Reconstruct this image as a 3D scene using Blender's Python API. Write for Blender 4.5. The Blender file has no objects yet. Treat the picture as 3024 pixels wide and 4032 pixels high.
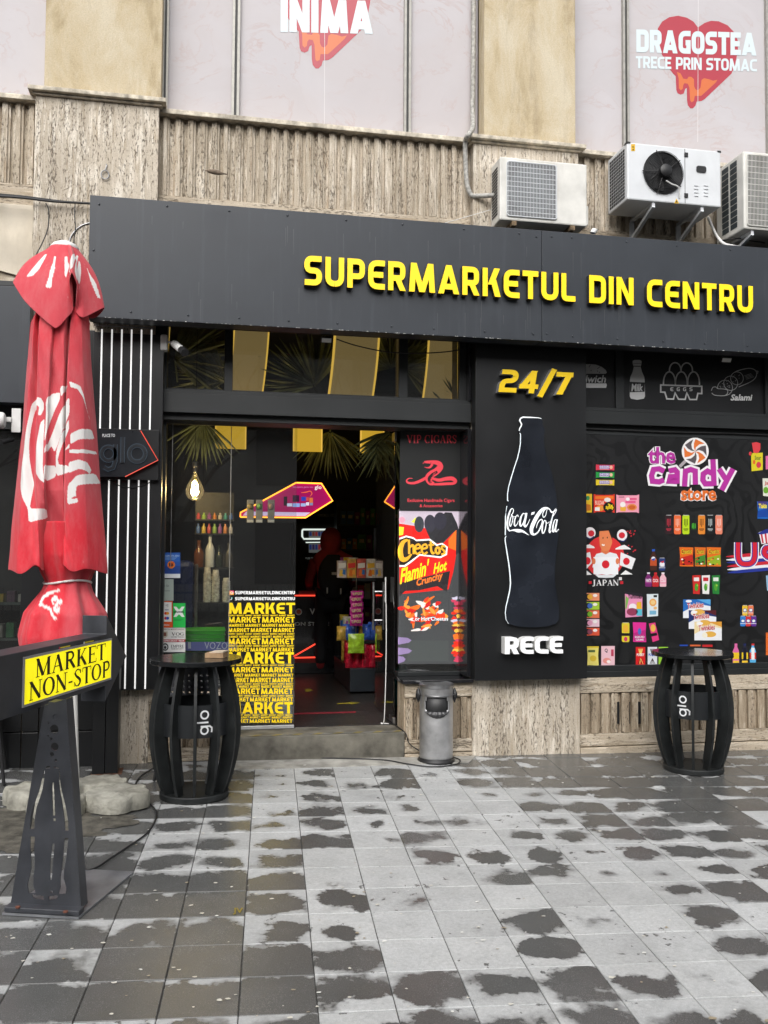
import bpy, math, random
from mathutils import Vector, Matrix
import numpy as np
random.seed(7); rng = np.random.default_rng(11)
S = bpy.context.scene
COL = S.collection
# ---------------------------------------------------------------- camera (solved from the paving grid and the facade)
T = .30
F, PIT, YAW, ROLL, HC = 3580.0242, .0444, .1931, .0066, 6.0424*.30
TX0, TY0, TROT, GX, GY = -.3292, 22.7558, -.0692, -.015, .0215
_cy, _sy = math.cos(YAW), math.sin(YAW)
FW = Vector((_sy*math.cos(PIT), _cy*math.cos(PIT), math.sin(PIT)))
_rt = Vector((_cy, -_sy, 0)); _up = _rt.cross(FW)
RV = math.cos(ROLL)*_rt+math.sin(ROLL)*_up; UV = -math.sin(ROLL)*_rt+math.cos(ROLL)*_up
CAM = Vector((0, 0, HC))
cd = bpy.data.cameras.new('camera'); co = bpy.data.objects.new('camera', cd); COL.objects.link(co)
cd.sensor_fit = 'VERTICAL'; cd.sensor_height = 36; cd.lens = 36*F/4032; cd.clip_end = 500; cd.clip_start = .05
M = Matrix.Identity(4)
for i in range(3):
    M[i][0], M[i][1], M[i][2], M[i][3] = RV[i], UV[i], -FW[i], CAM[i]
co.matrix_world = M; S.camera = co
# ---------------------------------------------------------------- overcast sky and a weak wide sun
SUN_EL, SUN_AZ = math.radians(42), math.radians(200)
w = bpy.data.worlds.new('World'); S.world = w; w.use_nodes = True
nt = w.node_tree; bg = nt.nodes['Background']
sk = nt.nodes.new('ShaderNodeTexSky'); sk.sky_type = 'NISHITA'; sk.sun_disc = False
sk.sun_elevation = SUN_EL; sk.sun_rotation = SUN_AZ; sk.air_density = 1.0; sk.dust_density = 4.0; sk.ozone_density = 1.0
hs = nt.nodes.new('ShaderNodeHueSaturation'); hs.inputs['Saturation'].default_value = .22
nt.links.new(sk.outputs[0], hs.inputs['Color']); nt.links.new(hs.outputs[0], bg.inputs[0]); bg.inputs[1].default_value = .145
sl = bpy.data.lights.new('sun', 'SUN'); sl.energy = 1.35; sl.angle = math.radians(60); sl.color = (1, .985, .965)
so = bpy.data.objects.new('sun', sl); COL.objects.link(so); so.location = (0, -8, 20)
sd = Vector((math.cos(SUN_EL)*math.sin(SUN_AZ), math.cos(SUN_EL)*math.cos(SUN_AZ), math.sin(SUN_EL)))
so.rotation_euler = sd.to_track_quat('Z', 'Y').to_euler()
vs = S.view_settings; vs.view_transform = 'Standard'; vs.look = 'None'; vs.exposure = .6; vs.gamma = 1; vs.use_curve_mapping = False
S.render.engine = 'CYCLES'; S.render.resolution_x = 768; S.render.resolution_y = 1024
S.cycles.max_bounces = 8; S.cycles.transparent_max_bounces = 16; S.cycles.glossy_bounces = 4; S.cycles.caustics_reflective = False; S.cycles.caustics_refractive = False
# ---------------------------------------------------------------- pixel -> place helpers (photo pixels 3024 x 4032)
def ray(px, py): return FW*F+RV*(px-1512)+UV*(2016-py)
def at(px, py, Y):
    d = ray(px, py); return CAM+d*(Y/d[1])
def W(px, py, Y):
    p = at(px, py, Y); return p[0], p[2]
def X_(px, py, Y): return at(px, py, Y)[0]
def Z_(px, py, Y): return at(px, py, Y)[2]
def gnd(px, py):
    d = ray(px, py); return CAM+d*(HC/(GX*d[0]+GY*d[1]-d[2]))
def gz(x, y): return GX*x+GY*y
def hz(px, py, z):
    d = ray(px, py); return CAM+d*((z-HC)/d[2])
def onp(px, py, P0, n):
    d = ray(px, py); return CAM+d*((Vector(P0)-CAM).dot(n)/d.dot(n))
def proj(p):
    d = Vector(p)-CAM; z = d.dot(FW); return 1512+F*d.dot(RV)/z, 2016-F*d.dot(UV)/z
# ---------------------------------------------------------------- mesh helpers
def lin(c):
    return tuple((v/255/12.92 if v/255 <= .04045 else ((v/255+.055)/1.055)**2.4) for v in c[:3])
class MB:
    def __init__(s): s.v = []; s.f = []; s.c = []; s.col = None
    def add(s, vs, fs, col=None):
        b = len(s.v); s.v += [tuple(p) for p in vs]
        s.f += [tuple(i+b for i in f) for f in fs]
        if col is not None: s.c += [col]*len(fs)
        return s
    def box(s, x0, x1, y0, y1, z0, z1, col=None):
        v = [(x0,y0,z0),(x1,y0,z0),(x1,y1,z0),(x0,y1,z0),(x0,y0,z1),(x1,y0,z1),(x1,y1,z1),(x0,y1,z1)]
        return s.add(v, [(3,2,1,0),(4,5,6,7),(0,1,5,4),(1,2,6,5),(2,3,7,6),(3,0,4,7)], col)
    def obox(s, c, ax, ay, az, hx, hy, hz_):
        c = Vector(c); v = []
        for k in (-1, 1):
            for (i, j) in ((-1,-1),(1,-1),(1,1),(-1,1)): v.append(c+Vector(ax)*(i*hx)+Vector(ay)*(j*hy)+Vector(az)*(k*hz_))
        return s.add(v, [(3,2,1,0),(4,5,6,7),(0,1,5,4),(1,2,6,5),(2,3,7,6),(3,0,4,7)])
    def prism(s, pts, fr, a, b):
        # pts 2D ccw; fr(u,v,h)->3D ; from h=a (front) to h=b
        n = len(pts); v = [fr(u, q, a) for u, q in pts]+[fr(u, q, b) for u, q in pts]
        fs = [tuple(range(n)), tuple(range(2*n-1, n-1, -1))]+[(i, i+n, (i+1) % n+n, (i+1) % n) for i in range(n)]
        return s.add(v, fs)
    def tube(s, path, r, n=8, cap=True):
        path = [Vector(p) for p in path]; m = len(path); rr = r if hasattr(r, '__len__') else [r]*m
        vs_ = []; up = None
        for i, p in enumerate(path):
            t = (path[min(i+1, m-1)]-path[max(i-1, 0)]).normalized()
            if up is None: up = Vector((0,0,1)) if abs(t[2]) < .9 else Vector((1,0,0))
            a = t.cross(up).normalized(); up = a.cross(t).normalized()
            for k in range(n):
                q = 2*math.pi*k/n; vs_.append(p+(a*math.cos(q)+up*math.sin(q))*rr[i])
        fs = [(i*n+k, i*n+(k+1) % n, (i+1)*n+(k+1) % n, (i+1)*n+k) for i in range(m-1) for k in range(n)]
        if cap: fs += [tuple(range(n-1, -1, -1)), tuple((m-1)*n+k for k in range(n))]
        return s.add(vs_, fs)
    def lathe(s, prof, c, n=32, fr=None):
        # prof (r,z); closed with caps when r=0 is given
        vs_ = []; m = len(prof)
        for r_, z in prof:
            for k in range(n):
                q = 2*math.pi*k/n; p = (r_*math.cos(q), r_*math.sin(q), z)
                vs_.append(fr(*p) if fr else (c[0]+p[0], c[1]+p[1], c[2]+p[2]))
        fs = [(i*n+k, i*n+(k+1) % n, (i+1)*n+(k+1) % n, (i+1)*n+k) for i in range(m-1) for k in range(n)]
        fs += [tuple(range(n-1, -1, -1)), tuple((m-1)*n+k for k in range(n))]
        return s.add(vs_, fs)
    def grid(s, fn, nu, nv, closed=False):
        vs_ = [fn(i/nu, j/nv) for j in range(nv+1) for i in range(nu+(0 if closed else 1))]
        w_ = nu if closed else nu+1
        fs = [(j*w_+i, j*w_+(i+1) % w_, (j+1)*w_+(i+1) % w_, (j+1)*w_+i) for j in range(nv) for i in range(nu)]
        return s.add(vs_, fs)
    def build(s, name, mat, parent=None, smooth=False, bevel=0, ang=None):
        me = bpy.data.meshes.new(name); off = Vector((0,0,0))
        if parent is not None:
            off = parent.matrix_world.translation if parent.parent is None else Vector(parent['wl'])
        if off.length: me.from_pydata([(p[0]-off[0], p[1]-off[1], p[2]-off[2]) for p in s.v], [], s.f)
        else: me.from_pydata(s.v, [], s.f)
        me.materials.append(mat)
        if s.c:
            ca = me.color_attributes.new('Col', 'FLOAT_COLOR', 'CORNER'); data = []
            for f, c in zip(s.f, s.c): data += [c[0], c[1], c[2], 1]*len(f)
            ca.data.foreach_set('color', data)
        if smooth:
            me.polygons.foreach_set('use_smooth', [True]*len(me.polygons))
            if ang is not None:
                try: me.set_sharp_from_angle(angle=math.radians(ang))
                except Exception: pass
        o = bpy.data.objects.new(name, me); COL.objects.link(o)
        o['wl'] = tuple(off)
        if parent is not None: o.parent = parent
        if bevel:
            b = o.modifiers.new('bevel', 'BEVEL'); b.width = bevel; b.segments = 2; b.limit_method = 'ANGLE'; b.angle_limit = math.radians(40)
        return o
def thing(name, label, cat, loc=(0,0,0), group=None):
    o = bpy.data.objects.new(name, None); COL.objects.link(o); o.location = loc; o.empty_display_size = .1
    o.matrix_world = Matrix.Translation(Vector(loc))
    return tag(o, label, cat, group)
def tag(o, label=None, cat=None, group=None, kind=None):
    if label: o['label'] = label
    if cat: o['category'] = cat
    if group: o['group'] = group
    if kind: o['kind'] = kind
    return o
def copy_tree(o, parent=None):
    c = o.copy(); COL.objects.link(c); c.parent = parent
    for ch in list(o.children): copy_tree(ch, c)
    return c
# ---------------------------------------------------------------- material helpers
class NT:
    def __init__(s, name):
        s.m = bpy.data.materials.new(name); s.m.use_nodes = True; s.t = s.m.node_tree
        s.b = s.t.nodes['Principled BSDF']; s.out = s.t.nodes['Material Output']
    def n(s, ty, **k):
        o = s.t.nodes.new(ty)
        for a, v in k.items():
            if a.startswith('i_'): o.inputs[a[2:].replace('_', ' ')].default_value = v
            else: setattr(o, a, v)
        return o
    def l(s, a, b): s.t.links.new(a, b)
    def pos(s, sc=(1,1,1)):
        g = s.n('ShaderNodeNewGeometry'); m = s.n('ShaderNodeMapping'); m.inputs['Scale'].default_value = sc
        s.l(g.outputs['Position'], m.inputs['Vector']); return m.outputs[0]
    def noise(s, vec, scale=5, detail=4, rough=.55, dist=0):
        o = s.n('ShaderNodeTexNoise'); o.inputs['Scale'].default_value = scale; o.inputs['Detail'].default_value = detail
        o.inputs['Roughness'].default_value = rough; o.inputs['Distortion'].default_value = dist; s.l(vec, o.inputs['Vector']); return o.outputs['Fac']
    def ramp(s, fac, stops):
        o = s.n('ShaderNodeValToRGB'); e = o.color_ramp.elements
        while len(e) < len(stops): e.new(.5)
        for k, (p, c) in zip(e, stops):
            k.position = p; k.color = (*(c if hasattr(c, '__len__') else (c,c,c)), 1)
        s.l(fac, o.inputs[0]); return o.outputs[0]
    def mix(s, fac, a, b, mode='MIX'):
        o = s.n('ShaderNodeMix', data_type='RGBA', blend_type=mode)
        for v, i in ((fac, 0), (a, 6), (b, 7)):
            if hasattr(v, 'is_output') or hasattr(v, 'links'): s.l(v, o.inputs[i])
            else: o.inputs[i].default_value = v if i == 0 else (*v, 1)
        return o.outputs[2]
    def math(s, op, a, b=None, c=None):
        o = s.n('ShaderNodeMath', operation=op)
        for i, v in enumerate((a, b, c)):
            if v is None: continue
            if hasattr(v, 'links'): s.l(v, o.inputs[i])
            else: o.inputs[i].default_value = v
        return o.outputs[0]
    def bump(s, h, dist=.002, st=.6, normal=None):
        o = s.n('ShaderNodeBump'); o.inputs['Strength'].default_value = st; o.inputs['Distance'].default_value = dist
        s.l(h, o.inputs['Height'])
        if normal is not None: s.l(normal, o.inputs['Normal'])
        s.l(o.outputs[0], s.b.inputs['Normal']); return o.outputs[0]
    def base(s, c):
        if hasattr(c, 'links'): s.l(c, s.b.inputs['Base Color'])
        else: s.b.inputs['Base Color'].default_value = (*c, 1)
    def set(s, **k):
        for a, v in k.items(): s.b.inputs[a.replace('_', ' ')].default_value = v
def pmat(name, c, rough=.5, metal=0, var=.12, sc=6, bump=0, dist=.001, fine=80, spec=.5, coat=0, dirt=None):
    t = NT(name); p = t.pos()
    n1 = t.noise(p, sc, 5); f1 = t.noise(p, fine, 3)
    lo = tuple(v*(1-var*1.6) for v in c); hi = tuple(min(1, v*(1+var)) for v in c)
    col = t.ramp(n1, [(.3, lo), (.7, hi)])
    if dirt:
        d = t.noise(t.pos((1.3, 1.3, .35)), 2.3, 6, .65); col = t.mix(t.ramp(d, [(.5, 0), (.72, .65)]), col, dirt)
    t.base(col)
    r = t.n('ShaderNodeMapRange'); t.l(n1, r.inputs[0]); r.inputs[3].default_value = max(.02, rough-.1); r.inputs[4].default_value = min(1, rough+.12)
    t.l(r.outputs[0], t.b.inputs['Roughness'])
    t.set(Metallic=metal, Specular_IOR_Level=spec, Coat_Weight=coat)
    if bump: t.bump(f1, dist, bump)
    return t.m
def emat(name, c, st, base=None):
    t = NT(name); t.base(base or tuple(v*.5 for v in c)); t.set(Roughness=.4)
    t.b.inputs['Emission Color'].default_value = (*c, 1); t.b.inputs['Emission Strength'].default_value = st
    return t.m
def colmat(name, rough=.45, emis=0, gain=1.0, grain=.0):
    t = NT(name); a = t.n('ShaderNodeAttribute', attribute_name='Col')
    c = a.outputs['Color']
    if gain != 1 or grain:
        nz = t.noise(t.pos(), 9, 4); v = t.ramp(nz, [(.3, gain*(1-grain)), (.7, gain*(1+grain))]); c = t.mix(1.0, c, v, 'MULTIPLY')
    t.base(c); t.set(Roughness=rough)
    if emis:
        t.l(c, t.b.inputs['Emission Color']); t.b.inputs['Emission Strength'].default_value = emis
    return t.m
def glassmat(name, tint=(.93,.95,.94), rmin=.045, dirt=.02):
    t = NT(name); tr = t.n('ShaderNodeBsdfTransparent'); tr.inputs[0].default_value = (*tint, 1)
    gl = t.n('ShaderNodeBsdfGlossy'); gl.inputs['Roughness'].default_value = .015
    fr = t.n('ShaderNodeFresnel'); fr.inputs[0].default_value = 1.52
    nz = t.noise(t.pos((1, 1, .5)), 1.1, 2); fr2 = t.math('MULTIPLY', fr.outputs[0], 1.9)
    bm = t.n('ShaderNodeBump'); bm.inputs['Strength'].default_value = .08; bm.inputs['Distance'].default_value = .004; t.l(nz, bm.inputs['Height']); t.l(bm.outputs[0], gl.inputs['Normal'])
    mx = t.n('ShaderNodeMixShader'); t.l(fr2, mx.inputs[0]); t.l(tr.outputs[0], mx.inputs[1]); t.l(gl.outputs[0], mx.inputs[2])
    df = t.n('ShaderNodeBsdfDiffuse'); df.inputs[0].default_value = (.5,.5,.5,1)
    m2 = t.n('ShaderNodeMixShader'); m2.inputs[0].default_value = dirt; t.l(mx.outputs[0], m2.inputs[1]); t.l(df.outputs[0], m2.inputs[2])
    t.l(m2.outputs[0], t.out.inputs[0]); return t.m
# ---------------------------------------------------------------- lettering: own stroke fonts and printed artwork
def round_poly(pts, closed=False, seg=6):
    out = []; n = len(pts)
    for i, p in enumerate(pts):
        r = p[2] if len(p) > 2 else 0
        if (not closed and i in (0, n-1)) or r <= 0: out.append((p[0], p[1])); continue
        a = Vector(pts[i-1][:2]); b = Vector(p[:2]); c = Vector(pts[(i+1) % n][:2])
        d1 = (a-b); d2 = (c-b); r = min(r, d1.length*.5, d2.length*.5); p1 = b+d1.normalized()*r; p2 = b+d2.normalized()*r
        for k in range(seg+1):
            t = k/seg; q = p1*(1-t)**2+b*2*t*(1-t)+p2*t*t; out.append((q[0], q[1]))
    return out
def strip(pts, wd, closed=False):
    # polyline -> left and right outline with mitred joints; wd a number or list
    n = len(pts); L = []; R = []
    for i in range(n):
        p = Vector(pts[i]); a = Vector(pts[i-1]) if (i or closed) else None; b = Vector(pts[(i+1) % n]) if (i < n-1 or closed) else None
        d1 = (p-a).normalized() if a is not None and (p-a).length > 1e-9 else None
        d2 = (b-p).normalized() if b is not None and (b-p).length > 1e-9 else None
        d1 = d1 or d2; d2 = d2 or d1
        if d1 is None: continue
        n1 = Vector((-d1[1], d1[0])); n2 = Vector((-d2[1], d2[0])); m = n1+n2
        m = m.normalized() if m.length > 1e-6 else n1
        k = min(1/max(m.dot(n1), .3), 2.2); h = (wd[i] if hasattr(wd, '__len__') else wd)/2*k
        L.append((p[0]+m[0]*h, p[1]+m[1]*h)); R.append((p[0]-m[0]*h, p[1]-m[1]*h))
    return L, R
def spline(pts, seg=8):
    n = len(pts); out = []
    for i in range(n-1):
        p0 = pts[max(i-1, 0)]; p1 = pts[i]; p2 = pts[i+1]; p3 = pts[min(i+2, n-1)]
        for k in range(seg):
            t = k/seg
            out.append(tuple(.5*((2*b)+(c-a)*t+(2*a-5*b+4*c-d)*t*t+(3*b-a-3*c+d)*t**3) for a, b, c, d in zip(p0, p1, p2, p3)))
    out.append(tuple(pts[-1])); return out
def SANS(t=.2):
    h = t/2; b = 1-h
    def g(W, *st): return (W, [(s, False) for s in st])
    A = {}
    A['S'] = g(.64, [(.62,b),(h,b,.22),(h,.5,.18),(.64-h,.5,.18),(.64-h,h,.22),(.02,h)])
    A['U'] = g(.68, [(h,1),(h,h,.3),(.68-h,h,.3),(.68-h,1)])
    A['P'] = g(.64, [(h,0),(h,1)], [(t,b),(.64-h,b,.24),(.64-h,.4,.24),(t,.4)])
    A['E'] = g(.62, [(.62,b),(h,b,.34),(h,h,.34),(.62,h)], [(h+.05,.5),(.56,.5)])
    A['C'] = g(.64, [(.64,b),(h,b,.34),(h,h,.34),(.64,h)])
    A['R'] = (.66, [([(h,0),(h,1)], False), ([(t,b),(.64-h,b,.24),(.64-h,.43,.24),(t,.43)], False), ('P', [(.24,.42),(.66-t*1.12,0)], [(.24+t*1.12,.42),(.66,0)])])
    def pa(xt, xb, w_=None, y0=0, y1=1): w_ = w_ or t*1.08; return ('P', [(xt,y1),(xb,y0)], [(xt+w_,y1),(xb+w_,y0)])
    A['M'] = (.98, [pa(.07,.0), pa(.07,.49-t*.54), pa(.91-t*1.08,.49-t*.54), pa(.91-t*1.08,.98-t*1.08)])
    A['A'] = (.80, [pa(.40-t*.54,.0), pa(.40-t*.54,.80-t*1.08), ([(.2,.25),(.6,.25)], False)])
    A['K'] = (.70, [([(h,0),(h,1)], False), pa(.67-t*1.15,.2,t*1.15,.42), pa(.3,.70-t*1.15,t*1.15,0,.6)])
    A['N'] = (.70, [([(h,0),(h,1)], False), pa(.0,.70-t*1.05,t*1.05), ([(.7-h,0),(.7-h,1)], False)])
    A['V'] = (.74, [pa(0,.37-t*.54), pa(.74-t*1.08,.37-t*.54)])
    A['W'] = (1.0, [pa(0,.27-t*.54), pa(.5-t*.54,.27-t*.54), pa(.5-t*.54,.73-t*.54), pa(1-t*1.08,.73-t*.54)])
    A['4'] = (.72, [pa(.40,.0,t*1.15,.26), ([(.02,.3),(.72,.3)], False), ([(.5,0),(.5,1)], False)])
    A['7'] = (.64, [([(0,b),(.64,b)], False), pa(.64-t*1.15,.1,t*1.15)])
    A['e'] = (.56, [([(h,0),(h,1)], False), ([(h,b),(.56,b)], False), ([(h,.5),(.5,.5)], False), ([(h,h),(.56,h)], False)])
    A['T'] = g(.62, [(0,b),(.62,b)], [(.31,b-.02),(.31,0)])
    A['L'] = g(.56, [(h,1),(h,h,.14),(.56,h)])
    A['D'] = g(.68, [(h,0),(h,1)], [(t,b),(.68-h,b,.32),(.68-h,h,.32),(t,h)])
    A['I'] = g(t, [(h,0),(h,1)])
    A['G'] = g(.66, [(.66,b),(h,b,.34),(h,h,.34),(.66-h,h),(.66-h,.48),(.38,.48)])
    A['O'] = (.7, [([(h,h,.3),(h,b,.3),(.7-h,b,.3),(.7-h,h,.3)], True)])
    A['Z'] = g(.62, [(0,b),(.6,b),(.04,h),(.62,h)])
    A['2'] = g(.66, [(.03,b),(.66-h,b,.24),(.66-h,.52,.2),(h,.5,.2),(h,h),(.66,h)])
    A['/'] = g(.5, [(.06,-.14),(.46,1.12)])
    A['-'] = g(.34, [(.02,.45),(.32,.45)])
    A['9'] = g(.62, [(.05,h),(.62-h,h,.3),(.62-h,b,.24),(h,b,.24),(h,.45,.2),(.62-h,.45)])
    A['8'] = (.62, [([(h,h,.2),(h,.5),(.62-h,.5),(.62-h,h,.2)], True), ([(h+.02,.5),(h+.02,b,.2),(.6-h,b,.2),(.6-h,.5)], True)])
    A['6'] = g(.62, [(.57,b),(h,b,.24),(h,h,.24),(.62-h,h,.2),(.62-h,.55,.2),(h,.55)])
    A['3'] = g(.6, [(.02,b),(.6-h,b,.2),(.6-h,h,.24),(.02,h)], [(.12,.5),(.5,.5)])
    A['X'] = g(.66, [(.05,0),(.61,1)], [(.05,1),(.61,0)])
    A['Y'] = g(.66, [(.05,1),(.33,.5),(.61,1)], [(.33,.5),(.33,0)])
    A['F'] = g(.58, [(.58,b),(h,b),(h,0)], [(h,.5),(.5,.5)])
    A['H'] = g(.68, [(h,0),(h,1)], [(.68-h,0),(.68-h,1)], [(h,.5),(.68-h,.5)])
    A['B'] = (.64, [([(h,h),(h,b),(.62-h,b,.2),(.62-h,.52,.18),(.64-h,.5,.18),(.64-h,h,.2)], True), ([(h,.5),(.55,.5)], False)])
    A['J'] = g(.56, [(.56-h,1),(.56-h,h,.25),(.03,h)])
    A[' '] = (.32, [])
    return A
def SERIF():
    K, n = .175, .062      # thick, thin
    def I(x): return [([(x,.02),(x,.98)], K), ([(x-.14,.02),(x+.14,.02)], .045), ([(x-.14,.98),(x+.14,.98)], .045)]
    A = {}
    A['I'] = (.36, I(.18))
    A['M'] = (.95, [([(.12,.02),(.12,.98)], n), ([(.12,.97),(.46,.04)], K), ([(.46,.04),(.8,.97)], n), ([(.8,.02),(.8,.98)], K), ([(.0,.02),(.24,.02)], .045), ([(.67,.02),(.95,.02)], .045), ([(0,.98),(.16,.98)], .045), ([(.78,.98),(.95,.98)], .045)])
    A['A'] = (.8, [([(.12,.02),(.4,.97)], n), ([(.4,.97),(.68,.02)], K), ([(.2,.34),(.58,.34)], n), ([(.0,.02),(.24,.02)], .045), ([(.54,.02),(.8,.02)], .045)])
    A['R'] = (.78, I(.2)+[(spline([(.2,.96),(.5,.94),(.62,.74),(.5,.53),(.2,.5)]), [n]+[n+.06]*15+[.13]*4+[n+.05]*10+[n]*3), ([(.4,.5),(.7,.03)], K), ([(.62,.02),(.8,.02)], .045)])
    A['K'] = (.8, I(.2)+[([(.25,.4),(.66,.97)], n), ([(.38,.55),(.7,.03)], K), ([(.54,.98),(.76,.98)], .045), ([(.58,.02),(.82,.02)], .045)])
    A['E'] = (.7, I(.2)+[([(.2,.97),(.64,.97)], n), ([(.2,.52),(.5,.52)], n), ([(.2,.03),(.66,.03)], n), ([(.64,.98),(.64,.76)], .04), ([(.66,.02),(.66,.26)], .04), ([(.5,.42),(.5,.62)], .04)])
    A['T'] = (.72, [([(.36,.02),(.36,.97)], K), ([(.22,.02),(.5,.02)], .045), ([(.02,.97),(.7,.97)], n), ([(.03,.98),(.03,.74)], .045), ([(.69,.98),(.69,.74)], .045)])
    A['N'] = (.84, [([(.13,.02),(.13,.98)], n), ([(.1,.97),(.7,.03)], K), ([(.7,.02),(.7,.98)], n), ([(.0,.02),(.26,.02)], .045), ([(.0,.98),(.16,.98)], .045), ([(.58,.98),(.84,.98)], .045)])
    def ell(cx, cy, rx, ry, a0, a1, k=28): return [(cx+rx*math.cos(math.radians(a0+(a1-a0)*i/k)), cy+ry*math.sin(math.radians(a0+(a1-a0)*i/k))) for i in range(k+1)]
    def ew(a0, a1, k=28): return [n+(K-n)*abs(math.cos(math.radians(a0+(a1-a0)*i/k)))**1.5 for i in range(k+1)]
    A['O'] = (.82, [(ell(.41,.5,.33,.47,0,360), ew(0,360))])
    A['C'] = (.76, [(ell(.42,.5,.34,.47,50,310), ew(50,310)), ([(.67,.62),(.67,.95)], .05)])
    A['G'] = (.8, [(ell(.42,.5,.34,.47,50,310), ew(50,310)), ([(.67,.62),(.67,.95)], .05), ([(.66,.05),(.66,.44)], .13), ([(.52,.44),(.8,.44)], .045)])
    A['P'] = (.7, I(.2)+[(spline([(.2,.96),(.5,.94),(.62,.72),(.5,.48),(.2,.45)]), [n]+[n+.06]*15+[.13]*4+[n+.05]*10+[n]*3)])
    A['S'] = (.6, [(spline([(.52,.74),(.42,.94),(.24,.96),(.1,.8),(.2,.6),(.42,.42),(.5,.22),(.36,.04),(.18,.05),(.06,.26)], 6), [n]*10+[.08]*8+[.13]*8+[.16]*10+[.12]*8+[n]*11), ([(.52,.7),(.52,.98)], .04), ([(.06,.02),(.06,.3)], .04)])
    A['V'] = (.8, [([(.12,.97),(.42,.03)], K), ([(.42,.03),(.68,.97)], n), ([(0,.98),(.26,.98)], .045), ([(.56,.98),(.8,.98)], .045)])
    A['J'] = (.5, [(spline([(.3,.98),(.3,.5),(.28,.05),(.14,-.1),(.04,-.02)]), [K]*20+[.1]*13), ([(.14,.98),(.46,.98)], .045)])
    A['D'] = (.8, I(.2)+[(spline([(.2,.97),(.5,.94),(.7,.7),(.7,.3),(.5,.06),(.2,.03)]), [n]*8+[.1]*8+[.15]*9+[.1]*8+[n]*8)])
    A['-'] = (.4, [([(.05,.36),(.35,.36)], .1)])
    A['X'] = (.76, [([(.1,.98),(.62,.02)], K), ([(.6,.98),(.12,.02)], n)])
    A[' '] = (.35, [])
    return A
_SERIF = SERIF()
_fontcache = {}
def bfont(s, off=0.0, shear=0):
    k = (s, off, shear)
    if k not in _fontcache:
        cu = bpy.data.curves.new('t', 'FONT'); cu.body = s; cu.offset = off; cu.resolution_u = 2; cu.shear = shear
        o = bpy.data.objects.new('t', cu); COL.objects.link(o); dg = bpy.context.evaluated_depsgraph_get()
        me = bpy.data.meshes.new_from_object(o.evaluated_get(dg)); vs_ = [(v.co[0], v.co[1]) for v in me.vertices]; fs = [tuple(p.vertices) for p in me.polygons]
        bpy.data.objects.remove(o); bpy.data.curves.remove(cu); bpy.data.meshes.remove(me); _fontcache[k] = (vs_, fs)
    return _fontcache[k]
def strokes_of(s, style, t=.2, gap=.12):
    """text -> list of (letter index, polygon list); polygons are quad strips in em units"""
    out = []; x = 0; A = SANS(t) if style == 'sans' else _SERIF
    for ci, ch in enumerate(s):
        wd, st = A.get(ch, A[' ']); L = []
        for item in st:
            if item[0] == 'P': L.append(([(x+a, b) for a, b in item[1]], [(x+a, b) for a, b in item[2]], False)); continue
            if style == 'sans':
                pts, cl = item; q = round_poly(pts, cl); lw = t
            else:
                q, lw = item; cl = False
                if hasattr(lw, '__len__'): lw = (list(lw)+[lw[-1]]*len(q))[:len(q)]
            q = [(x+a, b) for a, b in q]; l, r = strip(q, lw, cl); L.append((l, r, cl))
        out.append((ch, L)); x += wd+(gap if style == 'sans' else .05)
    return out, x-gap
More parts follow.
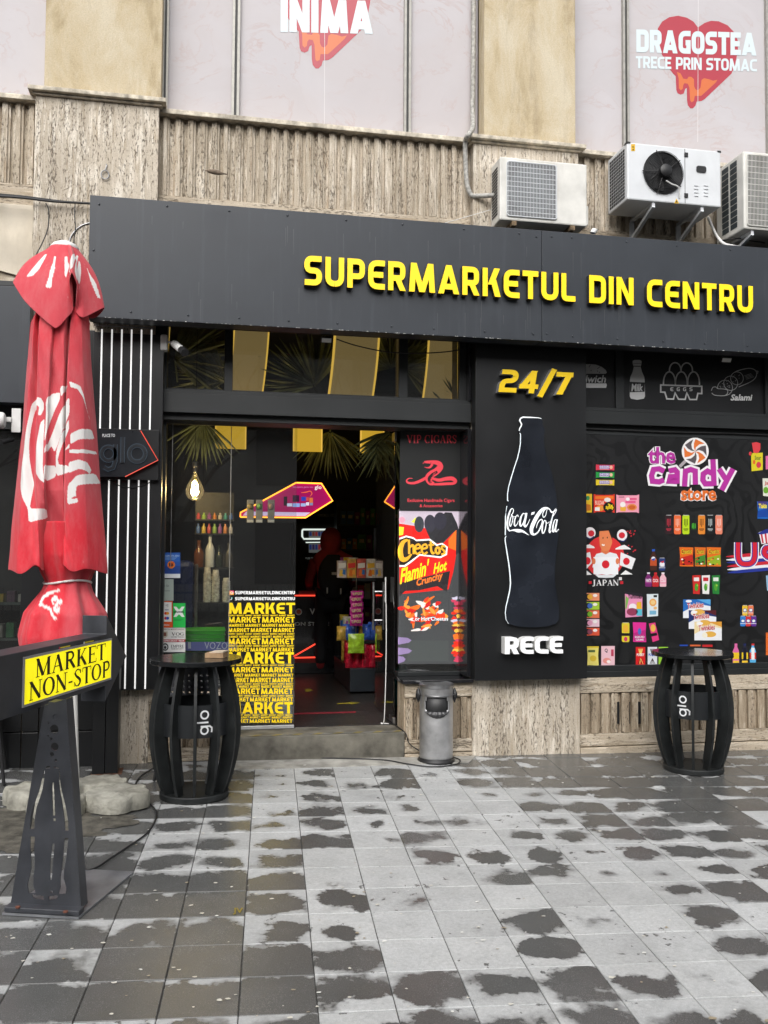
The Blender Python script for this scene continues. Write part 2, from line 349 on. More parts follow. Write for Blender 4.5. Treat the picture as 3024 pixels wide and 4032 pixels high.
class Print(MB):
    """flat printed artwork: coloured faces on the plane y = Y (facing the street), layered 0.4 mm apart"""
    def __init__(s, Y, fr=None, px=None, gain=1.0):
        MB.__init__(s); s.Y = Y; s.fr = fr or (lambda x, z, l: (x, Y-.0012-l*.0004, z)); s.px = px or (lambda a, b: W(a, b, Y)); s.g = gain
    def poly(s, pts, col, l=0):   # pixels
        s.wpoly([s.px(*p) for p in pts], col, l)
    def wpoly(s, q, col, l=0):
        ar = sum(q[i-1][0]*q[i][1]-q[i][0]*q[i-1][1] for i in range(len(q)))
        if ar < 0: q = q[::-1]
        s.add([s.fr(x, z, l) for x, z in q], [tuple(range(len(q)))], tuple(v*s.g for v in lin(col)))
    def rect(s, x0, y0, x1, y1, col, l=0): s.poly([(x0,y0),(x1,y0),(x1,y1),(x0,y1)], col, l)
    def ell(s, cx, cy, rx, ry, col, l=0, n=24, a0=0, a1=360): s.poly([(cx+rx*math.cos(math.radians(a0+(a1-a0)*k/n)), cy+ry*math.sin(math.radians(a0+(a1-a0)*k/n))) for k in range(n+(0 if a1-a0 == 360 else 1))], col, l)
    def line(s, pts, wd, col, l=0, sm=0, closed=False):
        if sm: 
            wl = hasattr(wd, '__len__')
            q = spline([tuple(p)+((wd[i],) if wl else ()) for i, p in enumerate(pts)], sm); pts = [p[:2] for p in q]; wd = [p[2] for p in q] if wl else wd
        L, R = strip(pts, wd, closed); m = len(L); c = tuple(v*s.g for v in lin(col))
        v = [s.fr(*s.px(*p), l) for p in L]+[s.fr(*s.px(*p), l) for p in R]
        fs = [(i, (i+1) % m, m+(i+1) % m, m+i) for i in range(m if closed else m-1)]
        s.add(v, fs, c)
    def text(s, t, x0, y0, x1, y1, col, l=0, style='b', off=0.01, w=.2, shear=0, slope=0, gap=.12):
        """fit text in the pixel box (x0,y0 top-left, x1,y1 bottom-right); slope = extra y per x"""
        c = tuple(v*s.g for v in lin(col))
        if style == 'b':
            vs_, fs = bfont(t, off, shear)
            if not vs_: return
            ax = min(v[0] for v in vs_); bx = max(v[0] for v in vs_); ay = min(v[1] for v in vs_); by = max(v[1] for v in vs_)
            P = [s.fr(*s.px(x0+(v[0]-ax)/(bx-ax)*(x1-x0), y1-(v[1]-ay)/(by-ay)*(y1-y0)+slope*(v[0]-ax)/(bx-ax)*(x1-x0)), l) for v in vs_]
            s.add(P, fs, c)
        else:
            L, tot = strokes_of(t, style, w, gap)
            def mp(p): 
                X = x0+(p[0]+shear*p[1])/tot*(x1-x0); return s.px(X, y1-p[1]*(y1-y0)+slope*(X-x0))
            for ch, st in L:
                for k, (a, b, cl) in enumerate(st):
                    m = len(a); v = [s.fr(*mp(p), l+k*.5) for p in a]+[s.fr(*mp(p), l+k*.5) for p in b]
                    s.add(v, [(i, (i+1) % m, m+(i+1) % m, m+i) for i in range(m if cl else m-1)], c)
def letters3d(txt, x0, z0, x1, z1, Yf, depth, mat, parent, side_mat=None, t=.2, gap=.12, shear=0, rim=0):
    """raised letters: every letter one mesh (strokes overlap with fronts 0.6 mm apart)"""
    L, tot = strokes_of(txt, 'sans', t, gap); kx = (x1-x0)/tot; kz = z1-z0; res = []
    for ch, st in L:
        if not st: continue
        mb = MB()
        for k, (a, b, cl) in enumerate(st):
            m = len(a); yf = Yf-k*.0006; yb = Yf+depth
            tr = lambda p: (x0+(p[0]+shear*p[1])*kx, z0+p[1]*kz)
            A = [tr(p) for p in a]; B = [tr(p) for p in b]
            v = [(x, yf, z) for x, z in A]+[(x, yf, z) for x, z in B]+[(x, yb, z) for x, z in A]+[(x, yb, z) for x, z in B]
            fs = []
            for i in range(m if cl else m-1):
                j = (i+1) % m
                fs += [(i, j, m+j, m+i), (2*m+i, 3*m+i, 3*m+j, 2*m+j), (i, 2*m+i, 2*m+j, j), (m+i, m+j, 3*m+j, 3*m+i)]
            if not cl: fs += [(0, m, 3*m, 2*m), (m-1, 3*m-1, 4*m-1, 2*m-1)]
            mb.add(v, fs)
        o = mb.build('letter', mat, parent)
        if side_mat:
            o.data.materials.append(side_mat)
            for p in o.data.polygons: p.material_index = 0 if abs(p.normal[1]) > .7 else 1
        res.append(o)
    return res
# ================================================================ materials
def travertine(name, c0, c1, c2, pit=.5, dirt=.35, vert=True, gain=.9):
    """cut travertine: short wavy veins, clustered pits, pale chalky streaks, soot"""
    ax = (lambda a, b: (a, a, b)) if vert else (lambda a, b: (b, a, a))
    t = NT(name); wob = t.noise(t.pos(ax(4, 2)), 1.6, 3, .5); band = t.noise(t.pos(ax(30, 2.6)), 1.0, 7, .66, .9); big = t.noise(t.pos(ax(2.2, 1.3)), 1.0, 5, .6)
    slab = t.noise(t.pos(ax(7, .25)), 1.0, 1, .5)
    k = [tuple(v*gain for v in c) for c in (c0, c1, c2)]
    col = t.ramp(band, [(.34, k[2]), (.46, k[0]), (.56, k[0]), (.68, k[1])]); col = t.mix(.55, col, t.ramp(slab, [(.35, (.80,.78,.74)), (.65, (1.14,1.13,1.12))]), 'MULTIPLY')
    col = t.mix(t.ramp(big, [(.46, 0), (.70, dirt)]), col, tuple(v*.55 for v in k[2]))
    zone = t.noise(t.pos(ax(20, 1.4)), 1, 3, .6); pn = t.noise(t.pos(ax(120, 30)), 1.0, 3, .6, .4)
    pm = t.math('ADD', t.math('MULTIPLY', pn, .8), t.math('MULTIPLY', zone, .42)); pitm = t.ramp(pm, [(.68, 0), (.74, 1)])
    ck = t.noise(t.pos(ax(44, 3.5)), 1.0, 5, .7, .7); chalk = t.ramp(t.math('ADD', t.math('MULTIPLY', ck, .7), t.math('MULTIPLY', wob, .35)), [(.54, 0), (.62, .75)]); col = t.mix(chalk, col, tuple(min(.86, v*1.18) for v in k[1]))
    col = t.mix(t.math('MULTIPLY', pitm, pit), col, (.075, .055, .04))
    fn = t.noise(t.pos(), 130, 4, .6); col = t.mix(.45, col, t.ramp(fn, [(.32, .62), (.68, 1.2)]), 'MULTIPLY')
    t.base(col); t.set(Roughness=.8, Specular_IOR_Level=.25)
    h = t.math('SUBTRACT', t.math('MULTIPLY', band, .4), pitm); h = t.math('ADD', h, t.math('MULTIPLY', fn, .3)); t.bump(h, .005, .9)
    return t.m
M_TRAV = travertine('travertine', (.55,.475,.375), (.70,.635,.535), (.43,.345,.25), .62, .25)
M_TRAVP = travertine('travertine_pilaster', (.59,.52,.425), (.76,.70,.605), (.48,.40,.30), .7, .22)
M_TRAVH = travertine('travertine_course', (.54,.46,.355), (.68,.60,.49), (.40,.315,.22), .6, .35, False)
M_TRAVL = travertine('travertine_weathered', (.43,.35,.255), (.58,.50,.39), (.29,.22,.15), .75, .45)
M_LEDGE = pmat('ledge_stone', (.60,.54,.44), .8, 0, .3, 16, .8, .004, 60, .3, 0, (.12,.10,.08))
def stucco():
    t = NT('ochre_stucco'); a = t.noise(t.pos((1.2,1.2,.6)), 2.6, 7, .65, .6); b = t.noise(t.pos((6,6,1.6)), 2, 6, .7); f = t.noise(t.pos(), 95, 4)
    col = t.ramp(a, [(.32, (.36,.285,.17)), (.48, (.52,.43,.285)), (.66, (.60,.53,.40))])
    col = t.mix(t.ramp(b, [(.5, 0), (.72, .5)]), col, (.60,.54,.42)); d = t.noise(t.pos((2.4,2.4,.5)), 2.2, 8, .75)
    col = t.mix(t.ramp(d, [(.54, 0), (.7, .45)]), col, (.25,.19,.12)); col = t.mix(.4, col, t.ramp(f, [(.3, .6), (.7, 1.1)]), 'MULTIPLY')
    t.base(col); t.set(Roughness=.9, Specular_IOR_Level=.2); t.bump(t.math('ADD', f, t.math('MULTIPLY', b, 1.5)), .004, .7); return t.m
M_STUC = stucco()
def film():
    t = NT('marble_film'); v = t.noise(t.pos((1,1,1.5)), 1.3, 6, .6, 1.8); g = t.noise(t.pos((1,1,1)), 2.5, 3)
    vein = t.ramp(v, [(.478, 0), (.5, 1), (.522, 0)]); z = t.math('MULTIPLY', vein, t.ramp(g, [(.40, 0), (.6, .45)]))
    col = t.mix(t.ramp(v, [(.35, 0), (.7, .5)]), (.50,.475,.49), (.44,.415,.43)); col = t.mix(z, col, (.42,.27,.24)); bl_ = t.noise(t.pos(), .8, 4, .6, .5); col = t.mix(t.ramp(bl_, [(.45, 0), (.55, .35)]), col, (.47,.425,.42))
    t.base(col); t.set(Roughness=.55, Specular_IOR_Level=.25); return t.m
M_FILM = film()
M_ALU = pmat('window_aluminium', (.34,.33,.30), .45, .3, .12, 20)
M_DARKALU = pmat('dark_gasket', (.05,.05,.05), .5)
def blackpanel(name, c, rough, streak=.25, var=.10):
    t = NT(name); a = t.noise(t.pos((9,9,.5)), 1.4, 6, .7); b = t.noise(t.pos(), 3, 5, .6); f = t.noise(t.pos(), 220, 2)
    col = t.ramp(b, [(.3, tuple(v*(1-var) for v in c)), (.7, tuple(v*(1+var) for v in c))])
    col = t.mix(t.math('MULTIPLY', t.ramp(a, [(.55, 0), (.75, 1)]), streak), col, tuple(min(1, v*2.0+.02) for v in c))
    t.base(col); r = t.n('ShaderNodeMapRange'); t.l(b, r.inputs[0]); r.inputs[3].default_value = rough-.07; r.inputs[4].default_value = rough+.1
    t.l(r.outputs[0], t.b.inputs['Roughness']); t.bump(f, .0004, .15); return t.m
M_FASC = blackpanel('fascia_panel', (.026,.031,.039), .42, .34)
M_BLK = blackpanel('black_panel', (.0075,.008,.009), .36, .05)
M_FRAME = blackpanel('black_frame', (.015,.017,.018), .42, .06)
M_GLOSSB = pmat('gloss_black', (.012,.012,.014), .12, 0, .1, 4, 0, .001, 80, .5, .3)
M_WOODB = pmat('black_painted_board', (.014,.016,.0165), .46, 0, .3, 9, .3, .001, 120, .45)
M_YEL = emat('yellow_lit_acrylic', (1,.68,.006), .30, (.80,.55,.006))
M_YELD = pmat('dark_letter_side', (.03,.03,.03), .5)
M_GLASS = glassmat('shop_glass')
M_GLASSD = glassmat('clear_glass', (.9,.92,.91), .04, .012)
M_PRINT = colmat('printed_colours', .4)
M_STEEL = pmat('brushed_steel', (.42,.42,.43), .32, .95, .2, 12)
M_STEELD = pmat('worn_steel', (.50,.50,.505), .42, .75, .3, 5, .15, .001, 60)
M_WHITE = pmat('white_paint', (.70,.70,.68), .4, 0, .08, 8, 0, .001, 80, .5, 0, (.42,.40,.35))
M_WPL = pmat('white_plastic', (.76,.76,.74), .45, 0, .06, 8)
M_BLACKPL = pmat('black_plastic', (.014,.014,.015), .45)
M_CONC = pmat('weathered_concrete', (.36,.35,.30), .9, 0, .28, 9, 1.0, .008, 45, .25, 0, (.16,.15,.115))
M_CABLE = pmat('cable_rubber', (.017,.017,.018), .5)
M_INT = pmat('interior_black', (.009,.009,.010), .5)
M_ROOM = pmat('interior_wall_paint', (.010,.010,.011), .65)
# ================================================================ ground and paving
def pavemat():
    t = NT('granite_paving'); P = t.pos(); tc = t.n('ShaderNodeTexCoord'); oi = t.n('ShaderNodeObjectInfo')
    sp = t.n('ShaderNodeSeparateColor'); t.l(oi.outputs['Color'], sp.inputs[0])
    sx = t.n('ShaderNodeSeparateXYZ'); t.l(tc.outputs['Object'], sx.inputs[0])
    n1 = t.noise(P, 6.2, 3.5, .5, .25); n2 = t.noise(P, 46, 3, .55)
    dx = t.math('MULTIPLY', t.math('SUBTRACT', sx.outputs[0], t.math('MULTIPLY', t.math('SUBTRACT', sp.outputs[1], .5), .3)), 5.2)
    dy = t.math('MULTIPLY', t.math('SUBTRACT', sx.outputs[1], t.math('MULTIPLY', t.math('SUBTRACT', sp.outputs[2], .5), .3)), 7.5)
    d = t.math('SQRT', t.math('ADD', t.math('MULTIPLY', dx, dx), t.math('MULTIPLY', dy, dy)))
    d = t.math('ADD', d, t.math('MULTIPLY', t.math('SUBTRACT', n1, .5), 2.5)); d = t.math('ADD', d, t.math('MULTIPLY', t.math('SUBTRACT', n2, .5), .42))
    k = t.math('SUBTRACT', t.math('MULTIPLY', sp.outputs[0], 2.0), .5)
    wr = t.n('ShaderNodeMapRange', interpolation_type='SMOOTHSTEP'); t.l(t.math('SUBTRACT', k, d), wr.inputs[0]); wr.inputs[1].default_value = -.08; wr.inputs[2].default_value = .13
    w2 = t.n('ShaderNodeMapRange', interpolation_type='SMOOTHSTEP'); t.l(t.math('SUBTRACT', k, d), w2.inputs[0]); w2.inputs[1].default_value = -.45; w2.inputs[2].default_value = .2
    soft = t.noise(P, 2.3, 3); sm_ = t.ramp(soft, [(.42, 0), (.62, 1)])
    mxw = t.n('ShaderNodeMix'); t.l(sm_, mxw.inputs[0]); t.l(wr.outputs[0], mxw.inputs[2]); t.l(t.math('MULTIPLY', w2.outputs[0], .95), mxw.inputs[3]); sz = t.noise(P, 1.9, 2); sq = t.noise(P, 17, 4, .6, .3); spt = t.ramp(t.math('ADD', sq, t.math('MULTIPLY', sz, .35)), [(.835, 0), (.865, .9)]); wet = t.math('MAXIMUM', mxw.outputs[0], spt)
    sp1 = t.noise(P, 240, 3, .7); sp2 = t.noise(P, 620, 2, .6); big = t.noise(P, 1.7, 4)
    dry = t.ramp(sp1, [(.22, (.31,.318,.32)), (.5, (.43,.438,.438)), (.75, (.56,.565,.56))])
    dry = t.mix(.35, dry, t.ramp(sp2, [(.35, .72), (.65, 1.14)]), 'MULTIPLY')
    dry = t.mix(t.ramp(big, [(.4, 0), (.7, .45)]), dry, (.37,.372,.36)); mt_ = t.noise(P, 55, 4, .6); dry = t.mix(.8, dry, t.ramp(mt_, [(.34, .86), (.66, 1.1)]), 'MULTIPLY'); st_ = t.noise(P, 4.3, 5, .65); dry = t.mix(.6, dry, t.ramp(st_, [(.38, .86), (.6, 1.06)]), 'MULTIPLY'); rnd = t.ramp(oi.outputs['Random'], [(0, .93), (1, 1.12)]); dry = t.mix(1.0, dry, rnd, 'MULTIPLY')
    wc = t.ramp(sp1, [(.25, (.056,.057,.056)), (.5, (.084,.085,.083)), (.75, (.145,.146,.142))])
    br = t.noise(P, 3.1, 3); wc = t.mix(t.ramp(br, [(.54, 0), (.72, .22)]), wc, (.085,.078,.055))
    gum = t.n('ShaderNodeTexVoronoi'); gum.inputs['Scale'].default_value = 11; gum.inputs['Randomness'].default_value = 1; t.l(P, gum.inputs['Vector'])
    t.base(t.mix(wet, dry, wc))
    rr = t.n('ShaderNodeMapRange'); t.l(wet, rr.inputs[0]); rr.inputs[3].default_value = .72; rr.inputs[4].default_value = .22
    t.l(t.math('ADD', rr.outputs[0], t.math('MULTIPLY', t.math('SUBTRACT', sp1, .5), .3)), t.b.inputs['Roughness'])
    t.set(Specular_IOR_Level=.42); bb = t.n('ShaderNodeBump'); bb.inputs['Distance'].default_value = .0022
    st = t.n('ShaderNodeMapRange'); t.l(wet, st.inputs[0]); st.inputs[3].default_value = .55; st.inputs[4].default_value = .28
    t.l(st.outputs[0], bb.inputs['Strength']); t.l(t.math('ADD', sp1, t.math('MULTIPLY', n2, .5)), bb.inputs['Height']); t.l(bb.outputs[0], t.b.inputs['Normal'])
    return t.m
M_PAVE = pavemat()
M_JOINT = pmat('joint_grit', (.055,.053,.048), .9, 0, .3, 30, .6, .003, 90, .2)
M_SLAB = pmat('threshold_slab', (.36,.35,.32), .75, 0, .25, 9, .5, .002, 90, .3, 0, (.14,.13,.11))
E1 = Vector((math.cos(TROT), math.sin(TROT), GX*math.cos(TROT)+GY*math.sin(TROT)))
E2 = Vector((-math.sin(TROT), math.cos(TROT), -GX*math.sin(TROT)+GY*math.cos(TROT)))
E3 = E1.cross(E2).normalized()
def tilept(c, r):
    tx, ty = (TX0+c)*T, (TY0-r)*T
    x = math.cos(TROT)*tx-math.sin(TROT)*ty; y = math.sin(TROT)*tx+math.cos(TROT)*ty
    return Vector((x, y, gz(x, y)))
g = MB(); g.grid(lambda u, v: ((u-.5)*160, -80+v*160, gz((u-.5)*160, -80+v*160)-.006), 8, 8)
ground = g.build('ground', M_JOINT); tag(ground, 'dark jointing bed under the paving slabs', 'ground', kind='structure')
pave = thing('pavement', 'wet grey granite paving slabs in front of the shop', 'pavement'); pave['kind'] = 'structure'
tm = MB(); hs_ = .1482
tm.add([(-hs_+.003,-hs_+.003,0),(hs_-.003,-hs_+.003,0),(hs_-.003,hs_-.003,0),(-hs_+.003,hs_-.003,0),(-hs_,-hs_,-.003),(hs_,-hs_,-.003),(hs_,hs_,-.003),(-hs_,hs_,-.003),(-hs_,-hs_,-.03),(hs_,-hs_,-.03),(hs_,hs_,-.03),(-hs_,hs_,-.03)],
       [(0,1,2,3)]+[(4+i,4+(i+1)%4,(i+1)%4,i) for i in range(4)]+[(8+i,8+(i+1)%4,4+(i+1)%4,4+i) for i in range(4)])
tme = bpy.data.meshes.new('paving_slab'); tme.from_pydata(tm.v, [], tm.f); tme.materials.append(M_PAVE)
WET = {}
_w = """0:45 28 38 50 38 60 65 85 80 60 90 100 62 60
1:60 55 55 72 66 75 6 30 66 50 88 82 62 50
2:15 48 6 50 50 18 12 14 36 2 12 75 62 60
3:72 70 42 36 45 60 82 20 2 2 25 60 60 50
4:30 24 14 12 48 3 68 62 2 72 62 82 60 50
5:62 62 24 3 25 55 60 55 12 36 22 55 50 50
6:78 82 34 65 50 62 36 16 2 14 12 24 50 50
7:95 85 55 82 72 70 56 16 50 62 62 72 50 50
8:100 90 80 66 62 60 66 50 80 10 60 60 50 50
9:100 100 95 86 72 62 55 60 30 50 50 50
10:100 100 100 97 86 76 60 60 50
-1:80 82 80 80 60 55 55 90 97 97 97 95 80 70
-2:80 85 85 82 60 50 62 92 95 70 93 97 90 80
-3:85 85 90 90 80 75 80 85 80 84 75 92 90 90"""
for ln in _w.split('\n'):
    c_, rest = ln.split(':')
    for k, v in enumerate(rest.split()): WET[(int(c_), k-1)] = int(v)/100
for c in range(-9, 24):
    for r in range(-4, 16):
        p = tilept(c+.5, r+.5)
        if p[1] > 7.62: continue
        q = proj(p)
        if not (-260 < q[0] < 3300 and q[1] < 4330): continue
        o = bpy.data.objects.new('paving_slab', tme); COL.objects.link(o); o.parent = pave
        dz = random.uniform(-.0012, .0012); tl = random.uniform(-.004, .004), random.uniform(-.004, .004)
        a = (E1+E3*tl[0]).normalized(); b = (E2+E3*tl[1]).normalized(); n_ = a.cross(b)
        mm = Matrix.Identity(4)
        for i in range(3): mm[i][0], mm[i][1], mm[i][2], mm[i][3] = a[i], b[i], n_[i], p[i]+(E3*dz)[i]
        o.matrix_world = mm; o.matrix_local = mm
        wv = WET.get((c, r)); rg = random.Random(c*97+r*13)
        if wv is None:
            if c >= 8: wv = rg.choice((.9, .97, 1.0, .8)) if r < 3 else rg.choice((.5, .62, .7, .35))
            elif c < -2: wv = rg.choice((.85, .95, .75, 1.0))
            elif r < -1: wv = .4 if c < 5 else .8
            else: wv = rg.choice((.5, .65, .7))
        if 0 <= c <= 6 and 2 <= r and wv > .72 and not (c == 0 and r > 7): wv = .72
        ox, oy = rg.uniform(.45, .70), rg.uniform(.30, .58)
        if c < 0: ox, oy = rg.uniform(.4, .6), rg.uniform(.28, .42)
        o.color = (wv, ox, oy, 1)
# pale threshold slabs along the step
sl_ = MB(); pts = [gnd(900, 2998), gnd(1876, 2972), gnd(1846, 3004), gnd(900, 3033)]
pts[0][1] = pts[1][1] = 7.38
for i in range(4): pts[i] = Vector((pts[i][0], pts[i][1], gz(pts[i][0], pts[i][1])+.004))
sl_.add(pts+[p-Vector((0,0,.02)) for p in pts], [(3,2,1,0),(4,5,6,7),(0,1,5,4),(1,2,6,5),(2,3,7,6),(3,0,4,7)])
tag(sl_.build('kerb_strip', M_SLAB), 'pale stone strip laid along the foot of the shop step', 'kerb', kind='structure')
# bare dirt patch round the parasol stones
dt = MB(); cpx = gnd(190, 3275); ring = []; rd_ = random.Random(3); ND = 150; hw = [rd_.uniform(-1, 1) for _ in range(ND)]
for k in range(ND):
    a = 2*math.pi*k/ND; rr_ = 1+.18*math.sin(3*a+1)+.12*math.sin(7*a)+.08*math.sin(13*a+2)+.05*hw[k]; ring.append((cpx[0]-.1+.50*rr_*math.cos(a), cpx[1]+.08+.36*rr_*math.sin(a)))
dt.add([(x, y, gz(x, y)+.0035) for x, y in ring]+[(cpx[0]-.1+(x-cpx[0]+.1)*.7, cpx[1]+.08+(y-cpx[1]-.08)*.7, gz(x, y)+.006) for x, y in ring]+[(cpx[0]-.1, cpx[1]+.08, gz(cpx[0], cpx[1]+.1)+.010)], [(k, (k+1) % ND, ND+(k+1) % ND, ND+k) for k in range(ND)]+[(ND+k, ND+(k+1) % ND, 2*ND) for k in range(ND)])
M_DIRT = pmat('damp_dirt', (.095,.088,.072), .75, 0, .5, 12, .9, .006, 50, .35, 0, (.20,.185,.155))
tag(dt.build('dirt_patch', M_DIRT), 'damp sandy dirt spread round the parasol stones', 'dirt', kind='structure')
jm = Print(0, fr=lambda x, y, l: (x, y, gz(x, y)+.0035)); jm.px = lambda a, b: tuple(gnd(a, b)[:2]); jm.text('JV', 917, 3577, 957, 3604, (170,150,50), 0, 'b', .03)
tag(jm.build('paint_mark', colmat('worn_road_paint', .8, 0, .7, .4)), 'worn yellow stencilled letters on a paving slab', 'paint mark')
# scraps on the paving
lt = MB(); rl = random.Random(5)
for k in range(230):
    px, py = rl.uniform(0, 3024), 2990+(rl.random()**1.5)*1040; p = gnd(px, py)
    if p[1] > 7.25: continue
    rad = rl.uniform(.003, .0085)*(1.6 if rl.random() < .08 else 1); n = 7; a0 = rl.random()*6
    e = [(p[0]+rad*rl.uniform(.6, 1.3)*math.cos(a0+2*math.pi*i/n)*1.4, p[1]+rad*rl.uniform(.6, 1.3)*math.sin(a0+2*math.pi*i/n)) for i in range(n)]
    lt.add([(x, y, gz(x, y)+.0045+rl.uniform(0, .002)) for x, y in e], [tuple(range(n))], rl.choice([(.62,.60,.53), (.5,.49,.44), (.7,.7,.66), (.32,.27,.19), (.58,.56,.5)]))
tag(lt.build('litter_scraps', M_PRINT), 'pale gum spots and leaf scraps scattered on the paving', 'litter', kind='stuff')
# ================================================================ the stone building
B = thing('stone_building', 'old travertine and ochre stucco building above the black shopfront', 'building', (1, 7.6, .1))
b = MB(); b.box(-6, 11, 7.66, 8.2, 4.05, 9.5); b.box(3.22, 11, 7.60, 8.2, -.3, 4.05); b.box(-6, -.93, 7.62, 8.2, 2.9, 4.05); b.build('wall', M_INT, B)
def pil(x0, x1, zl, l0, l1, s0, s1):
    m = MB(); m.box(x0, x1, 7.36, 7.66, -.3, zl-.055); m.build('pilaster', M_TRAVP, B, bevel=.004)
    m = MB(); m.box(l0, l1, 7.30, 7.66, zl-.035, zl); m.box(l0+.03, l1-.03, 7.335, 7.66, zl-.055, zl-.035); m.build('ledge', M_LEDGE, B, bevel=.005)
    m = MB(); m.box(s0, s1, 7.42, 7.66, zl, 9.5); m.build('stucco_pilaster', M_STUC, B, bevel=.006)
pil(-1.36, -.42, 5.423, -1.41, -.365, -1.31, -.41)
pil(2.20, 3.155, 5.38, 2.145, 3.207, 2.314, 3.156)
SP = [(-5.5, -1.36), (-.42, 2.20), (3.155, 10.5)]
ZR0, ZR1 = 4.69, 5.345
for i, (a, c) in enumerate(SP):
    m = MB(); m.box(a, c, 7.40, 7.66, 5.345, 5.386); m.build('ledge', M_LEDGE, B, bevel=.005)
    m = MB(); m.box(a, c, 7.49, 7.66, 4.69, 5.345); m.build('spandrel', M_TRAV, B)
    m = MB(); m.box(a, c, 7.455, 7.66, 3.9, 4.69); m.build('stone_course', M_TRAVH, B, bevel=.003)
    x = (a if i != 1 else a+.03); k = 0
    if i == 0: x = c-.098*20+.03
    while x < min(c, 6.2)-.05:
        h = .063 if k % 5 else .05; m = MB(); y0 = 7.458+random.uniform(-.003, .003)
        m.box(x, x+h*.68, y0, 7.49, ZR0+.002, ZR1-.001); m.box(x+h*.68, x+h, y0+.013, 7.49, ZR0+.004, ZR1-.002)
        m.build('fluted_rib', M_TRAV, B, bevel=.003); x += .0978+random.uniform(-.004, .004); k += 1
# upper windows: film covered panes between aluminium mullions
YW = 7.62
mus = [(-9, -1.36), (X_(640,200,YW), X_(664,200,YW)), (X_(914,200,YW), X_(944,200,YW)), (X_(1589,200,YW), X_(1616,200,YW)), (2.314, 2.34), (3.10, 3.158), (X_(2447,200,YW), X_(2471,200,YW)), (X_(3010,200,YW), X_(3036,200,YW))]
panes = []
for k in range(len(mus)-1):
    x0, x1 = mus[k][1], mus[k+1][0]
    if k == 0: x0, x1 = -3.2, -1.30
    if k == 4: continue
    if k == 0: pass
    m = MB(); m.box(x0, x1, YW, YW+.03, 5.386, 9.3); panes.append(m.build('window_pane', M_FILM, B))
for k, (x0, x1) in enumerate(mus[1:], 1):
    if k == 5: continue
    m = MB()
    if k == 4: m.box(x0, x1, YW-.03, YW+.02, 5.386, 9.3)
    else:
        wd = (x1-x0)/3; m.box(x0, x0+wd, YW-.035, YW+.02, 5.386, 9.3); m.box(x1-wd, x1, YW-.035, YW+.02, 5.386, 9.3)
    o = m.build('mullion', M_ALU, B)
    if k != 4:
        m = MB(); m.box(x0+wd, x1-wd, YW-.01, YW+.02, 5.386, 9.3); m.build('gasket', M_DARKALU, o)
M_PRF = colmat('film_print', .3, 0, .9)
def heart(pan, cx, top, sx, sy):
    """dripping heart decal; px coordinates relative to the right-hand heart"""
    pr = Print(YW); f = lambda x, y: (cx+(x-2740)*sx, top+(y-62)*sy)
    red, org = (178,58,72), (212,112,62)
    hp = [(2748,108),(2730,85),(2705,70),(2670,62),(2635,68),(2607,85),(2590,112),(2590,140),(2600,200),(2625,258),(2650,290),(2660,300),(2662,340),(2663,355),(2668,368),(2680,373),(2692,368),(2698,350),(2704,347),(2705,395),(2708,415),(2718,427),(2728,427),(2738,417),(2743,400),(2762,398),(2775,390),(2880,290),(2893,262),(2905,200),(2905,160),(2893,130),(2865,100),(2830,84),(2800,82),(2775,90)]
    pr.poly([f(*p) for p in hp], red, 0)
    op = [(2665,283),(2680,290),(2690,310),(2705,312),(2712,302),(2722,303),(2732,312),(2733,340),(2738,352),(2748,356),(2758,345),(2762,315),(2772,308),(2790,312),(2808,318),(2825,314),(2818,325),(2775,365),(2760,378),(2735,378),(2732,398),(2722,403),(2717,395),(2714,345),(2708,330),(2695,328),(2690,335),(2688,350),(2680,356),(2673,348),(2672,310)]
    pr.poly([f(*p) for p in op], org, 1); return pr, f
pr, f = heart(panes[-1], 2740, 62, 1, 1)
a_ = f(2507, 117); c_ = f(2972, 222); WT = (214,226,230)
pr.text('DRAGOSTeA', 2505, 116, 2978, 206, WT, 3, 'sans', w=.235, gap=.05, slope=.03)
pr.text('TReCe PRIN STOMAC', 2503, 221, 2980, 269, WT, 3, 'sans', w=.20, gap=.05, slope=.027)
pr.line([(2749,0),(2747,560)], 1.6, (225,222,222), 2)
pr.build('heart_print', M_PRF, panes[-1])
pr, f = heart(panes[2], 1268, -150, 1.15, 1.15)
pr.text('INIMA', 1105, -4, 1468, 126, WT, 3, 'sans', w=.25, gap=.06, slope=.022)
pr.line([(1279,0),(1277,490)], 1.6, (225,222,222), 2)
pr.build('heart_print', M_PRF, panes[2])
# plinth walls under the shop windows
def plinth(x0, x1, name, ztop, slots=False, left_ret=True):
    zb = -.2; Z = lambda py: Z_(2500, py, 7.38)
    m = MB(); m.box(x0, x1, 7.40, 7.66, zb, ztop); m.build(name, M_TRAVL, B)
    m = MB(); m.box(x0, x1, 7.365, 7.40, Z(2724), ztop-.002); m.build('stone_course', M_TRAVH, B, bevel=.004)
    m = MB(); m.box(x0, x1, 7.372, 7.40, Z(2932), Z(2884)); m.build('stone_course', M_TRAVH, B, bevel=.004)
    m = MB(); m.box(x0, x1, 7.352, 7.40, zb, Z(2936)); m.build('stone_course', M_TRAVH, B, bevel=.006)
    x = x0+.012; k = 0
    while x < x1-.06:
        h = .064+random.uniform(-.006, .006); m = MB(); m.box(x, x+h, 7.37+random.uniform(-.003, .003), 7.40, Z(2884)+.002, Z(2726)-.002)
        m.build('fluted_rib', M_TRAVL, B, bevel=.004); x += .093; k += 1
plinth(3.16, 6.0, 'plinth_wall', .748)
plinth(1.626, 2.20, 'plinth_wall', .735)
plinth(-.42, .13, 'plinth_wall', .735)
m = MB()
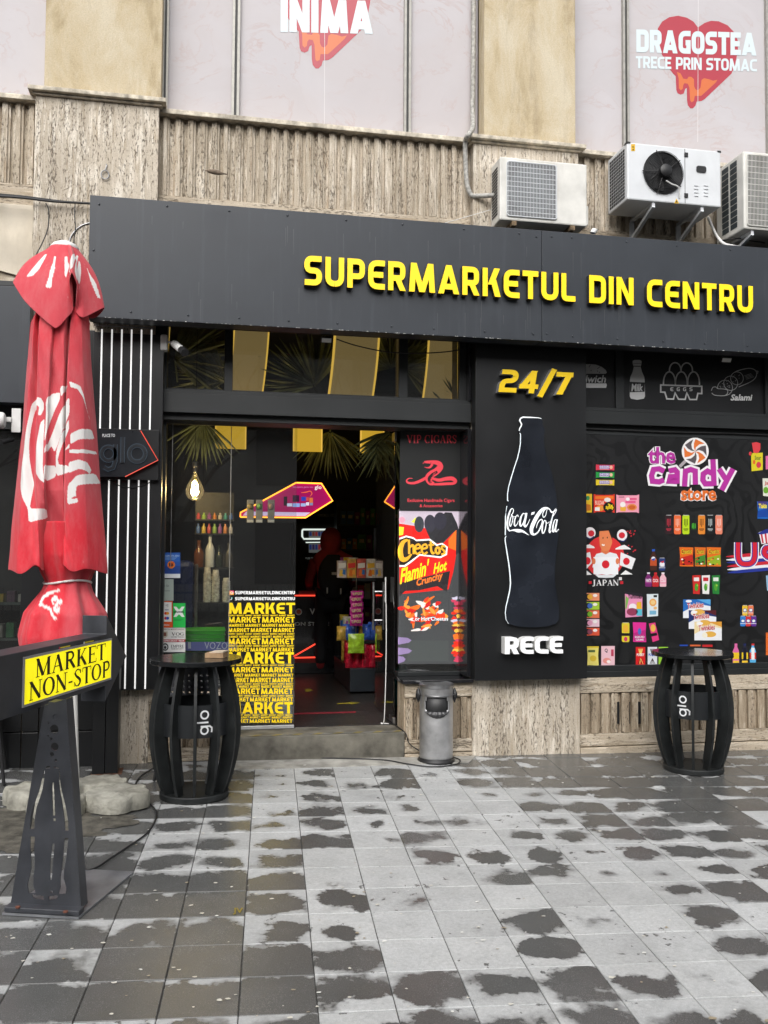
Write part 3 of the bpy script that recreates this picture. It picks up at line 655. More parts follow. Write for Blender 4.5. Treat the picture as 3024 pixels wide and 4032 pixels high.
for px in (2433, 2474, 2516): 
    x = X_(px, 2800, 7.37); m.box(x-.008, x+.014, 7.368, 7.39, Z_(px, 2850, 7.37), Z_(px, 2764, 7.37))
m.build('vent_slot', M_INT, B)
m = MB(); c = at(2582, 2772, 7.36)
m.tube([(c[0]+.018*math.cos(a), 7.352, c[2]+.02*math.sin(a)) for a in [2*math.pi*i/20 for i in range(21)]], .003, 6); m.box(c[0]-.01, c[0]+.012, 7.36, 7.372, c[2]+.014, c[2]+.045)
m.build('wall_ring', M_STEEL, B)
m = MB(); c = at(414, 690, 7.355)
m.tube([(c[0]+.03*math.cos(a), 7.345, c[2]+.035*math.sin(a)) for a in [2*math.pi*i/18 for i in range(19)]], .005, 6); m.tube([(c[0], 7.345, c[2]+.035), (c[0]+.012, 7.35, c[2]+.08), (c[0], 7.37, c[2]+.1)], .005, 6)
m.build('wall_hook', M_STEELD, B)
# step into the shop
m = MB(); m.box(.13, 1.626, 7.36, 7.70, -.2, .341); M_STEP = pmat('worn_concrete_step', (.16,.15,.125), .85, 0, .4, 5, .7, .003, 60, .25, 0, (.075,.07,.055))
st = m.build('step', M_STEP, B, bevel=.008)
m = Print(0, fr=lambda x, y, l: (x, y, .343+l*.0006), px=lambda a, b_: hz(a, b_, .343)[:2])
m.wpoly([(.14,7.365),(1.61,7.365),(1.61,7.43),(.14,7.43)], (150,148,140), 0)
for k in range(9): m.wpoly([(.2+k*.165,7.37),(.26+k*.165,7.37),(.31+k*.165,7.43),(.25+k*.165,7.43)], (176,160,96), 1)
m.build('edge_tape', colmat('worn_tape', .7, 0, .5, .45), st)

# smooth cream slabs left of the pilaster
M_CREAM = pmat('cream_marble', (.58,.52,.42), .6, 0, .16, 3, .2, .001, 60, .3, 0, (.42,.36,.27))
for px0, px1 in ((-400, -8), (-4, 172)):
    m = MB(); xa, xb = X_(px0,950,7.44), X_(px1,950,7.44); m.add([(xa,7.43,Z_(px1,1075,7.43)),(xb,7.43,Z_(px1,1112,7.43)),(xb,7.454,Z_(px1,1112,7.43)),(xa,7.454,Z_(px1,1075,7.43)),(xa,7.43,Z_(90,806,7.43)),(xb,7.43,Z_(90,806,7.43)),(xb,7.454,Z_(90,806,7.43)),(xa,7.454,Z_(90,806,7.43))], [(3,2,1,0),(4,5,6,7),(0,1,5,4),(1,2,6,5),(2,3,7,6),(3,0,4,7)]); m.build('stone_slab', M_CREAM, B, bevel=.004)
# ================================================================ fascia sign
FA = thing('fascia_sign', 'long dark grey fascia board with raised yellow capital letters over the shop', 'shop sign', (2, 7.0, 3.55))
YF = 6.98; zb, zt = 3.546, 4.466
m = MB(); m.box(-.888, 2.670, YF, 7.14, zb, zt); m.build('fascia_panel', M_FASC, FA, bevel=.003)
m = MB(); m.box(2.674, 6.6, YF, 7.14, zb, zt); m.build('fascia_panel', M_FASC, FA, bevel=.003)
m = MB(); m.box(-.88, 6.6, 7.142, 7.50, 4.385, 4.41); m.box(-.88, -.84, 7.142, 7.35, zb+.02, 4.384); m.build('light_block_and_return', M_FRAME, FA)  # added cover stops light leaking behind the board, with the left end return
m = MB(); m.box(-.86, 6.6, 7.142, 7.152, zb-.002, zb+.03)
for k in range(7): m.box(-.5+k*.95, -.46+k*.95, 7.142, 7.36, zb+.12, zb+.16)
m.build('back_rail', M_FRAME, FA)
ch = MB(); rgc = random.Random(2)
for k in range(150):
    x = rgc.uniform(-.86, 5.2); w_ = rgc.uniform(.004, .02); h_ = rgc.uniform(.002, .006); ch.add([(x, YF-.0012, zb+.001), (x+w_, YF-.0012, zb+.001), (x+w_*.7, YF-.0012, zb+h_), (x+w_*.2, YF-.0012, zb+h_*.8)], [(0,1,2,3)], (.6,.6,.58))
for k in range(46):
    x = rgc.uniform(-.6, 5.2); z = rgc.choice((3.87, 4.35, 3.75))-rgc.uniform(0, .05); L_ = rgc.uniform(.05, .28); ch.add([(x, YF-.0012, z), (x+.0025, YF-.0012, z), (x+.002, YF-.0012, max(zb+.01, z-L_)), (x+.001, YF-.0012, max(zb+.01, z-L_))], [(0,3,2,1)], (.10,.105,.11))
cho = ch.build('paint_chips', M_PRINT, FA); cho['kind'] = 'stuff'

sp_ = [(-.8, 4.40), (-.83, 4.05), (-.83, 3.8)]+[(-.35+k*.47, 4.425) for k in range(14)]+[(-.55+k*.39, 3.60) for k in range(17)]+[(2.60, 3.61), (2.74, 3.61), (2.6, 4.41), (2.74, 4.42)]
sph = MB(); sph.lathe([(.0001,-.006),(.006,-.0045),(.009,0),(.009,.001)], (0,0,0), 10, lambda x, y, z: (x, z, y))
sme = bpy.data.meshes.new('screw'); sme.from_pydata(sph.v, [], sph.f); sme.materials.append(M_FASC)
for x, z in sp_:
    o = bpy.data.objects.new('screw', sme); COL.objects.link(o); o.parent = FA; o.location = Vector((x+random.uniform(-.03,.03), YF-.001, z))-FA.location
fx0, fz0 = W(1197, 1122, 6.93); fx1, fz1 = W(2963, 1127, 6.93)
letters3d('SUPERMARKETUL DIN CENTRU', fx0, 3.873, fx1, 4.104, 6.925, .054, M_YEL, FA, M_YELD, .195, .12)
# ================================================================ pillar sign
PS = thing('pillar_sign', 'tall black boxed sign on the pillar with white bottle outline and yellow digits', 'sign', (2.68, 7.24, .76))
YPn = 7.24
m = MB(); m.box(2.187, 3.169, YPn, 7.36, .762, 3.60); m.build('sign_box', M_BLK, PS, bevel=.003)
M_SIL = pmat('silver_return', (.42,.42,.43), .35, .6, .08)
x0, _ = W(1962, 1545, 7.17); x1, _ = W(2246, 1545, 7.17); z0 = Z_(2100, 1549, 7.17); z1 = Z_(2100, 1460, 7.17)
M_AMB = pmat('amber_acrylic', (.80,.54,.008), .35, 0, .04)
letters3d('24/7', x0, z0, x1, z1, 7.17, .07, M_AMB, PS, M_SIL, .205, .06, .13)
M_WLED = emat('white_backlit', (.92,.97,1), .14, (.8,.8,.8))
x0, z0 = W(1988, 2576, 7.15); x1, z1 = W(2217, 2507, 7.15)
letters3d('RECE', x0, z0, x1, z1, 7.15, .09, M_WLED, PS, M_WPL, .225, .06)
cr1 = lambda x, y: (1850+x*.3165, 1350+y*.3165); cr2 = lambda x, y: (1850+x*.3165, 2000+y*.3165)
left1 = [(660,925),(630,940),(620,965),(632,990),(643,1012),(638,1035),(620,1065),(612,1095),(622,1122),(630,1140),(628,1250),(615,1340),(590,1440),(550,1560),(510,1690),(480,1800),(468,1880),(468,1958),(478,1970),(460,2030),(446,2110)]
left2 = [(447,40),(443,110),(440,338),(452,350),(438,372),(440,420),(462,560),(485,700),(500,840),(505,940),(495,1030),(470,1140),(448,1230),(440,1310),(450,1390),(482,1440)]
bot2 = [(600,1475),(780,1487),(960,1475),(1070,1440),(1105,1390),(1110,1250),(1085,1100),(1060,950),(1055,800),(1070,600),(1090,450),(1105,340),(1103,150)]
rt1 = [(1095,2100),(1075,1900),(1040,1700),(990,1520),(945,1380),(920,1250),(920,1135),(932,1110),(928,1070),(905,1020),(905,980),(895,945),(850,930),(750,925)]
LP = [cr1(*p) for p in left1]+[cr2(*p) for p in left2]; RP = [cr2(*p) for p in bot2]+[cr1(*p) for p in rt1]
YB = 7.215; m = MB(); q = [W(*p, YB) for p in LP+RP]; 
ar = sum(q[i-1][0]*q[i][1]-q[i][0]*q[i-1][1] for i in range(len(q)))
if ar < 0: q = q[::-1]
m.prism(q, lambda u, v, h: (u, h, v), YB, YPn); M_BOT = pmat('dark_bottle_plate', (.015,.018,.025), .24, 0, .25, 3, 0, .001, 80, .5)
bt = m.build('bottle_plate', M_BOT, PS)
m = Print(YB, gain=1.0)
top_ln = [cr1(890,942), cr1(850,932), cr1(750,927)]
m.line(top_ln+LP[:8], [1.5,3,4.5]+[5]*2+[6,5,5,5,4,3], (246,252,255), 1)
m.line(LP[8:19], 3.4, (240,250,255), 1); m.line(LP[19:24], [3.4,4,4.2,4.2,4], (240,250,255), 1); m.line(LP[24:], [3,3.4,4,4.2,4.4,4.6,4.6,4.4,4,3.6,3,1.8,1][:len(LP[24:])], (240,250,255), 1)
def coca(pr, f, col, k, l=2):
    """flowing script wordmark; k = pixels per unit of the tracing"""
    def s(pts, wd, n=6, dl=0): pr.line([f(*p) for p in pts], [w_*k for w_ in wd] if hasattr(wd, '__len__') else wd*k, col, l+dl, n)
    s([(508,92),(530,70),(542,32),(530,8),(508,22),(485,80),(468,150),(466,215),(478,265),(500,290)], [6,10,10,8,14,20,22,22,20,14])
    s([(492,285),(545,276),(600,284),(660,292),(734,340)], [8,20,42,26,3], 6, .5)
    s([(520,92),(505,130),(494,190),(504,228),(522,190),(534,130),(526,92),(516,100)], [8,12,14,12,9,9,8,6], 6, .5)
    s([(530,100),(548,112),(566,104)], 6, 4, 1)
    s([(600,112),(596,90),(580,96),(560,140),(553,190),(562,226),(584,206),(604,160)], [10,8,8,14,18,14,8,5])
    s([(690,78),(662,70),(634,120),(622,190),(634,226),(660,190),(690,110)], [8,12,20,24,18,10,8], 6, .5)
    s([(704,62),(690,130),(676,200),(690,232),(718,200),(746,140)], [24,26,28,22,10,5], 6, 1)
    pr.poly([f(*p) for p in ((768,56),(808,46),(798,78),(760,88))], col, l)
    s([(1010,40),(985,12),(950,2),(905,16),(850,80),(800,170),(768,250),(770,310),(802,330),(850,296),(888,220),(902,165),(890,142),(862,160),(838,200),(826,252)], [6,16,26,34,44,48,46,38,22,16,16,14,12,12,10,5])
    s([(985,14),(955,10),(925,30),(905,76),(915,116),(940,96),(952,48),(962,10)], [6,8,10,10,10,8,7,6], 6, .5)
    s([(1000,30),(1020,55),(1048,40),(1075,30)], [14,18,14,6], 6, 1)
    s([(930,150),(908,196),(898,270),(908,316),(932,280),(948,200),(940,152)], [10,14,18,14,12,11,10], 6, 1)
    s([(946,176),(968,190),(990,170)], 7, 4, 1.5)
    s([(985,220),(1020,130),(1062,60),(1076,24),(1062,14),(1040,60),(1012,170),(990,270),(994,306),(1012,280)], [8,8,8,8,8,12,18,22,16,7], 6, .5)
    s([(1074,146),(1056,150),(1036,210),(1030,276),(1042,296),(1058,250),(1078,160)], [8,10,16,20,16,9,8], 6, 1)
    s([(1086,142),(1074,200),(1062,268),(1074,296),(1094,268)], [16,18,20,14,5], 6, 1.5)
    pr.ell(*f(1100,270), 7*k, 9*k, col, l+2, 10)
coca(m, cr2, (248,252,255), .3165)
m.build('outline_print', colmat('lit_print', .35, .10), bt)
# ================================================================ striped light panel and hexagonal sign
SPN = thing('striped_panel', 'black wall panel with thin vertical white light strips beside the window', 'wall panel', (-.6, 7.25, .75))
m = MB(); m.box(-.873, -.345, 7.25, 7.36, .747, 3.50); m.build('board', M_BLK, SPN, bevel=.003)
M_STRIP = emat('strip_light', (1, .99, .96), .42, (.7,.7,.7))
for px in (401.6, 441.3, 480.2, 518.7, 557.6, 597):
    x = X_(px, 1290, 7.243)
    for za, zc in ((Z_(px, 1692, 7.243), Z_(px, 1291+px*.012, 7.243)), (Z_(px, 2712, 7.243), Z_(px, 1885, 7.243))):
        m = MB(); m.box(x-.0055, x+.0055, 7.243, 7.2505, za, zc); m.build('light_strip', M_STRIP, SPN)
m = MB(); xa, xb = X_(375,1290,7.24), X_(605,1290,7.24); zz = Z_(450,1284,7.24); m.box(xa, xb, 7.238, 7.25, zz-.004, zz+.004); m.build('top_trim', M_STEELD, SPN)
m = MB(); a = [at(px, py, 7.243) for px, py in ((425,1888),(470,1912),(512,1920),(560,1912),(620,1886))]; m.tube([tuple(p) for p in spline([tuple(v) for v in a], 5)], .004, 5); m.build('drooping_wire', M_CABLE, SPN)
HX = thing('hexagonal_sign', 'black hexagonal sign with raised dark letters and red edge tubes on the striped panel', 'sign', (-.6, 7.2, 2.4))
m = MB(); xa, za = W(345, 1885, 7.20); xb, zc = W(627, 1694, 7.20); m.box(xa, xb, 7.20, 7.2425, za, zc); m.build('backing', M_BLK, HX, bevel=.002)
hx = [W(*p, 7.165) for p in ((345,1877),(493,1877),(622,1812),(554,1696),(345,1693))]
m = MB(); m.prism(hx, lambda u, v, h: (u, h, v), 7.165, 7.20); fp = m.build('face_plate', pmat('sign_face', (.018,.021,.026), .3), HX)
M_RED = emat('red_tube', (1, .12, .07), .55, (.4,.03,.02))
m = MB(); m.tube([(*( [X_(554,1696,7.16), 7.160, Z_(554,1696,7.16)] ),), at(622,1812,7.16), at(493,1877,7.16)], .0035, 6); m.build('red_tube', M_RED, HX)
m = Print(7.165); m.text('PLACE TO', 403, 1708, 453, 1721, (225,228,230), 1, 'b', .03); m.build('small_print', M_PRINT, fp)
def rawline(pts, wd, mat, name, parent, Y, dep):
    L, R = strip([W(*p, Y) for p in pts], wd); mb = MB(); n = len(L)
    v = [(x, Y, z) for x, z in L]+[(x, Y, z) for x, z in R]+[(x, Y+dep, z) for x, z in L]+[(x, Y+dep, z) for x, z in R]; fs = []
    for i in range(n-1): fs += [(i, i+1, n+i+1, n+i), (i, 2*n+i, 2*n+i+1, i+1), (n+i, n+i+1, 3*n+i+1, 3*n+i)]
    fs += [(0, n, 3*n, 2*n), (n-1, 3*n-1, 4*n-1, 2*n-1)]
    mb.add(v, fs); return mb.build(name, mat, parent)
M_GLO = pmat('raised_dark_letter', (.03,.034,.04), .3); M_HALO = emat('blue_halo', (.35,.55,.75), .12, (.03,.04,.05))
f5 = lambda x, y: (x*.4522, 1600+y*.4522)
circ = lambda cx, cy, r, a0=0, a1=360: [f5(cx+r*math.cos(math.radians(a0+(a1-a0)*i/28)), cy+r*math.sin(math.radians(a0+(a1-a0)*i/28))) for i in range(29)]
for pts in (circ(1195,412,70), [f5(1070,268), f5(1066,490)], circ(945,412,60), [f5(1005,330), f5(1003,480), f5(985,535), f5(940,550), f5(905,530)]):
    o = rawline(pts, .026, M_GLO, 'letter', HX, 7.155, .0095); rawline(pts, .031, M_HALO, 'halo', o, 7.1635, .0012)
# black post below the panel
PB = thing('black_post', 'narrow black box post with a rusty foot below the striped panel', 'post', (-.75, 7.1, .15))
pb = gnd(364, 3043); pe = gnd(464, 3043); x0, x1 = pb[0], pe[0]; yb = 7.06
m = MB(); m.box(x0, (x0+x1)/2-.002, yb, 7.24, .165, Z_(400, 2640, yb)); m.box((x0+x1)/2+.002, x1, yb+.003, 7.24, .165, Z_(400, 2640, yb)); m.build('casing', M_BLK, PB, bevel=.003)
m = MB(); m.box(x0-.004, x1+.03, yb-.01, 7.24, gz(x0, yb)-.02, .165); m.build('foot_plate', pmat('rusty_steel', (.16,.075,.045), .75, .3, .4, 30), PB)
# ================================================================ shopfront: frames, panes
SF = thing('shopfront', 'black framed shopfront with glass door and transom windows under the fascia', 'shopfront', (1, 7.6, .35))
YG = 7.66
def fbox(name, x0, x1, y0, y1, z0, z1, mat=None, bev=.003): m = MB(); m.box(x0, x1, y0, y1, z0, z1); return m.build(name, mat or M_FRAME, SF, bevel=bev)
fbox('transom_beam', -.42, 2.187, 7.365, 7.60, 2.915, 3.07); fbox('transom_beam', -.42, 2.187, 7.42, 7.70, 2.862, 2.913)
fbox('transom_cap', -.42, 2.187, 7.38, 7.56, 3.0705, 3.10)
YT = 7.50
xs = [X_(p, 1450, 7.46) for p in (640, 657, 884, 917, 1571, 1606, 1809, 1840)]
fbox('jamb', -.42, xs[1], 7.46, 7.70, 3.1005, 4.05); fbox('mullion', xs[2], xs[3], 7.46, 7.60, 3.1005, 4.05); fbox('mullion', xs[4], xs[5], 7.46, 7.60, 3.1005, 4.05); fbox('jamb', xs[6], 2.19, 7.46, 7.70, 3.1005, 4.05)
tp = []
for a, c in ((xs[1], xs[2]), (xs[3], xs[4]), (xs[5], xs[6])):
    fbox('bottom_rail', a+.001, c-.001, 7.47, 7.56, 3.1005, 3.128)
    m = MB(); m.box(a+.002, c-.002, YT+.01, YT+.018, 3.129, 4.04); tp.append(m.build('transom_pane', M_GLASS, SF))
fbox('jamb', -.42, X_(652, 2000, 7.60), 7.50, 7.70, .735, 2.861); 
fbox('reveal', 2.155, 2.188, 7.362, 7.72, .78, 2.861, M_GLOSSB, .002); fbox('reveal', 2.165, 2.188, 7.362, 7.46, 3.1005, 4.0, M_GLOSSB, .002)
xl, xm, xd = X_(652,2000,YG), X_(908,2000,YG), X_(1167,2000,YG); xv0, xv1 = 1.625, 2.152
m = MB(); m.box(xl, xm-.002, YG, YG+.009, .76, 2.86); lp = m.build('window_pane', M_GLASS, SF)
m = MB(); m.box(xm+.002, xd, YG, YG+.009, .372, 2.86); dp = m.build('door_pane', M_GLASS, SF)
m = MB(); m.box(xv0, xv1, YG-.06, YG-.051, .80, 2.86); vp_ = m.build('window_pane', M_GLASS, SF)
m = MB(); m.box(xm+.002, xd, YG-.012, YG+.02, .3445, .3715); m.build('bottom_rail', pmat('matt_aluminium', (.55,.56,.56), .4, .5, .1), SF, bevel=.002)
fbox('sill', xl, .13, 7.34, 7.72, .7355, .759); fbox('sill', 1.598, 2.2, 7.325, 7.74, .7355, .764, M_GLOSSB)
fbox('bottom_rail', 1.612, 2.155, 7.585, 7.70, .7645, .799)
m = MB(); m.box(xm-.004, xm+.001, YG-.006, YG+.014, .37, 2.86); m.build('edge_trim', M_ALU, SF)
m = MB(); m.box(xl+.045, xl+.05, YG-.008, YG-.001, 1.68, 2.86); m.build('edge_trim', M_STEEL, SF)
# prints on the door pane
pr = Print(YG, gain=1.15); c6 = lambda x, y: (600+x*.4067, 2000+y*.4067); YL = (250,214,20)
rows = [(918,1025,1),(1033,1048,8),(1055,1110,2),(1122,1150,4),(1162,1202,3),(1211,1227,8),(1236,1257,6),(1263,1320,2),(1327,1343,8),(1352,1390,3),(1396,1507,1),(1515,1530,8),(1541,1592,2),(1604,1633,4),(1643,1688,3),(1695,1711,8),(1717,1741,6),(1747,1802,2),(1810,1827,8),(1834,1874,3),(1880,1991,1),(1997,2012,8),(2017,2038,6),(2045,2080,3)]
for a, c, n in rows:
    xa = 735-(a-918)*.004; xb = 1380-(a-918)*.022; gap = (xb-xa)*.012+3; wd = (xb-xa-gap*(n-1))/n
    for k in range(n):
        p0 = c6(xa+k*(wd+gap), a); p1 = c6(xa+k*(wd+gap)+wd, c); pr.text('MARKET', p0[0], p0[1], p1[0], p1[1], YL, 1, 'sans', w=.205, gap=.08)
for a, c in ((804,836), (863,893)):
    p0 = c6(800, a); p1 = c6(1380, c); pr.text('SUPERMARKETULDINCENTRU', *p0, *p1, (240,242,242), 1, 'sans', w=.22, gap=.08)
p0 = c6(747, 800); p1 = c6(789, 842); pr.rect(*p0, *p1, (214,70,110), 1)
pr.poly([c6(747,842),c6(789,842),c6(789,822),c6(747,805)], (240,160,70), 2)
pr.line([(lambda q: q)(c6(768+11*math.cos(t), 821+11*math.sin(t))) for t in [k*.4 for k in range(16)]], 1.6, (250,250,250), 3, 0, True)
pr.line([c6(767,866), c6(767,884)], 2, (240,245,245), 2); pr.ell(*c6(762,887), 2.4, 2.4, (240,245,245), 2, 10); pr.line([c6(767,867), c6(776,876)], 2, (90,220,220), 3)
pr.build('window_lettering', M_PRINT, dp)
# stickers on the left pane
pr = Print(YG, gain=.9)
def R6(x0, y0, x1, y1, col, l=1): pr.rect(*c6(x0, y0), *c6(x1, y1), col, l)
R6(90,432,270,678,(232,236,240)); R6(90,432,270,638,(34,84,170),2); R6(95,440,265,520,(40,100,190),3); R6(92,560,268,635,(30,66,140),3)
pr.text('TOLERANTA ZERO', *c6(108,456), *c6(262,472), (190,215,240), 4, 'b', .02)
for k in range(3): R6(108,480+k*9,240-k*12,483+k*9,(150,190,230),4)
pr.ell(*c6(182,550), 15, 15, (240,150,60), 4); pr.ell(*c6(182,550), 12.5, 12.5, (244,120,40), 5); pr.text('18', *c6(162,535), *c6(203,566), (30,30,30), 6, 'b', .04); pr.line([c6(155,575), c6(210,525)], 2.4, (210,60,40), 7)
R6(88,690,205,898,(168,180,172)); pr.text('To Go', *c6(98,742), *c6(160,762), (70,76,74), 2); R6(95,800,170,806,(110,120,116),2)
R6(80,902,196,1158,(226,88,30)); R6(90,912,186,1102,(240,240,238),2)
pr.text('VISA', *c6(120,980), *c6(158,992), (40,60,130), 3, 'b', .03, shear=.2)
for yy, ca, cb in ((1020, (225,60,40), (240,165,40)), (1067, (210,50,60), (50,90,190))):
    pr.ell(*c6(130,yy), 5.8, 5.8, ca, 3); pr.ell(*c6(148,yy), 5.8, 5.8, cb, 4)
for k in range(3): pr.line([c6(126+k*9+7*math.cos(a), 943+(8+k*5)*math.sin(a)) for a in (-.9,-.45,0,.45,.9)], 1.2, (60,60,60), 3)
pr.text('EMAG.RO', *c6(104,1125), *c6(166,1140), (240,240,240), 3)
R6(200,922,320,1158,(40,196,84)); pr.poly([c6(*p) for p in ((205,955),(232,955),(258,985),(285,955),(312,955),(285,1005),(312,1055),(285,1055),(258,1028),(232,1055),(205,1055),(232,1005))], (244,248,244), 2)
pr.text('pluxee', *c6(207,992), *c6(306,1022), (10,20,14), 3, 'b', .03); 
for k in range(2): R6(210,1075+k*12,300-k*20,1079+k*12,(20,120,50),3)
R6(78,1160,320,1275,(226,226,222)); pr.text('OBIECTIV MONITORIZAT', *c6(90,1168), *c6(310,1182), (120,40,40), 2); pr.poly([c6(*p) for p in ((95,1195),(148,1195),(148,1240),(122,1262),(95,1240))], (196,190,170), 2); R6(108,1205,135,1240,(120,70,60),3)
pr.text('VOG', *c6(186,1205), *c6(302,1236), (20,20,22), 2, 'serif'); pr.text('SISTEM TEHNIC', *c6(182,1243), *c6(305,1255), (60,60,60), 2)
R6(78,1272,320,1298,(176,28,40),2); pr.text('DISPECERAT 9864', *c6(90,1277), *c6(308,1294), (238,230,230), 3, 'b', .02)
R6(76,1300,318,1395,(232,232,230),2); pr.ell(*c6(124,1346), 13, 15, (40,44,48), 3); pr.ell(*c6(124,1346), 9, 10, (210,212,212), 4); pr.ell(*c6(124,1350), 5, 6, (40,44,48), 5)
pr.text('EMPIRE', *c6(178,1325), *c6(304,1352), (20,20,22), 3, 'serif'); pr.text('TEAM SECURITY', *c6(180,1358), *c6(302,1370), (70,70,70), 3)
pr.build('window_stickers', M_PRINT, lp)
# cigar decal on the right pane
c7 = lambda x, y: (1500+x*.3164, 1650+y*.3164); YV = YG-.06
pr = Print(YV, gain=1.25); pr.poly([c7(*p) for p in ((238,110),(1005,128),(1000,1140),(232,1136))], (30,31,31), 0); RD = (220,66,78)
pr.text('VIP CIGARS', *c7(322,200), *c7(935,300), RD, 1, 'serif'); pr.text('Exclusive Handmade Cigars', *c7(330,990), *c7(915,1045), RD, 1, 'b', .012); pr.text('& Accessories', *c7(482,1060), *c7(765,1097), RD, 1, 'b', .012)
body = [(395,738),(345,740),(318,770),(345,795),(420,795),(500,765),(555,735),(575,735)]
pr.line([c7(*p) for p in body], [1.5,4,6,8,10,11,11,10], RD, 1, 6)
pr.line([c7(*p) for p in [(590,735),(640,740),(720,760),(800,745),(880,740),(925,770),(900,800),(820,805),(740,810),(660,812)]], [6,10,12,14,16,14,11,11,10,8], RD, 1.5, 6)
pr.line([c7(*p) for p in [(660,805),(612,790),(590,735),(625,690),(690,650),(735,600),(725,560),(680,540),(610,535),(535,535)]], [12,20,26,28,26,24,20,16,13,7], RD, 2, 6)
pr.line([c7(*p) for p in [(620,800),(600,745),(640,695),(700,655)]], [8,13,13,9], (40,24,26), 3, 6)
for k in range(9):
    t = k/8; pr.line([c7(590+60*t,790-130*t+20), c7(625+60*t,785-130*t+10)], 1.6, RD, 4)
pr.line([c7(*p) for p in [(640,560),(610,600),(570,605),(540,598)]], [10,8,4,1.5], RD, 3, 5); pr.line([c7(528,538), c7(522,560)], 2, RD, 3); pr.ell(*c7(620,548), 2, 1.4, (30,20,20), 5, 8)
pr.build('cigar_decal', M_PRINT, vp_)
# open glass door leaf with bar handles
DL = thing('glass_door', 'open frameless glass door leaf with long steel bar handles', 'door', (1.6, 7.68, .36))
m = MB(); m.box(1.598, 1.608, 7.70, 8.57, .36, 2.85); m.build('glass_leaf', M_GLASSD, DL)
m = MB(); m.box(1.592, 1.614, 7.68, 7.86, .346, .40); m.build('floor_hinge', M_STEEL, DL, bevel=.003); m = MB(); m.box(1.592, 1.614, 7.68, 7.80, 2.78, 2.858); m.build('top_hinge', M_STEEL, DL, bevel=.003)
for sx in (-1, 1):
    m = MB(); xh = 1.603+sx*.052; za, zc = Z_(1470, 2480, 8.42), Z_(1470, 2292, 8.42); m.tube([(xh, 8.42, za), (xh, 8.42, zc)], .0125, 12)
    for t in (.2, .8): m.tube([(1.603, 8.42, za+(zc-za)*t), (xh, 8.42, za+(zc-za)*t)], .008, 8)
    m.build('bar_handle', M_STEEL, DL, smooth=True, ang=40)
# ================================================================ advert screen behind the right pane
AS = thing('advert_screen', 'bright portrait advert screen showing a red snack bag behind the right pane', 'screen', (1.9, 7.66, .9))
YS = 7.635; x0, z0 = W(1574, 2612, YS); x1, z1 = W(1818, 2012, YS); x1 = min(x1, 2.150)
m = MB(); m.box(x0-.012, x1, YS, 7.70, z0-.01, z1+.006); m.build('casing', M_STEEL, AS, bevel=.002)
pr = Print(YS, gain=1); c8 = lambda x, y: (1500+x*.3165, 2350+y*.3165)
pr.poly([W and c7(228,1142), c7(998,1150), c8(992,835), c8(215,835)], (66,66,68), 0)
pr.poly([c7(228,1145), c7(998,1150), c7(998,1420), c7(228,1330)], (196,178,192), 1)
pr.ell(*c7(262,1255), 12, 12, (240,150,170), 2); pr.poly([c7(*p) for p in ((375,1280),(430,1225),(470,1280),(430,1300))], (230,225,70), 2)
pr.poly([c7(*p) for p in ((228,1300),(420,1330),(560,1360),(760,1560),(940,1370),(940,1640),(930,1720),(900,1900),(840,2120),(228,2180))], (224,30,24), 3)
pr.poly([c7(*p) for p in ((228,2040),(860,1890),(820,2150),(700,2080),(480,2130),(300,2140),(228,2212))], (42,36,38), 4)
pr.poly([c7(*p) for p in ((840,1500),(940,1365),(940,1640),(840,1600))], (240,110,34), 4)
pr.poly([c7(*p) for p in ((800,1160),(880,1165),(945,1300),(990,1450),(998,1640),(930,1690),(938,1380),(760,1540),(640,1560),(560,1380),(700,1260))], (44,42,46), 5)
for cx, cy, rx, ry, cc in ((475,1310,60,100,(58,60,66)), (610,1300,72,110,(52,49,60)), (735,1270,80,110,(48,45,56))): pr.ell(*c7(cx,cy), rx*.3164, ry*.3164, cc, 6+cx*.001, 20)
pr.poly([c7(*p) for p in ((226,1340),(285,1345),(275,1440),(226,1450))], (225,220,50), 6)
OU = [(228,1480),(310,1450),(400,1470),(440,1500),(610,1490),(700,1560),(760,1540),(830,1590),(820,1690),(740,1730),(480,1700),(370,1790),(300,1840),(228,1840)]
pr.poly([c7(*p) for p in OU], (250,246,244), 7)
pr.poly([c7(*p) for p in [(228,1500),(315,1470),(395,1490),(440,1520),(600,1510),(690,1580),(755,1560),(810,1600),(800,1680),(735,1710),(480,1680),(365,1765),(290,1818),(228,1818)]], (36,28,22), 8)
CH = (240,170,44)
pr.line([c7(*p) for p in ((330,1500),(270,1540),(240,1640),(262,1740),(320,1740),(380,1680))], [8,16,20,20,14,6], CH, 9, 6)
pr.line([c7(*p) for p in ((345,1500),(350,1600),(350,1680))], 9, CH, 9); pr.line([c7(*p) for p in ((352,1600),(390,1570),(405,1600),(405,1680))], 9, CH, 9.5, 4)
for cx in (460, 545): pr.line([c7(cx-30,1615), c7(cx+25,1600), c7(cx+10,1560), c7(cx-30,1580), c7(cx-38,1640), c7(cx-10,1680), c7(cx+32,1655)], 8, CH, 9.5, 5)
pr.line([c7(620,1520), c7(622,1620), c7(640,1670), c7(662,1660)], 9, CH, 9, 5); pr.line([c7(590,1570), c7(660,1565)], 7, CH, 9.5)
pr.line([c7(705+26*math.cos(a), 1635+38*math.sin(a)) for a in [k*.52 for k in range(13)]], 9, CH, 9, 0, False)
pr.line([c7(*p) for p in ((800,1590),(765,1580),(755,1610),(785,1640),(790,1670),(750,1685))], 8, CH, 9, 5)
FY = (250,222,30)
pr.text("Flamin'", *c7(235,1860), *c7(600,2060), FY, 5.5, 'b', .03, shear=.25, slope=-.34); pr.text('Hot', *c7(650,1800), *c7(820,1930), FY, 5.5, 'b', .03, shear=.25, slope=-.3)
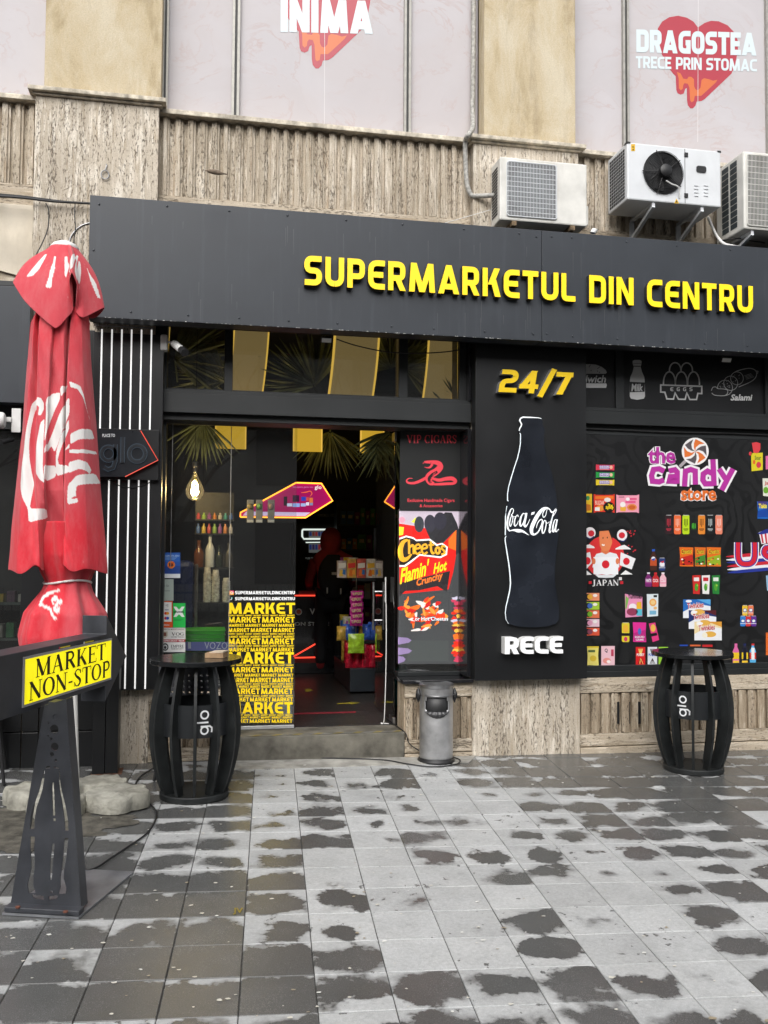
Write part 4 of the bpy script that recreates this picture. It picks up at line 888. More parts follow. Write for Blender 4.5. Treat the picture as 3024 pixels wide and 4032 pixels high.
pr.text('Crunchy', *c7(440,1990), *c7(770,2110), (246,120,40), 6.5, 'b', .03, shear=.1, slope=-.3)
rs = random.Random(3)
for k in range(64):
    cx, cy = rs.gauss(570, 130), rs.gauss(200, 120); a = rs.uniform(0, 3.1); ln = rs.uniform(40, 90); dx, dy = math.cos(a)*ln, math.sin(a)*ln*.7
    if (cy > 360 and cx > 600) or not (230 < cx < 880 and 0 < cy < 460): continue
    pr.line([c8(cx-dx,cy-dy), c8(cx+rs.uniform(-20,20),cy+rs.uniform(-20,20)), c8(cx+dx,cy+dy)], [4,rs.uniform(10,18),4], rs.choice([(226,60,24),(236,110,34),(206,30,24),(240,150,60),(228,214,210)]), 2+k*.06, 4)
pr.text('or Hot Cheetos', *c8(422,250), *c8(834,298), (40,50,90), 7, 'b', .06); pr.text('or Hot Cheetos', *c8(422,248), *c8(834,296), (250,250,252), 8, 'b', .01)
for y, w_ in ((545, 165), (675, 170), (780, 90)): pr.poly([c8(215,y-45), c8(215+w_*.7,y-35), c8(215+w_,y-5), c8(215+w_*.8,y+25), c8(215,y+50)], (140,118,160), 3)
for k in range(26):
    y = 20+k*31; x = 925+rs.uniform(-25, 45); c_ = rs.choice([(236,110,34),(220,44,28),(196,186,206),(246,180,70),(200,60,90),(120,30,30)]); n_ = 7; pr.poly([c8(min(988, x+rs.uniform(18,55)*math.cos(6.28*i/n_)), y+rs.uniform(14,38)*math.sin(6.28*i/n_)) for i in range(n_)], c_, 4+k*.06)
m2 = [c8(330,540), c8(840,545), c8(840,800), c8(330,800)]; pr.poly(m2, (70,72,72), 1)
pr.build('screen_image', colmat('lit_screen', .25, 1.15), AS)
# ================================================================ candy window
CW = thing('candy_window', 'black shop window covered with printed sweets and drinks beside the pillar sign', 'shop window', (4.2, 7.45, .75))
YC = 7.42; XR = 6.2
def cbox(name, x0, x1, y0, y1, z0, z1, mat=None, bev=.003): m = MB(); m.box(x0, x1, y0, y1, z0, z1); return m.build(name, mat or M_FRAME, CW, bevel=bev)
Zc = lambda py: Z_(2400, py, 7.40)
cbox('sill_rail', 3.16, XR, 7.385, 7.60, .749, .80); cbox('sill_rail', 3.16, XR, 7.40, 7.60, .8005, .848)
cbox('transom_beam', 3.16, XR, 7.37, 7.60, Zc(1672), Zc(1622)); cbox('transom_cap', 3.16, XR, 7.38, 7.60, Zc(1621.5), Zc(1608)); cbox('transom_beam', 3.16, XR, 7.43, 7.60, Zc(1711), Zc(1672.5))
m = MB(); zz = Zc(1690); m.tube([(3.17, 7.415, zz), (4, 7.413, zz-.006), (4.6, 7.416, zz+.002), (5.4, 7.413, zz-.004), (XR, 7.415, zz)], .006, 6); m.build('trim_cable', M_CABLE, CW)
xa, xb, xc = X_(2424,1550,7.40), X_(2456,1550,7.40), X_(3012,1550,7.40)
cbox('mullion', xa, xb, 7.39, 7.60, Zc(1607.5), 4.05); cbox('mullion', xc, xc+.07, 7.39, 7.60, Zc(1607.5), 4.05)
M_VINYL = blackpanel('black_vinyl', (.014,.0145,.0155), .3, 0, .06)
def swirl():
    t = NT('swirl_vinyl'); n = t.noise(t.pos((1,1,1)), 1.7, 2.0, .5, .6); s = t.math('SINE', t.math('MULTIPLY', n, 62)); r = t.ramp(s, [(.42, (.0175,.018,.019)), (.58, (.0085,.0088,.0095))])
    big = t.noise(t.pos(), 1.1, 2); t.base(t.mix(t.ramp(big, [(.35, 0), (.65, .75)]), r, (.012,.0123,.013))); t.set(Roughness=.3, Specular_IOR_Level=.4, Coat_Weight=.8, Coat_Roughness=.03); return t.m
M_SWIRL = swirl()
m = MB(); m.box(3.162, xa-.001, YC, YC+.02, Zc(1607.5)+.001, 4.04); t1 = m.build('transom_pane', M_VINYL, CW)
m = MB(); m.box(xb+.001, xc-.001, YC, YC+.02, Zc(1607.5)+.001, 4.04); t2 = m.build('transom_pane', M_VINYL, CW)
m = MB(); m.box(xc+.071, XR, YC, YC+.02, Zc(1607.5)+.001, 4.04); m.build('transom_pane', M_VINYL, CW)
m = MB(); m.box(3.162, XR, YC+.001, YC+.02, .8485, Zc(1712)); cp = m.build('window_pane', M_SWIRL, CW)
c11 = lambda x, y: (2280+x*.44847, 1350+y*.44847); GR = (166,166,166); DK = (24,24,25)
pr = Print(YC, gain=1.35); L11 = lambda pts, wd, sm=0, l=1, col=GR, cl=False: pr.line([c11(*p) for p in pts], wd, col, l, sm, cl); P11 = lambda pts, col=GR, l=1: pr.poly([c11(*p) for p in pts], col, l)
P11([(-20,272),(-30,240),(-10,205),(30,190),(90,186),(150,192),(200,212),(235,240),(243,262),(232,272)]); P11([(-30,356),(238,356),(244,372),(236,395),(-20,395)])
for a in ((85,215,100,192),(160,228,185,208)): L11([(a[0],a[1]),(a[2],a[3])], 2, 0, 2, DK)
for p in ((105,242),(162,248),(178,258)): pr.ell(*c11(*p), 2, 2, DK, 2, 8)
pr.text('Sandwich', *c11(-95,282), *c11(236,350), GR, 1, 'b', .02, shear=.2)
pr.build('sandwich_print', M_PRINT, t1)
pr = Print(YC, gain=1.35)
P11([(470,158),(488,150),(532,150),(548,158),(548,182),(540,210),(552,255),(572,300),(576,340),(578,470),(568,490),(510,500),(455,490),(445,470),(446,330),(450,300),(470,255),(480,210),(470,182)])
P11([(446,342),(576,348),(574,430),(446,435)], DK, 2); pr.text('Milk', *c11(458,360), *c11(560,425), GR, 3, 'b', .03, shear=.15); L11([(480,205),(538,206)], 3, 0, 2, DK); L11([(474,180),(546,181)], 1.4, 0, 2, DK)
eg = lambda cx, b, w_, h: [(cx-w_,b)]+[(cx+w_*math.cos(math.radians(a)), b-18-(h-18)*math.sin(math.radians(a))) for a in range(180, -1, -15)]+[(cx+w_,b)]
L11(eg(843,256,50,82), 5.4); L11(eg(945,258,50,82), 5.4)
for cx in (792, 897, 1004): P11(eg(cx,370,52,116), DK, 2); L11(eg(cx,370,52,116), 5.4, 0, 3)
L11([(716,370),(1076,382),(1076,446),(1042,444),(1030,498),(972,498),(945,440),(930,497),(872,495),(842,440),(828,494),(770,492),(752,434),(716,432)], 5.6, 0, 3, GR, True)
for i, ch in enumerate('EGGS'): pr.text(ch, *c11(800+i*56,390), *c11(827+i*56,424), GR, 3, 'sans', w=.2)
L11([(1330,295),(1370,255),(1440,232),(1500,224),(1545,240),(1558,272),(1545,310),(1500,345),(1400,388)], 3, 5, 2); L11([(1545,245),(1570,250),(1566,272)], 3, 0, 2)
for cx, cy, r in ((1385,312,56),(1330,355,62),(1280,395,66)):
    pr.ell(*c11(cx,cy), r*.4485, r*.47, DK, 3+cx*-.001+2, 20); L11([(cx+r*math.cos(a), cy+r*1.02*math.sin(a)) for a in [k*.33 for k in range(19)]], 2.4, 0, 4.4+(1400-cx)*.006, GR, True)
    rg = random.Random(cx)
    for k in range(12): pr.ell(*c11(cx-10+rg.uniform(-.6,.6)*r, cy+rg.uniform(-.6,.6)*r), 1.6, 1.3, GR, 4.6+(1400-cx)*.006, 6)
P11([(1160,420),(1172,392),(1200,388),(1215,402),(1260,405),(1300,415),(1300,445),(1270,465),(1190,460),(1163,440)], DK, 6.4); L11([(1160,420),(1172,392),(1200,388),(1215,402),(1260,405),(1300,415),(1300,445),(1270,465),(1190,460),(1163,440)], 2.4, 3, 7, GR, False)
for k in range(4): L11([(1450+k*6,290+k*10),(1510+k*8,270+k*9)], 1.2, 0, 3)
pr.text('Salami', *c11(1328,452), *c11(1520,508), (190,190,190), 7.5, 'b', .03, shear=.2)
pr.build('food_print', M_PRINT, t2)
# --- the printed sweets
pr = Print(YC, gain=.82); pr.fr = lambda x, z, l: (x, YC-.0003-l*.0004, z)
c9 = lambda x, y: (2290+x*.44244, 1700+y*.44244); c10 = lambda x, y: (2290+x*.44244, 2150+y*.44244)
class Q:
    def __init__(s, f): s.f = f
    def r(s, x0, y0, x1, y1, col, l=1): pr.poly([s.f(x0,y0), s.f(x1,y0), s.f(x1,y1), s.f(x0,y1)], col, l)
    def p(s, pts, col, l=1): pr.poly([s.f(*p) for p in pts], col, l)
    def e(s, cx, cy, rx, ry, col, l=1, n=22): pr.poly([s.f(cx+rx*math.cos(2*math.pi*k/n), cy+ry*math.sin(2*math.pi*k/n)) for k in range(n)], col, l)
    def ln(s, pts, wd, col, l=1, sm=0, cl=False): pr.line([s.f(*p) for p in pts], wd, col, l, sm, cl)
    def t(s, tx, x0, y0, x1, y1, col, l=3, style='b', off=.02, **k): pr.text(tx, *s.f(x0,y0), *s.f(x1,y1), col, l, style, off, **k)
    def bag(s, x0, y0, x1, y1, col, l=1, c2=None, tx=None, tc=(250,230,60)):
        s.p([(x0,y0),(x1,y0+3),(x1-5,(y0+y1)/2),(x1,y1),(x0+3,y1-2),(x0+6,(y0+y1)/2)], col, l)
        if c2: s.p([(x0+6,y0*.45+y1*.55),(x1-6,y0*.62+y1*.38),(x1-4,y1-14),(x0+8,y1-12)], c2, l+1)
        if tx: s.t(tx, x0+10, y0+(y1-y0)*.14, x1-10, y0+(y1-y0)*.36, tc, l+2)
    def can(s, x0, y0, x1, y1, col, l=1, mk=(30,30,30), kind=0):
        w_ = x1-x0; s.p([(x0+w_*.12,y0),(x1-w_*.12,y0),(x1,y0+10),(x1,y1-10),(x1-w_*.12,y1),(x0+w_*.12,y1),(x0,y1-10),(x0,y0+10)], col, l); s.r(x0+w_*.12,y0,x1-w_*.12,y0+5,(190,190,190),l+1)
        if kind == 0:
            for k in range(3): s.ln([(x0+w_*(.3+.2*k),y0+35),(x0+w_*(.3+.2*k),y0+105-abs(k-1)*12)], 2.4, mk, l+1)
            s.r(x0+w_*.15,y1-50,x1-w_*.15,y1-42,mk,l+1); s.r(x0+w_*.25,y1-34,x1-w_*.25,y1-30,mk,l+1)
        elif kind == 1: s.e((x0+x1)/2,(y0+y1)/2,w_*.4,w_*.36,mk,l+1); s.r(x0,y1-26,x1,y1-22,(240,240,240),l+1)
    def bottle(s, x0, y0, x1, y1, col, cap, lab, l=1):
        w_ = x1-x0; c = (x0+x1)/2; h = y1-y0; s.r(c-w_*.22,y0,c+w_*.22,y0+h*.1,cap,l+1)
        s.p([(c-w_*.18,y0+h*.08),(c+w_*.18,y0+h*.08),(c+w_*.22,y0+h*.18),(x1,y0+h*.38),(x1,y1-5),(x1-6,y1),(x0+6,y1),(x0,y1-5),(x0,y0+h*.38),(c-w_*.22,y0+h*.18)], col, l); s.r(x0,y0+h*.45,x1,y0+h*.78,lab,l+1)
a = Q(c9); b_ = Q(c10)
for (y, ce) in ((290,(226,60,84)), (357,(36,160,70)), (424,(236,206,40))):
    a.p([(127,y),(150,y+4),(270,y+6),(292,y+2),(290,y+55),(268,y+52),(148,y+50),(127,y+53)], ce); a.r(158,y+10,248,y+42,(120,76,170),2); a.t('SNICKERS',160,y+13,246,y+33,(244,244,250),4); a.r(160,y+38,240,y+43,(230,225,230),3); a.e(262,y+26,14,16,(240,190,160),3,10)
a.r(38,553,92,718,(240,196,40)); a.p([(38,640),(80,650),(84,700),(38,705)], (206,120,30), 2); a.e(55,590,18,20,(60,150,90),2,12)
a.p([(108,553),(130,562),(272,562),(295,553),(293,722),(270,714),(130,714),(108,722)], (226,54,34)); a.r(120,572,284,600,(240,120,40),2); a.t('BULDAK',120,612,204,650,(250,210,190),3); a.e(165,680,38,26,(236,150,60),2,14); a.e(242,672,50,48,(16,14,14),3); a.t('3x',232,640,282,670,(250,216,30),5,'b',.04); a.t('Spicy',212,660,286,696,(250,216,30),5,'b',.04); a.e(230,606,30,20,(236,230,226),3,12); a.r(118,672,160,704,(244,240,238),3)
a.p([(308,558),(330,566),(490,566),(512,558),(510,725),(488,716),(330,716),(308,723)], (242,160,182)); a.e(448,672,44,30,(230,140,70),2,16); a.e(448,672,30,18,(206,96,40),3,14); a.e(366,648,24,24,(246,240,236),2,14); a.p([(340,670),(400,670),(390,706),(346,706)], (236,176,60), 2); a.r(415,590,490,606,(226,80,130),2); a.r(390,615,480,636,(230,90,140),2); a.e(410,600,18,16,(248,240,244),3,12); a.r(330,578,380,584,(90,40,60),2)
PU = (186,50,160)
for tx, x0, y0, x1, y1, cc in (('the',590,136,836,286,PU), ('store',884,500,1198,614,(232,116,48))):
    a.t(tx, x0-6, y0-5, x1+6, y1+5, (246,244,246), 2, 'b', .09); a.t(tx, x0, y0, x1, y1, cc, 4, 'b', .03)
for col, l, wd in (((246,244,246),2,44), (PU,4,25)):
    k = lambda pts, cl=False: a.ln(pts, wd*.44244*1.0, col, l+k.n, 0, cl); k.n = 0
    wd2 = wd*1.0
    def S_(pts, cl=False, n=[0]):
        n[0] += 1; a.ln(pts, wd2*.85, col, l+.1*(n[0] % 7), 0, cl)
    S_([(734,352),(690,330),(640,336),(622,390),(630,440),(690,446),(732,428)])
    S_([(776,350),(830,338),(850,360),(850,462)]); S_([(850,398),(790,400),(780,440),(850,444)])
    S_([(915,486),(925,330)]); S_([(925,352),(970,336),(1010,350),(1012,470)])
    S_([(1168,246),(1178,480)]); S_([(1172,376),(1120,350),(1082,376),(1078,430),(1100,464),(1174,462)])
    S_([(1222,330),(1280,420)]); S_([(1346,330),(1246,520)])
a.e(1010,175,120,122,(248,246,246),5,40)
for k in range(12):
    a0 = k*math.pi/6; cc = ((232,122,52), (250,248,248), (92,84,88), (250,248,248))[k % 4]; w_ = .52 if k % 2 == 0 else 0
    if k % 2: continue
    pts = [(1010,175)]+[(1010+108*t*math.cos(a0+.55*t), 175+110*t*math.sin(a0+.55*t)) for t in (.33,.66,1)]+[(1010+108*t*math.cos(a0+.55*t+.86*t**.5), 175+110*t*math.sin(a0+.55*t+.86*t**.5)) for t in (1,.66,.33)]
    a.p(pts, (232,122,52) if k % 4 == 0 else (92,84,88), 6+k*.05)
a.ln([(872,312),(945,238)], 12, (176,168,172), 4.8)
for x, cc, mk in ((775,(50,30,34),(200,50,70)), (853,(236,110,60),(250,200,180)), (928,(190,220,30),(20,30,10)), (1068,(232,140,50),(50,24,10)), (1145,(26,28,30),(200,210,210)), (1222,(238,138,110),(250,210,200))): a.can(x-31,740,x+31,912,cc,1,mk)
a.bottle(974,740,1022,912,(24,26,26),(20,20,20),(30,60,34)); a.ln([(985,815),(985,860)],2,(90,220,60),4); a.ln([(997,812),(997,864)],2,(90,220,60),4); a.ln([(1010,815),(1010,860)],2,(90,220,60),4)
a.p([(1508,190),(1612,186),(1612,340),(1512,352)], (226,210,40)); a.e(1575,295,22,28,(214,60,80),2,12); a.e(1535,270,12,20,(230,110,40),2,10); a.t('Sour',1540,212,1596,250,(40,110,50),3); a.p([(1515,100),(1555,92),(1592,104),(1590,160),(1570,192),(1530,188)], (226,66,74), 1); a.e(1502,195,14,18,(226,66,74),1,10)
a.r(1638,215,1680,335,(224,110,170)); a.p([(1610,415),(1680,415),(1680,578),(1616,570)], (226,228,214)); a.e(1640,520,24,30,(110,170,50),2,12); a.t('Ja',1628,440,1660,480,(200,40,40),3)
a.bag(1562,620,1660,775,(30,110,200),1,(20,70,160)); a.r(1568,620,1652,668,(70,60,130),2); a.t('Takis',1575,640,1648,682,(244,226,70),4,'b',.04)
# japan roundel
b_.e(205,95,175,186,(222,50,52),1,40); a.e(75,900,50,50,(240,236,238),2); a.e(85,905,28,28,(214,40,56),3,16); a.e(360,920,46,52,(240,236,238),2); a.e(358,922,28,28,(214,40,56),3,16)
a.ln([(40,935),(75,952),(110,930)],4,(30,46,110),4,4); a.ln([(335,965),(372,975),(400,950)],4,(30,46,110),4,4)
a.p([(38,1010),(70,1002),(110,1022),(118,1036),(38,1036)],(244,242,242),2); a.p([(300,1040),(340,1018),(380,1006),(420,1030),(440,1046),(300,1048)],(244,242,242),2)
a.p([(156,880),(190,862),(255,868),(275,900),(272,965),(240,880)], (24,22,24), 4); a.p([(158,900),(160,885),(240,880),(268,930),(272,990),(248,1050),(220,1064),(180,1056),(162,1010),(156,950)], (232,134,84), 3)
a.r(170,1050,245,1090,(222,120,74),2.5); a.e(190,945,5,8,(40,30,26),4.5,8); a.e(228,942,5,8,(40,30,26),4.5,8); a.ln([(180,1002),(190,1010),(204,1008)],5,(250,248,246),4.5)
b_.p([(110,110),(130,70),(180,58),(215,75),(250,55),(310,70),(330,110),(335,190),(310,190),(310,250),(120,250),(120,195),(95,190)], (236,238,242), 4); b_.p([(105,98),(325,98),(325,252),(290,256),(260,252),(220,257),(180,250),(140,256),(105,250)], (246,247,250), 5); b_.e(213,163,34,36,(216,34,48),6)
b_.e(108,135,16,28,(226,128,80),6,12); b_.e(318,135,16,28,(226,128,80),6,12); b_.p([(348,55),(480,112),(445,208),(338,170)], (240,240,242), 3); b_.e(398,136,30,32,(216,34,48),4,18); b_.p([(42,62),(75,52),(92,150),(42,205)], (240,240,242), 3); b_.e(52,132,28,34,(216,34,48),4,14)
b_.p([(120,256),(310,256),(280,280),(215,284),(150,280)], (230,232,236), 3); b_.p([(42,215),(90,255),(42,258)],(244,244,244),3); b_.p([(345,255),(390,215),(455,252)],(244,244,244),3)
rg = random.Random(4)
for k in range(16): x, y = rg.uniform(380,480), rg.uniform(860,1100); a.p([(x,y),(x+10,y-6),(x+13,y+3),(x+4,y+9)], (214,46,60), 2)
b_.t('JAPAN',95,300,326,352,(240,240,240),2,'serif')
for x, y, cc in ((76,325,(206,36,50)), (357,325,(206,36,50)), (345,290,(236,236,236))):
    for d in range(4): b_.e(x+9*math.cos(d*1.57+.78), y+9*math.sin(d*1.57+.78), 8, 8, cc, 2+d*.05, 8)
b_.bottle(610,28,668,218,(70,36,26),(40,90,190),(190,80,40)); b_.e(638,112,18,18,(236,238,244),4,14); b_.p([(622,116),(654,106),(650,124),(638,130),(626,126)],(40,80,180),5)
b_.can(688,104,744,218,(36,60,120),1,(236,236,240),1); b_.t('COLA',694,162,740,186,(240,240,244),4); b_.p([(700,140),(732,130),(730,146),(716,152)],(210,40,50),4)
for x, cc, cap, lab, tx in ((595,(120,40,110),(230,230,234),(150,40,130),'FANTA'), (658,(190,40,44),(206,44,50),(206,30,40),'COCA'), (724,(240,190,200),(240,236,238),(236,150,176),'COLA')): b_.bottle(x-29,235,x+29,362,cc,cap,lab); b_.t(tx,x-24,292,x+24,322,(246,244,246),4)
for x0, x1, c1, c2 in ((870,995,(232,110,30),(196,40,30)), (1005,1105,(226,110,34),(70,140,50)), (1112,1240,(232,112,30),(150,180,40))):
    b_.bag(x0,10,x1,182,c1,1,c2); b_.t('Cheetos',x0+16,30,x1-16,74,(36,24,14),4,'b',.09,slope=-.08); b_.t('Cheetos',x0+16,30,x1-16,74,(246,200,50),5,'b',.02,slope=-.08)
    rg = random.Random(x0)
    for k in range(9): b_.e(rg.uniform(x0+18,x1-18), rg.uniform(105,165), 10, 7, rg.choice([(240,150,50),(250,246,240),(206,50,30),(30,24,20)]), 4+k*.1, 8)
for x0, cc, c2 in ((985,(206,46,40),(240,230,226)), (1068,(240,238,236),(200,36,50)), (1158,(40,130,56),(230,236,226))):
    b_.p([(x0,262),(x0+74,258),(x0+66,428),(x0+8,425)], cc); b_.r(x0+14,280,x0+60,312,c2,2); b_.e(x0+36,366,15,34,(80,160,50),3,14); b_.e(x0+44,350,8,10,(150,200,70),4,8)
b_.p([(385,412),(540,440),(540,625),(390,636)], (234,150,190)); b_.p([(385,405),(540,425),(540,452),(385,425)], (40,34,44), 2); b_.t('Yummies',410,424,535,468,(30,26,34),4,'b',.03); b_.e(455,545,36,34,(244,236,240),2,14); b_.e(450,585,50,34,(150,60,90),3,16); b_.p([(392,440),(420,470),(400,560),(390,560)],(130,190,90),2); b_.r(488,560,538,620,(90,190,210),3); b_.p([(490,500),(530,495),(535,560),(488,560)],(236,180,50),4)
b_.p([(580,428),(682,426),(680,622),(584,630)], (222,232,236)); b_.e(634,502,32,34,(236,168,84),2,18); b_.e(634,502,20,20,(240,206,140),3,14); b_.r(640,436,672,456,(40,44,46),2); b_.e(655,552,16,14,(236,180,110),2,10); b_.r(604,575,664,610,(120,180,210),2)
for (x, y, c1, c2) in ((903,475,(40,110,190),(90,170,226)), (953,571,(30,50,110),(90,30,36)), (1003,673,(240,220,170),(226,160,60))):
    b_.r(x,y,x+244,y+166,(240,242,246),1+y*.003); b_.p([(x,y),(x+244,y),(x+244,y+60),(x+130,y+40),(x,y+110)], c1, 1.3+y*.003); b_.p([(x+120,y),(x+244,y),(x+244,y+48)], c2, 1.6+y*.003); b_.t('Twinkies',x+36,y+34,x+182,y+86,(250,248,248),2+y*.003,'b',.08,slope=-.1); b_.t('Twinkies',x+36,y+34,x+182,y+86,(200,36,44),2.4+y*.003,'b',.02,slope=-.1); b_.e(x+50,y+16,28,12,(246,246,250),2+y*.003,12); b_.e(x+140,y+112,54,26,(232,180,80),1.8+y*.003,18); b_.e(x+92,y+120,24,24,(246,240,220),2.2+y*.003,14)
for x, y, cc in ((1430,525,(240,196,50)),(1482,525,(238,130,84)),(1412,620,(50,130,210)),(1460,620,(214,50,56)),(1508,620,(100,50,150))): b_.can(x,y,x+47,y+94,cc,1,(40,70,160),1); b_.e(x+23,y+46,14,12,(240,244,240),3,10)
for y, c1, c2 in ((418,(240,150,110),(240,180,60)),(498,(170,206,60),(70,110,190)),(572,(232,120,80),(120,180,50)),(650,(236,200,214),(230,160,190)),(728,(226,90,60),(140,70,90))): b_.r(42,y,158,y+68,c1); b_.e(60,y+34,26,28,(24,24,24),2,14); b_.e(74,y+34,24,24,c2,3,14); b_.e(120,y+22,20,14,(244,240,236),2,10)
b_.can(358,680,425,855,(226,206,50),1,(40,30,30),9); b_.r(358,775,425,800,(26,22,26),2); b_.e(392,735,24,36,(236,180,60),2,14); b_.e(392,828,16,20,(206,50,110),2,12)
b_.bag(455,678,575,855,(226,50,150),1,(190,40,130)); b_.t('SQUID',472,800,560,820,(250,240,246),4); b_.t('GAME',480,825,552,842,(250,240,246),4); b_.e(515,760,16,30,(80,110,190),4,12)
b_.p([(598,690),(655,680),(690,835),(632,855)], (226,60,130)); b_.e(636,730,22,34,(236,190,80),2,14); b_.p([(612,780),(668,770),(674,795),(618,806)],(26,22,26),2)
b_.bag(48,892,152,1062,(236,222,120),1); b_.r(58,925,120,945,(90,110,60),3); b_.e(102,1000,30,26,(220,190,60),3,14); b_.r(48,892,152,906,(226,200,50),3)
b_.r(175,890,295,1064,(240,196,206)); b_.t('Q',205,912,232,950,(30,26,30),3); b_.e(225,1020,36,26,(236,150,140),2,16); b_.e(240,1028,18,14,(250,240,236),3,12); b_.r(262,920,285,980,(190,60,90),2)
for x, c1, c2, c3 in ((482,(214,34,36),(248,206,110),(250,240,240)), (588,(226,230,234),(60,50,46),(40,90,190)), (685,(150,206,60),(240,222,110),(40,80,40))):
    b_.r(x,898,x+84,1064,c1)
    for k in range(6): b_.ln([(x+42,980),(x+22+k*8,914)], 2.2, c2, 2+k*.05)
    b_.t('POCKY',x+8,955,x+76,980,c3,4,'b',.04)
    for k in range(4): b_.ln([(x+42,1000),(x+20+k*15,1050)], 2.2, c2 if k % 2 else (60,36,30), 2+k*.05)
for x, c1, c2, cap in ((1373,(240,200,40),(226,110,170),(226,110,170)), (1452,(240,206,40),(40,40,60),(30,40,90)), (1524,(214,60,50),(90,180,230),(214,60,60))):
    b_.bottle(x-28,868,x+28,1045,c2,cap,c1); b_.r(x-26,1020,x+26,1044,(250,206,60) if x < 1500 else (90,180,230),4)
    if x > 1400: b_.p([(x-14,905),(x+14,905),(x+14,1012),(x-14,1012)], (246,246,246) if x > 1500 else (20,24,40), 5)
b_.r(1640,770,1700,970,(226,110,40)); b_.p([(1640,262),(1700,258),(1700,420),(1650,395)], (150,190,220)); b_.r(872,878,946,890,(40,80,180)); b_.r(965,878,1058,892,(230,110,60)); b_.r(1075,878,1165,898,(200,40,44))
for y, cc in ((95,(206,40,56)),(125,(240,240,244)),(150,(40,56,150)),(180,(206,40,56)),(210,(240,240,244)),(235,(40,56,150))): b_.ln([(1275+y*.1,y+rg.uniform(-4,4)),(1400,y-8),(1700,y-34)], [2,12,13], cc, 1+y*.002, 3)
for wd, cc, l in ((32,(244,244,246),4), (25,(40,56,160),4.5), (17,(214,36,56),5)):
    a.ln([(1392,985),(1392,1110),(1415,1165),(1465,1178),(1515,1165),(1540,1110),(1540,985)], wd, cc, l, 3); b_.ln([(1700,20),(1640,20),(1625,60),(1650,92),(1690,110)], wd, cc, l, 3)
a.p([(1575,895),(1640,872),(1700,870),(1700,985),(1600,1000)], (238,238,242), 5.6)
for k in range(3): a.p([(1590+k*36,905),(1606+k*36,900),(1620+k*32,990),(1606+k*32,994)], (206,40,56), 6)
a.p([(1560,905),(1640,868),(1700,862),(1700,895),(1590,915)], (40,50,140), 6.4)
pr.build('sweets_print', M_PRINT, cp)
# ================================================================ inside the shop
ZI = .343
fl = MB(); fl.box(-.9, 3.3, 7.70, 13.2, .2, ZI)
def tilefloor():
    t = NT('interior_floor_tiles'); br = t.n('ShaderNodeTexBrick'); mp = t.n('ShaderNodeMapping'); ge = t.n('ShaderNodeNewGeometry'); t.l(ge.outputs['Position'], mp.inputs['Vector']); t.l(mp.outputs[0], br.inputs['Vector'])
    br.inputs['Color1'].default_value = (.020,.020,.021,1); br.inputs['Color2'].default_value = (.028,.028,.029,1); br.inputs['Mortar'].default_value = (.075,.072,.065,1); br.inputs['Scale'].default_value = 3.2; br.inputs['Mortar Size'].default_value = .012
    t.l(br.outputs[0], t.b.inputs['Base Color']); t.set(Roughness=.35); return t.m
tag(fl.build('interior_floor', tilefloor()), 'dark tiled floor inside the shop', 'floor', kind='structure')
rm = MB(); rm.box(-.95, -.90, 7.72, 13.2, .1, 4.1); rm.box(3.2, 3.25, 7.72, 13.2, .1, 4.1); rm.box(-.95, 3.25, 13.2, 13.3, .1, 4.1)
tag(rm.build('interior_wall', M_ROOM), 'black walls inside the shop', 'wall', kind='structure')
rm = MB(); rm.box(-.95, 3.25, 7.61, 13.3, 4.05, 4.15); tag(rm.build('interior_ceiling', M_ROOM), 'black ceiling inside the shop', 'ceiling', kind='structure')
pr = Print(0, fr=lambda x, y, l: (x, y, ZI+.002+l*.0006)); pr.px = lambda x, y: tuple(hz(x, y, ZI+.002)[:2]); c13 = lambda x, y: (1100+x*.3315, 2300+y*.3315)
YA = (176,164,50)
for pts in ([(685,1415),(830,1405),(840,1398),(960,1410),(850,1428),(840,1420),(690,1426)], [(290,1240),(330,1250),(345,1236),(405,1262),(330,1280),(300,1268),(318,1258)], [(1115,1405),(1180,1398),(1230,1405),(1180,1416)], [(1250,1400),(1330,1398),(1330,1410),(1255,1410)]): pr.poly([c13(*p) for p in pts], YA, 0)
pr.poly([c13(*p) for p in ((170,1530),(905,1510),(905,1528),(170,1550))], (150,44,60), 0)
mt = pr.build('floor_marking', colmat('floor_tape', .6, 0, .8, .3)); tag(mt, 'worn yellow arrows and red line taped on the shop floor', 'floor marking')
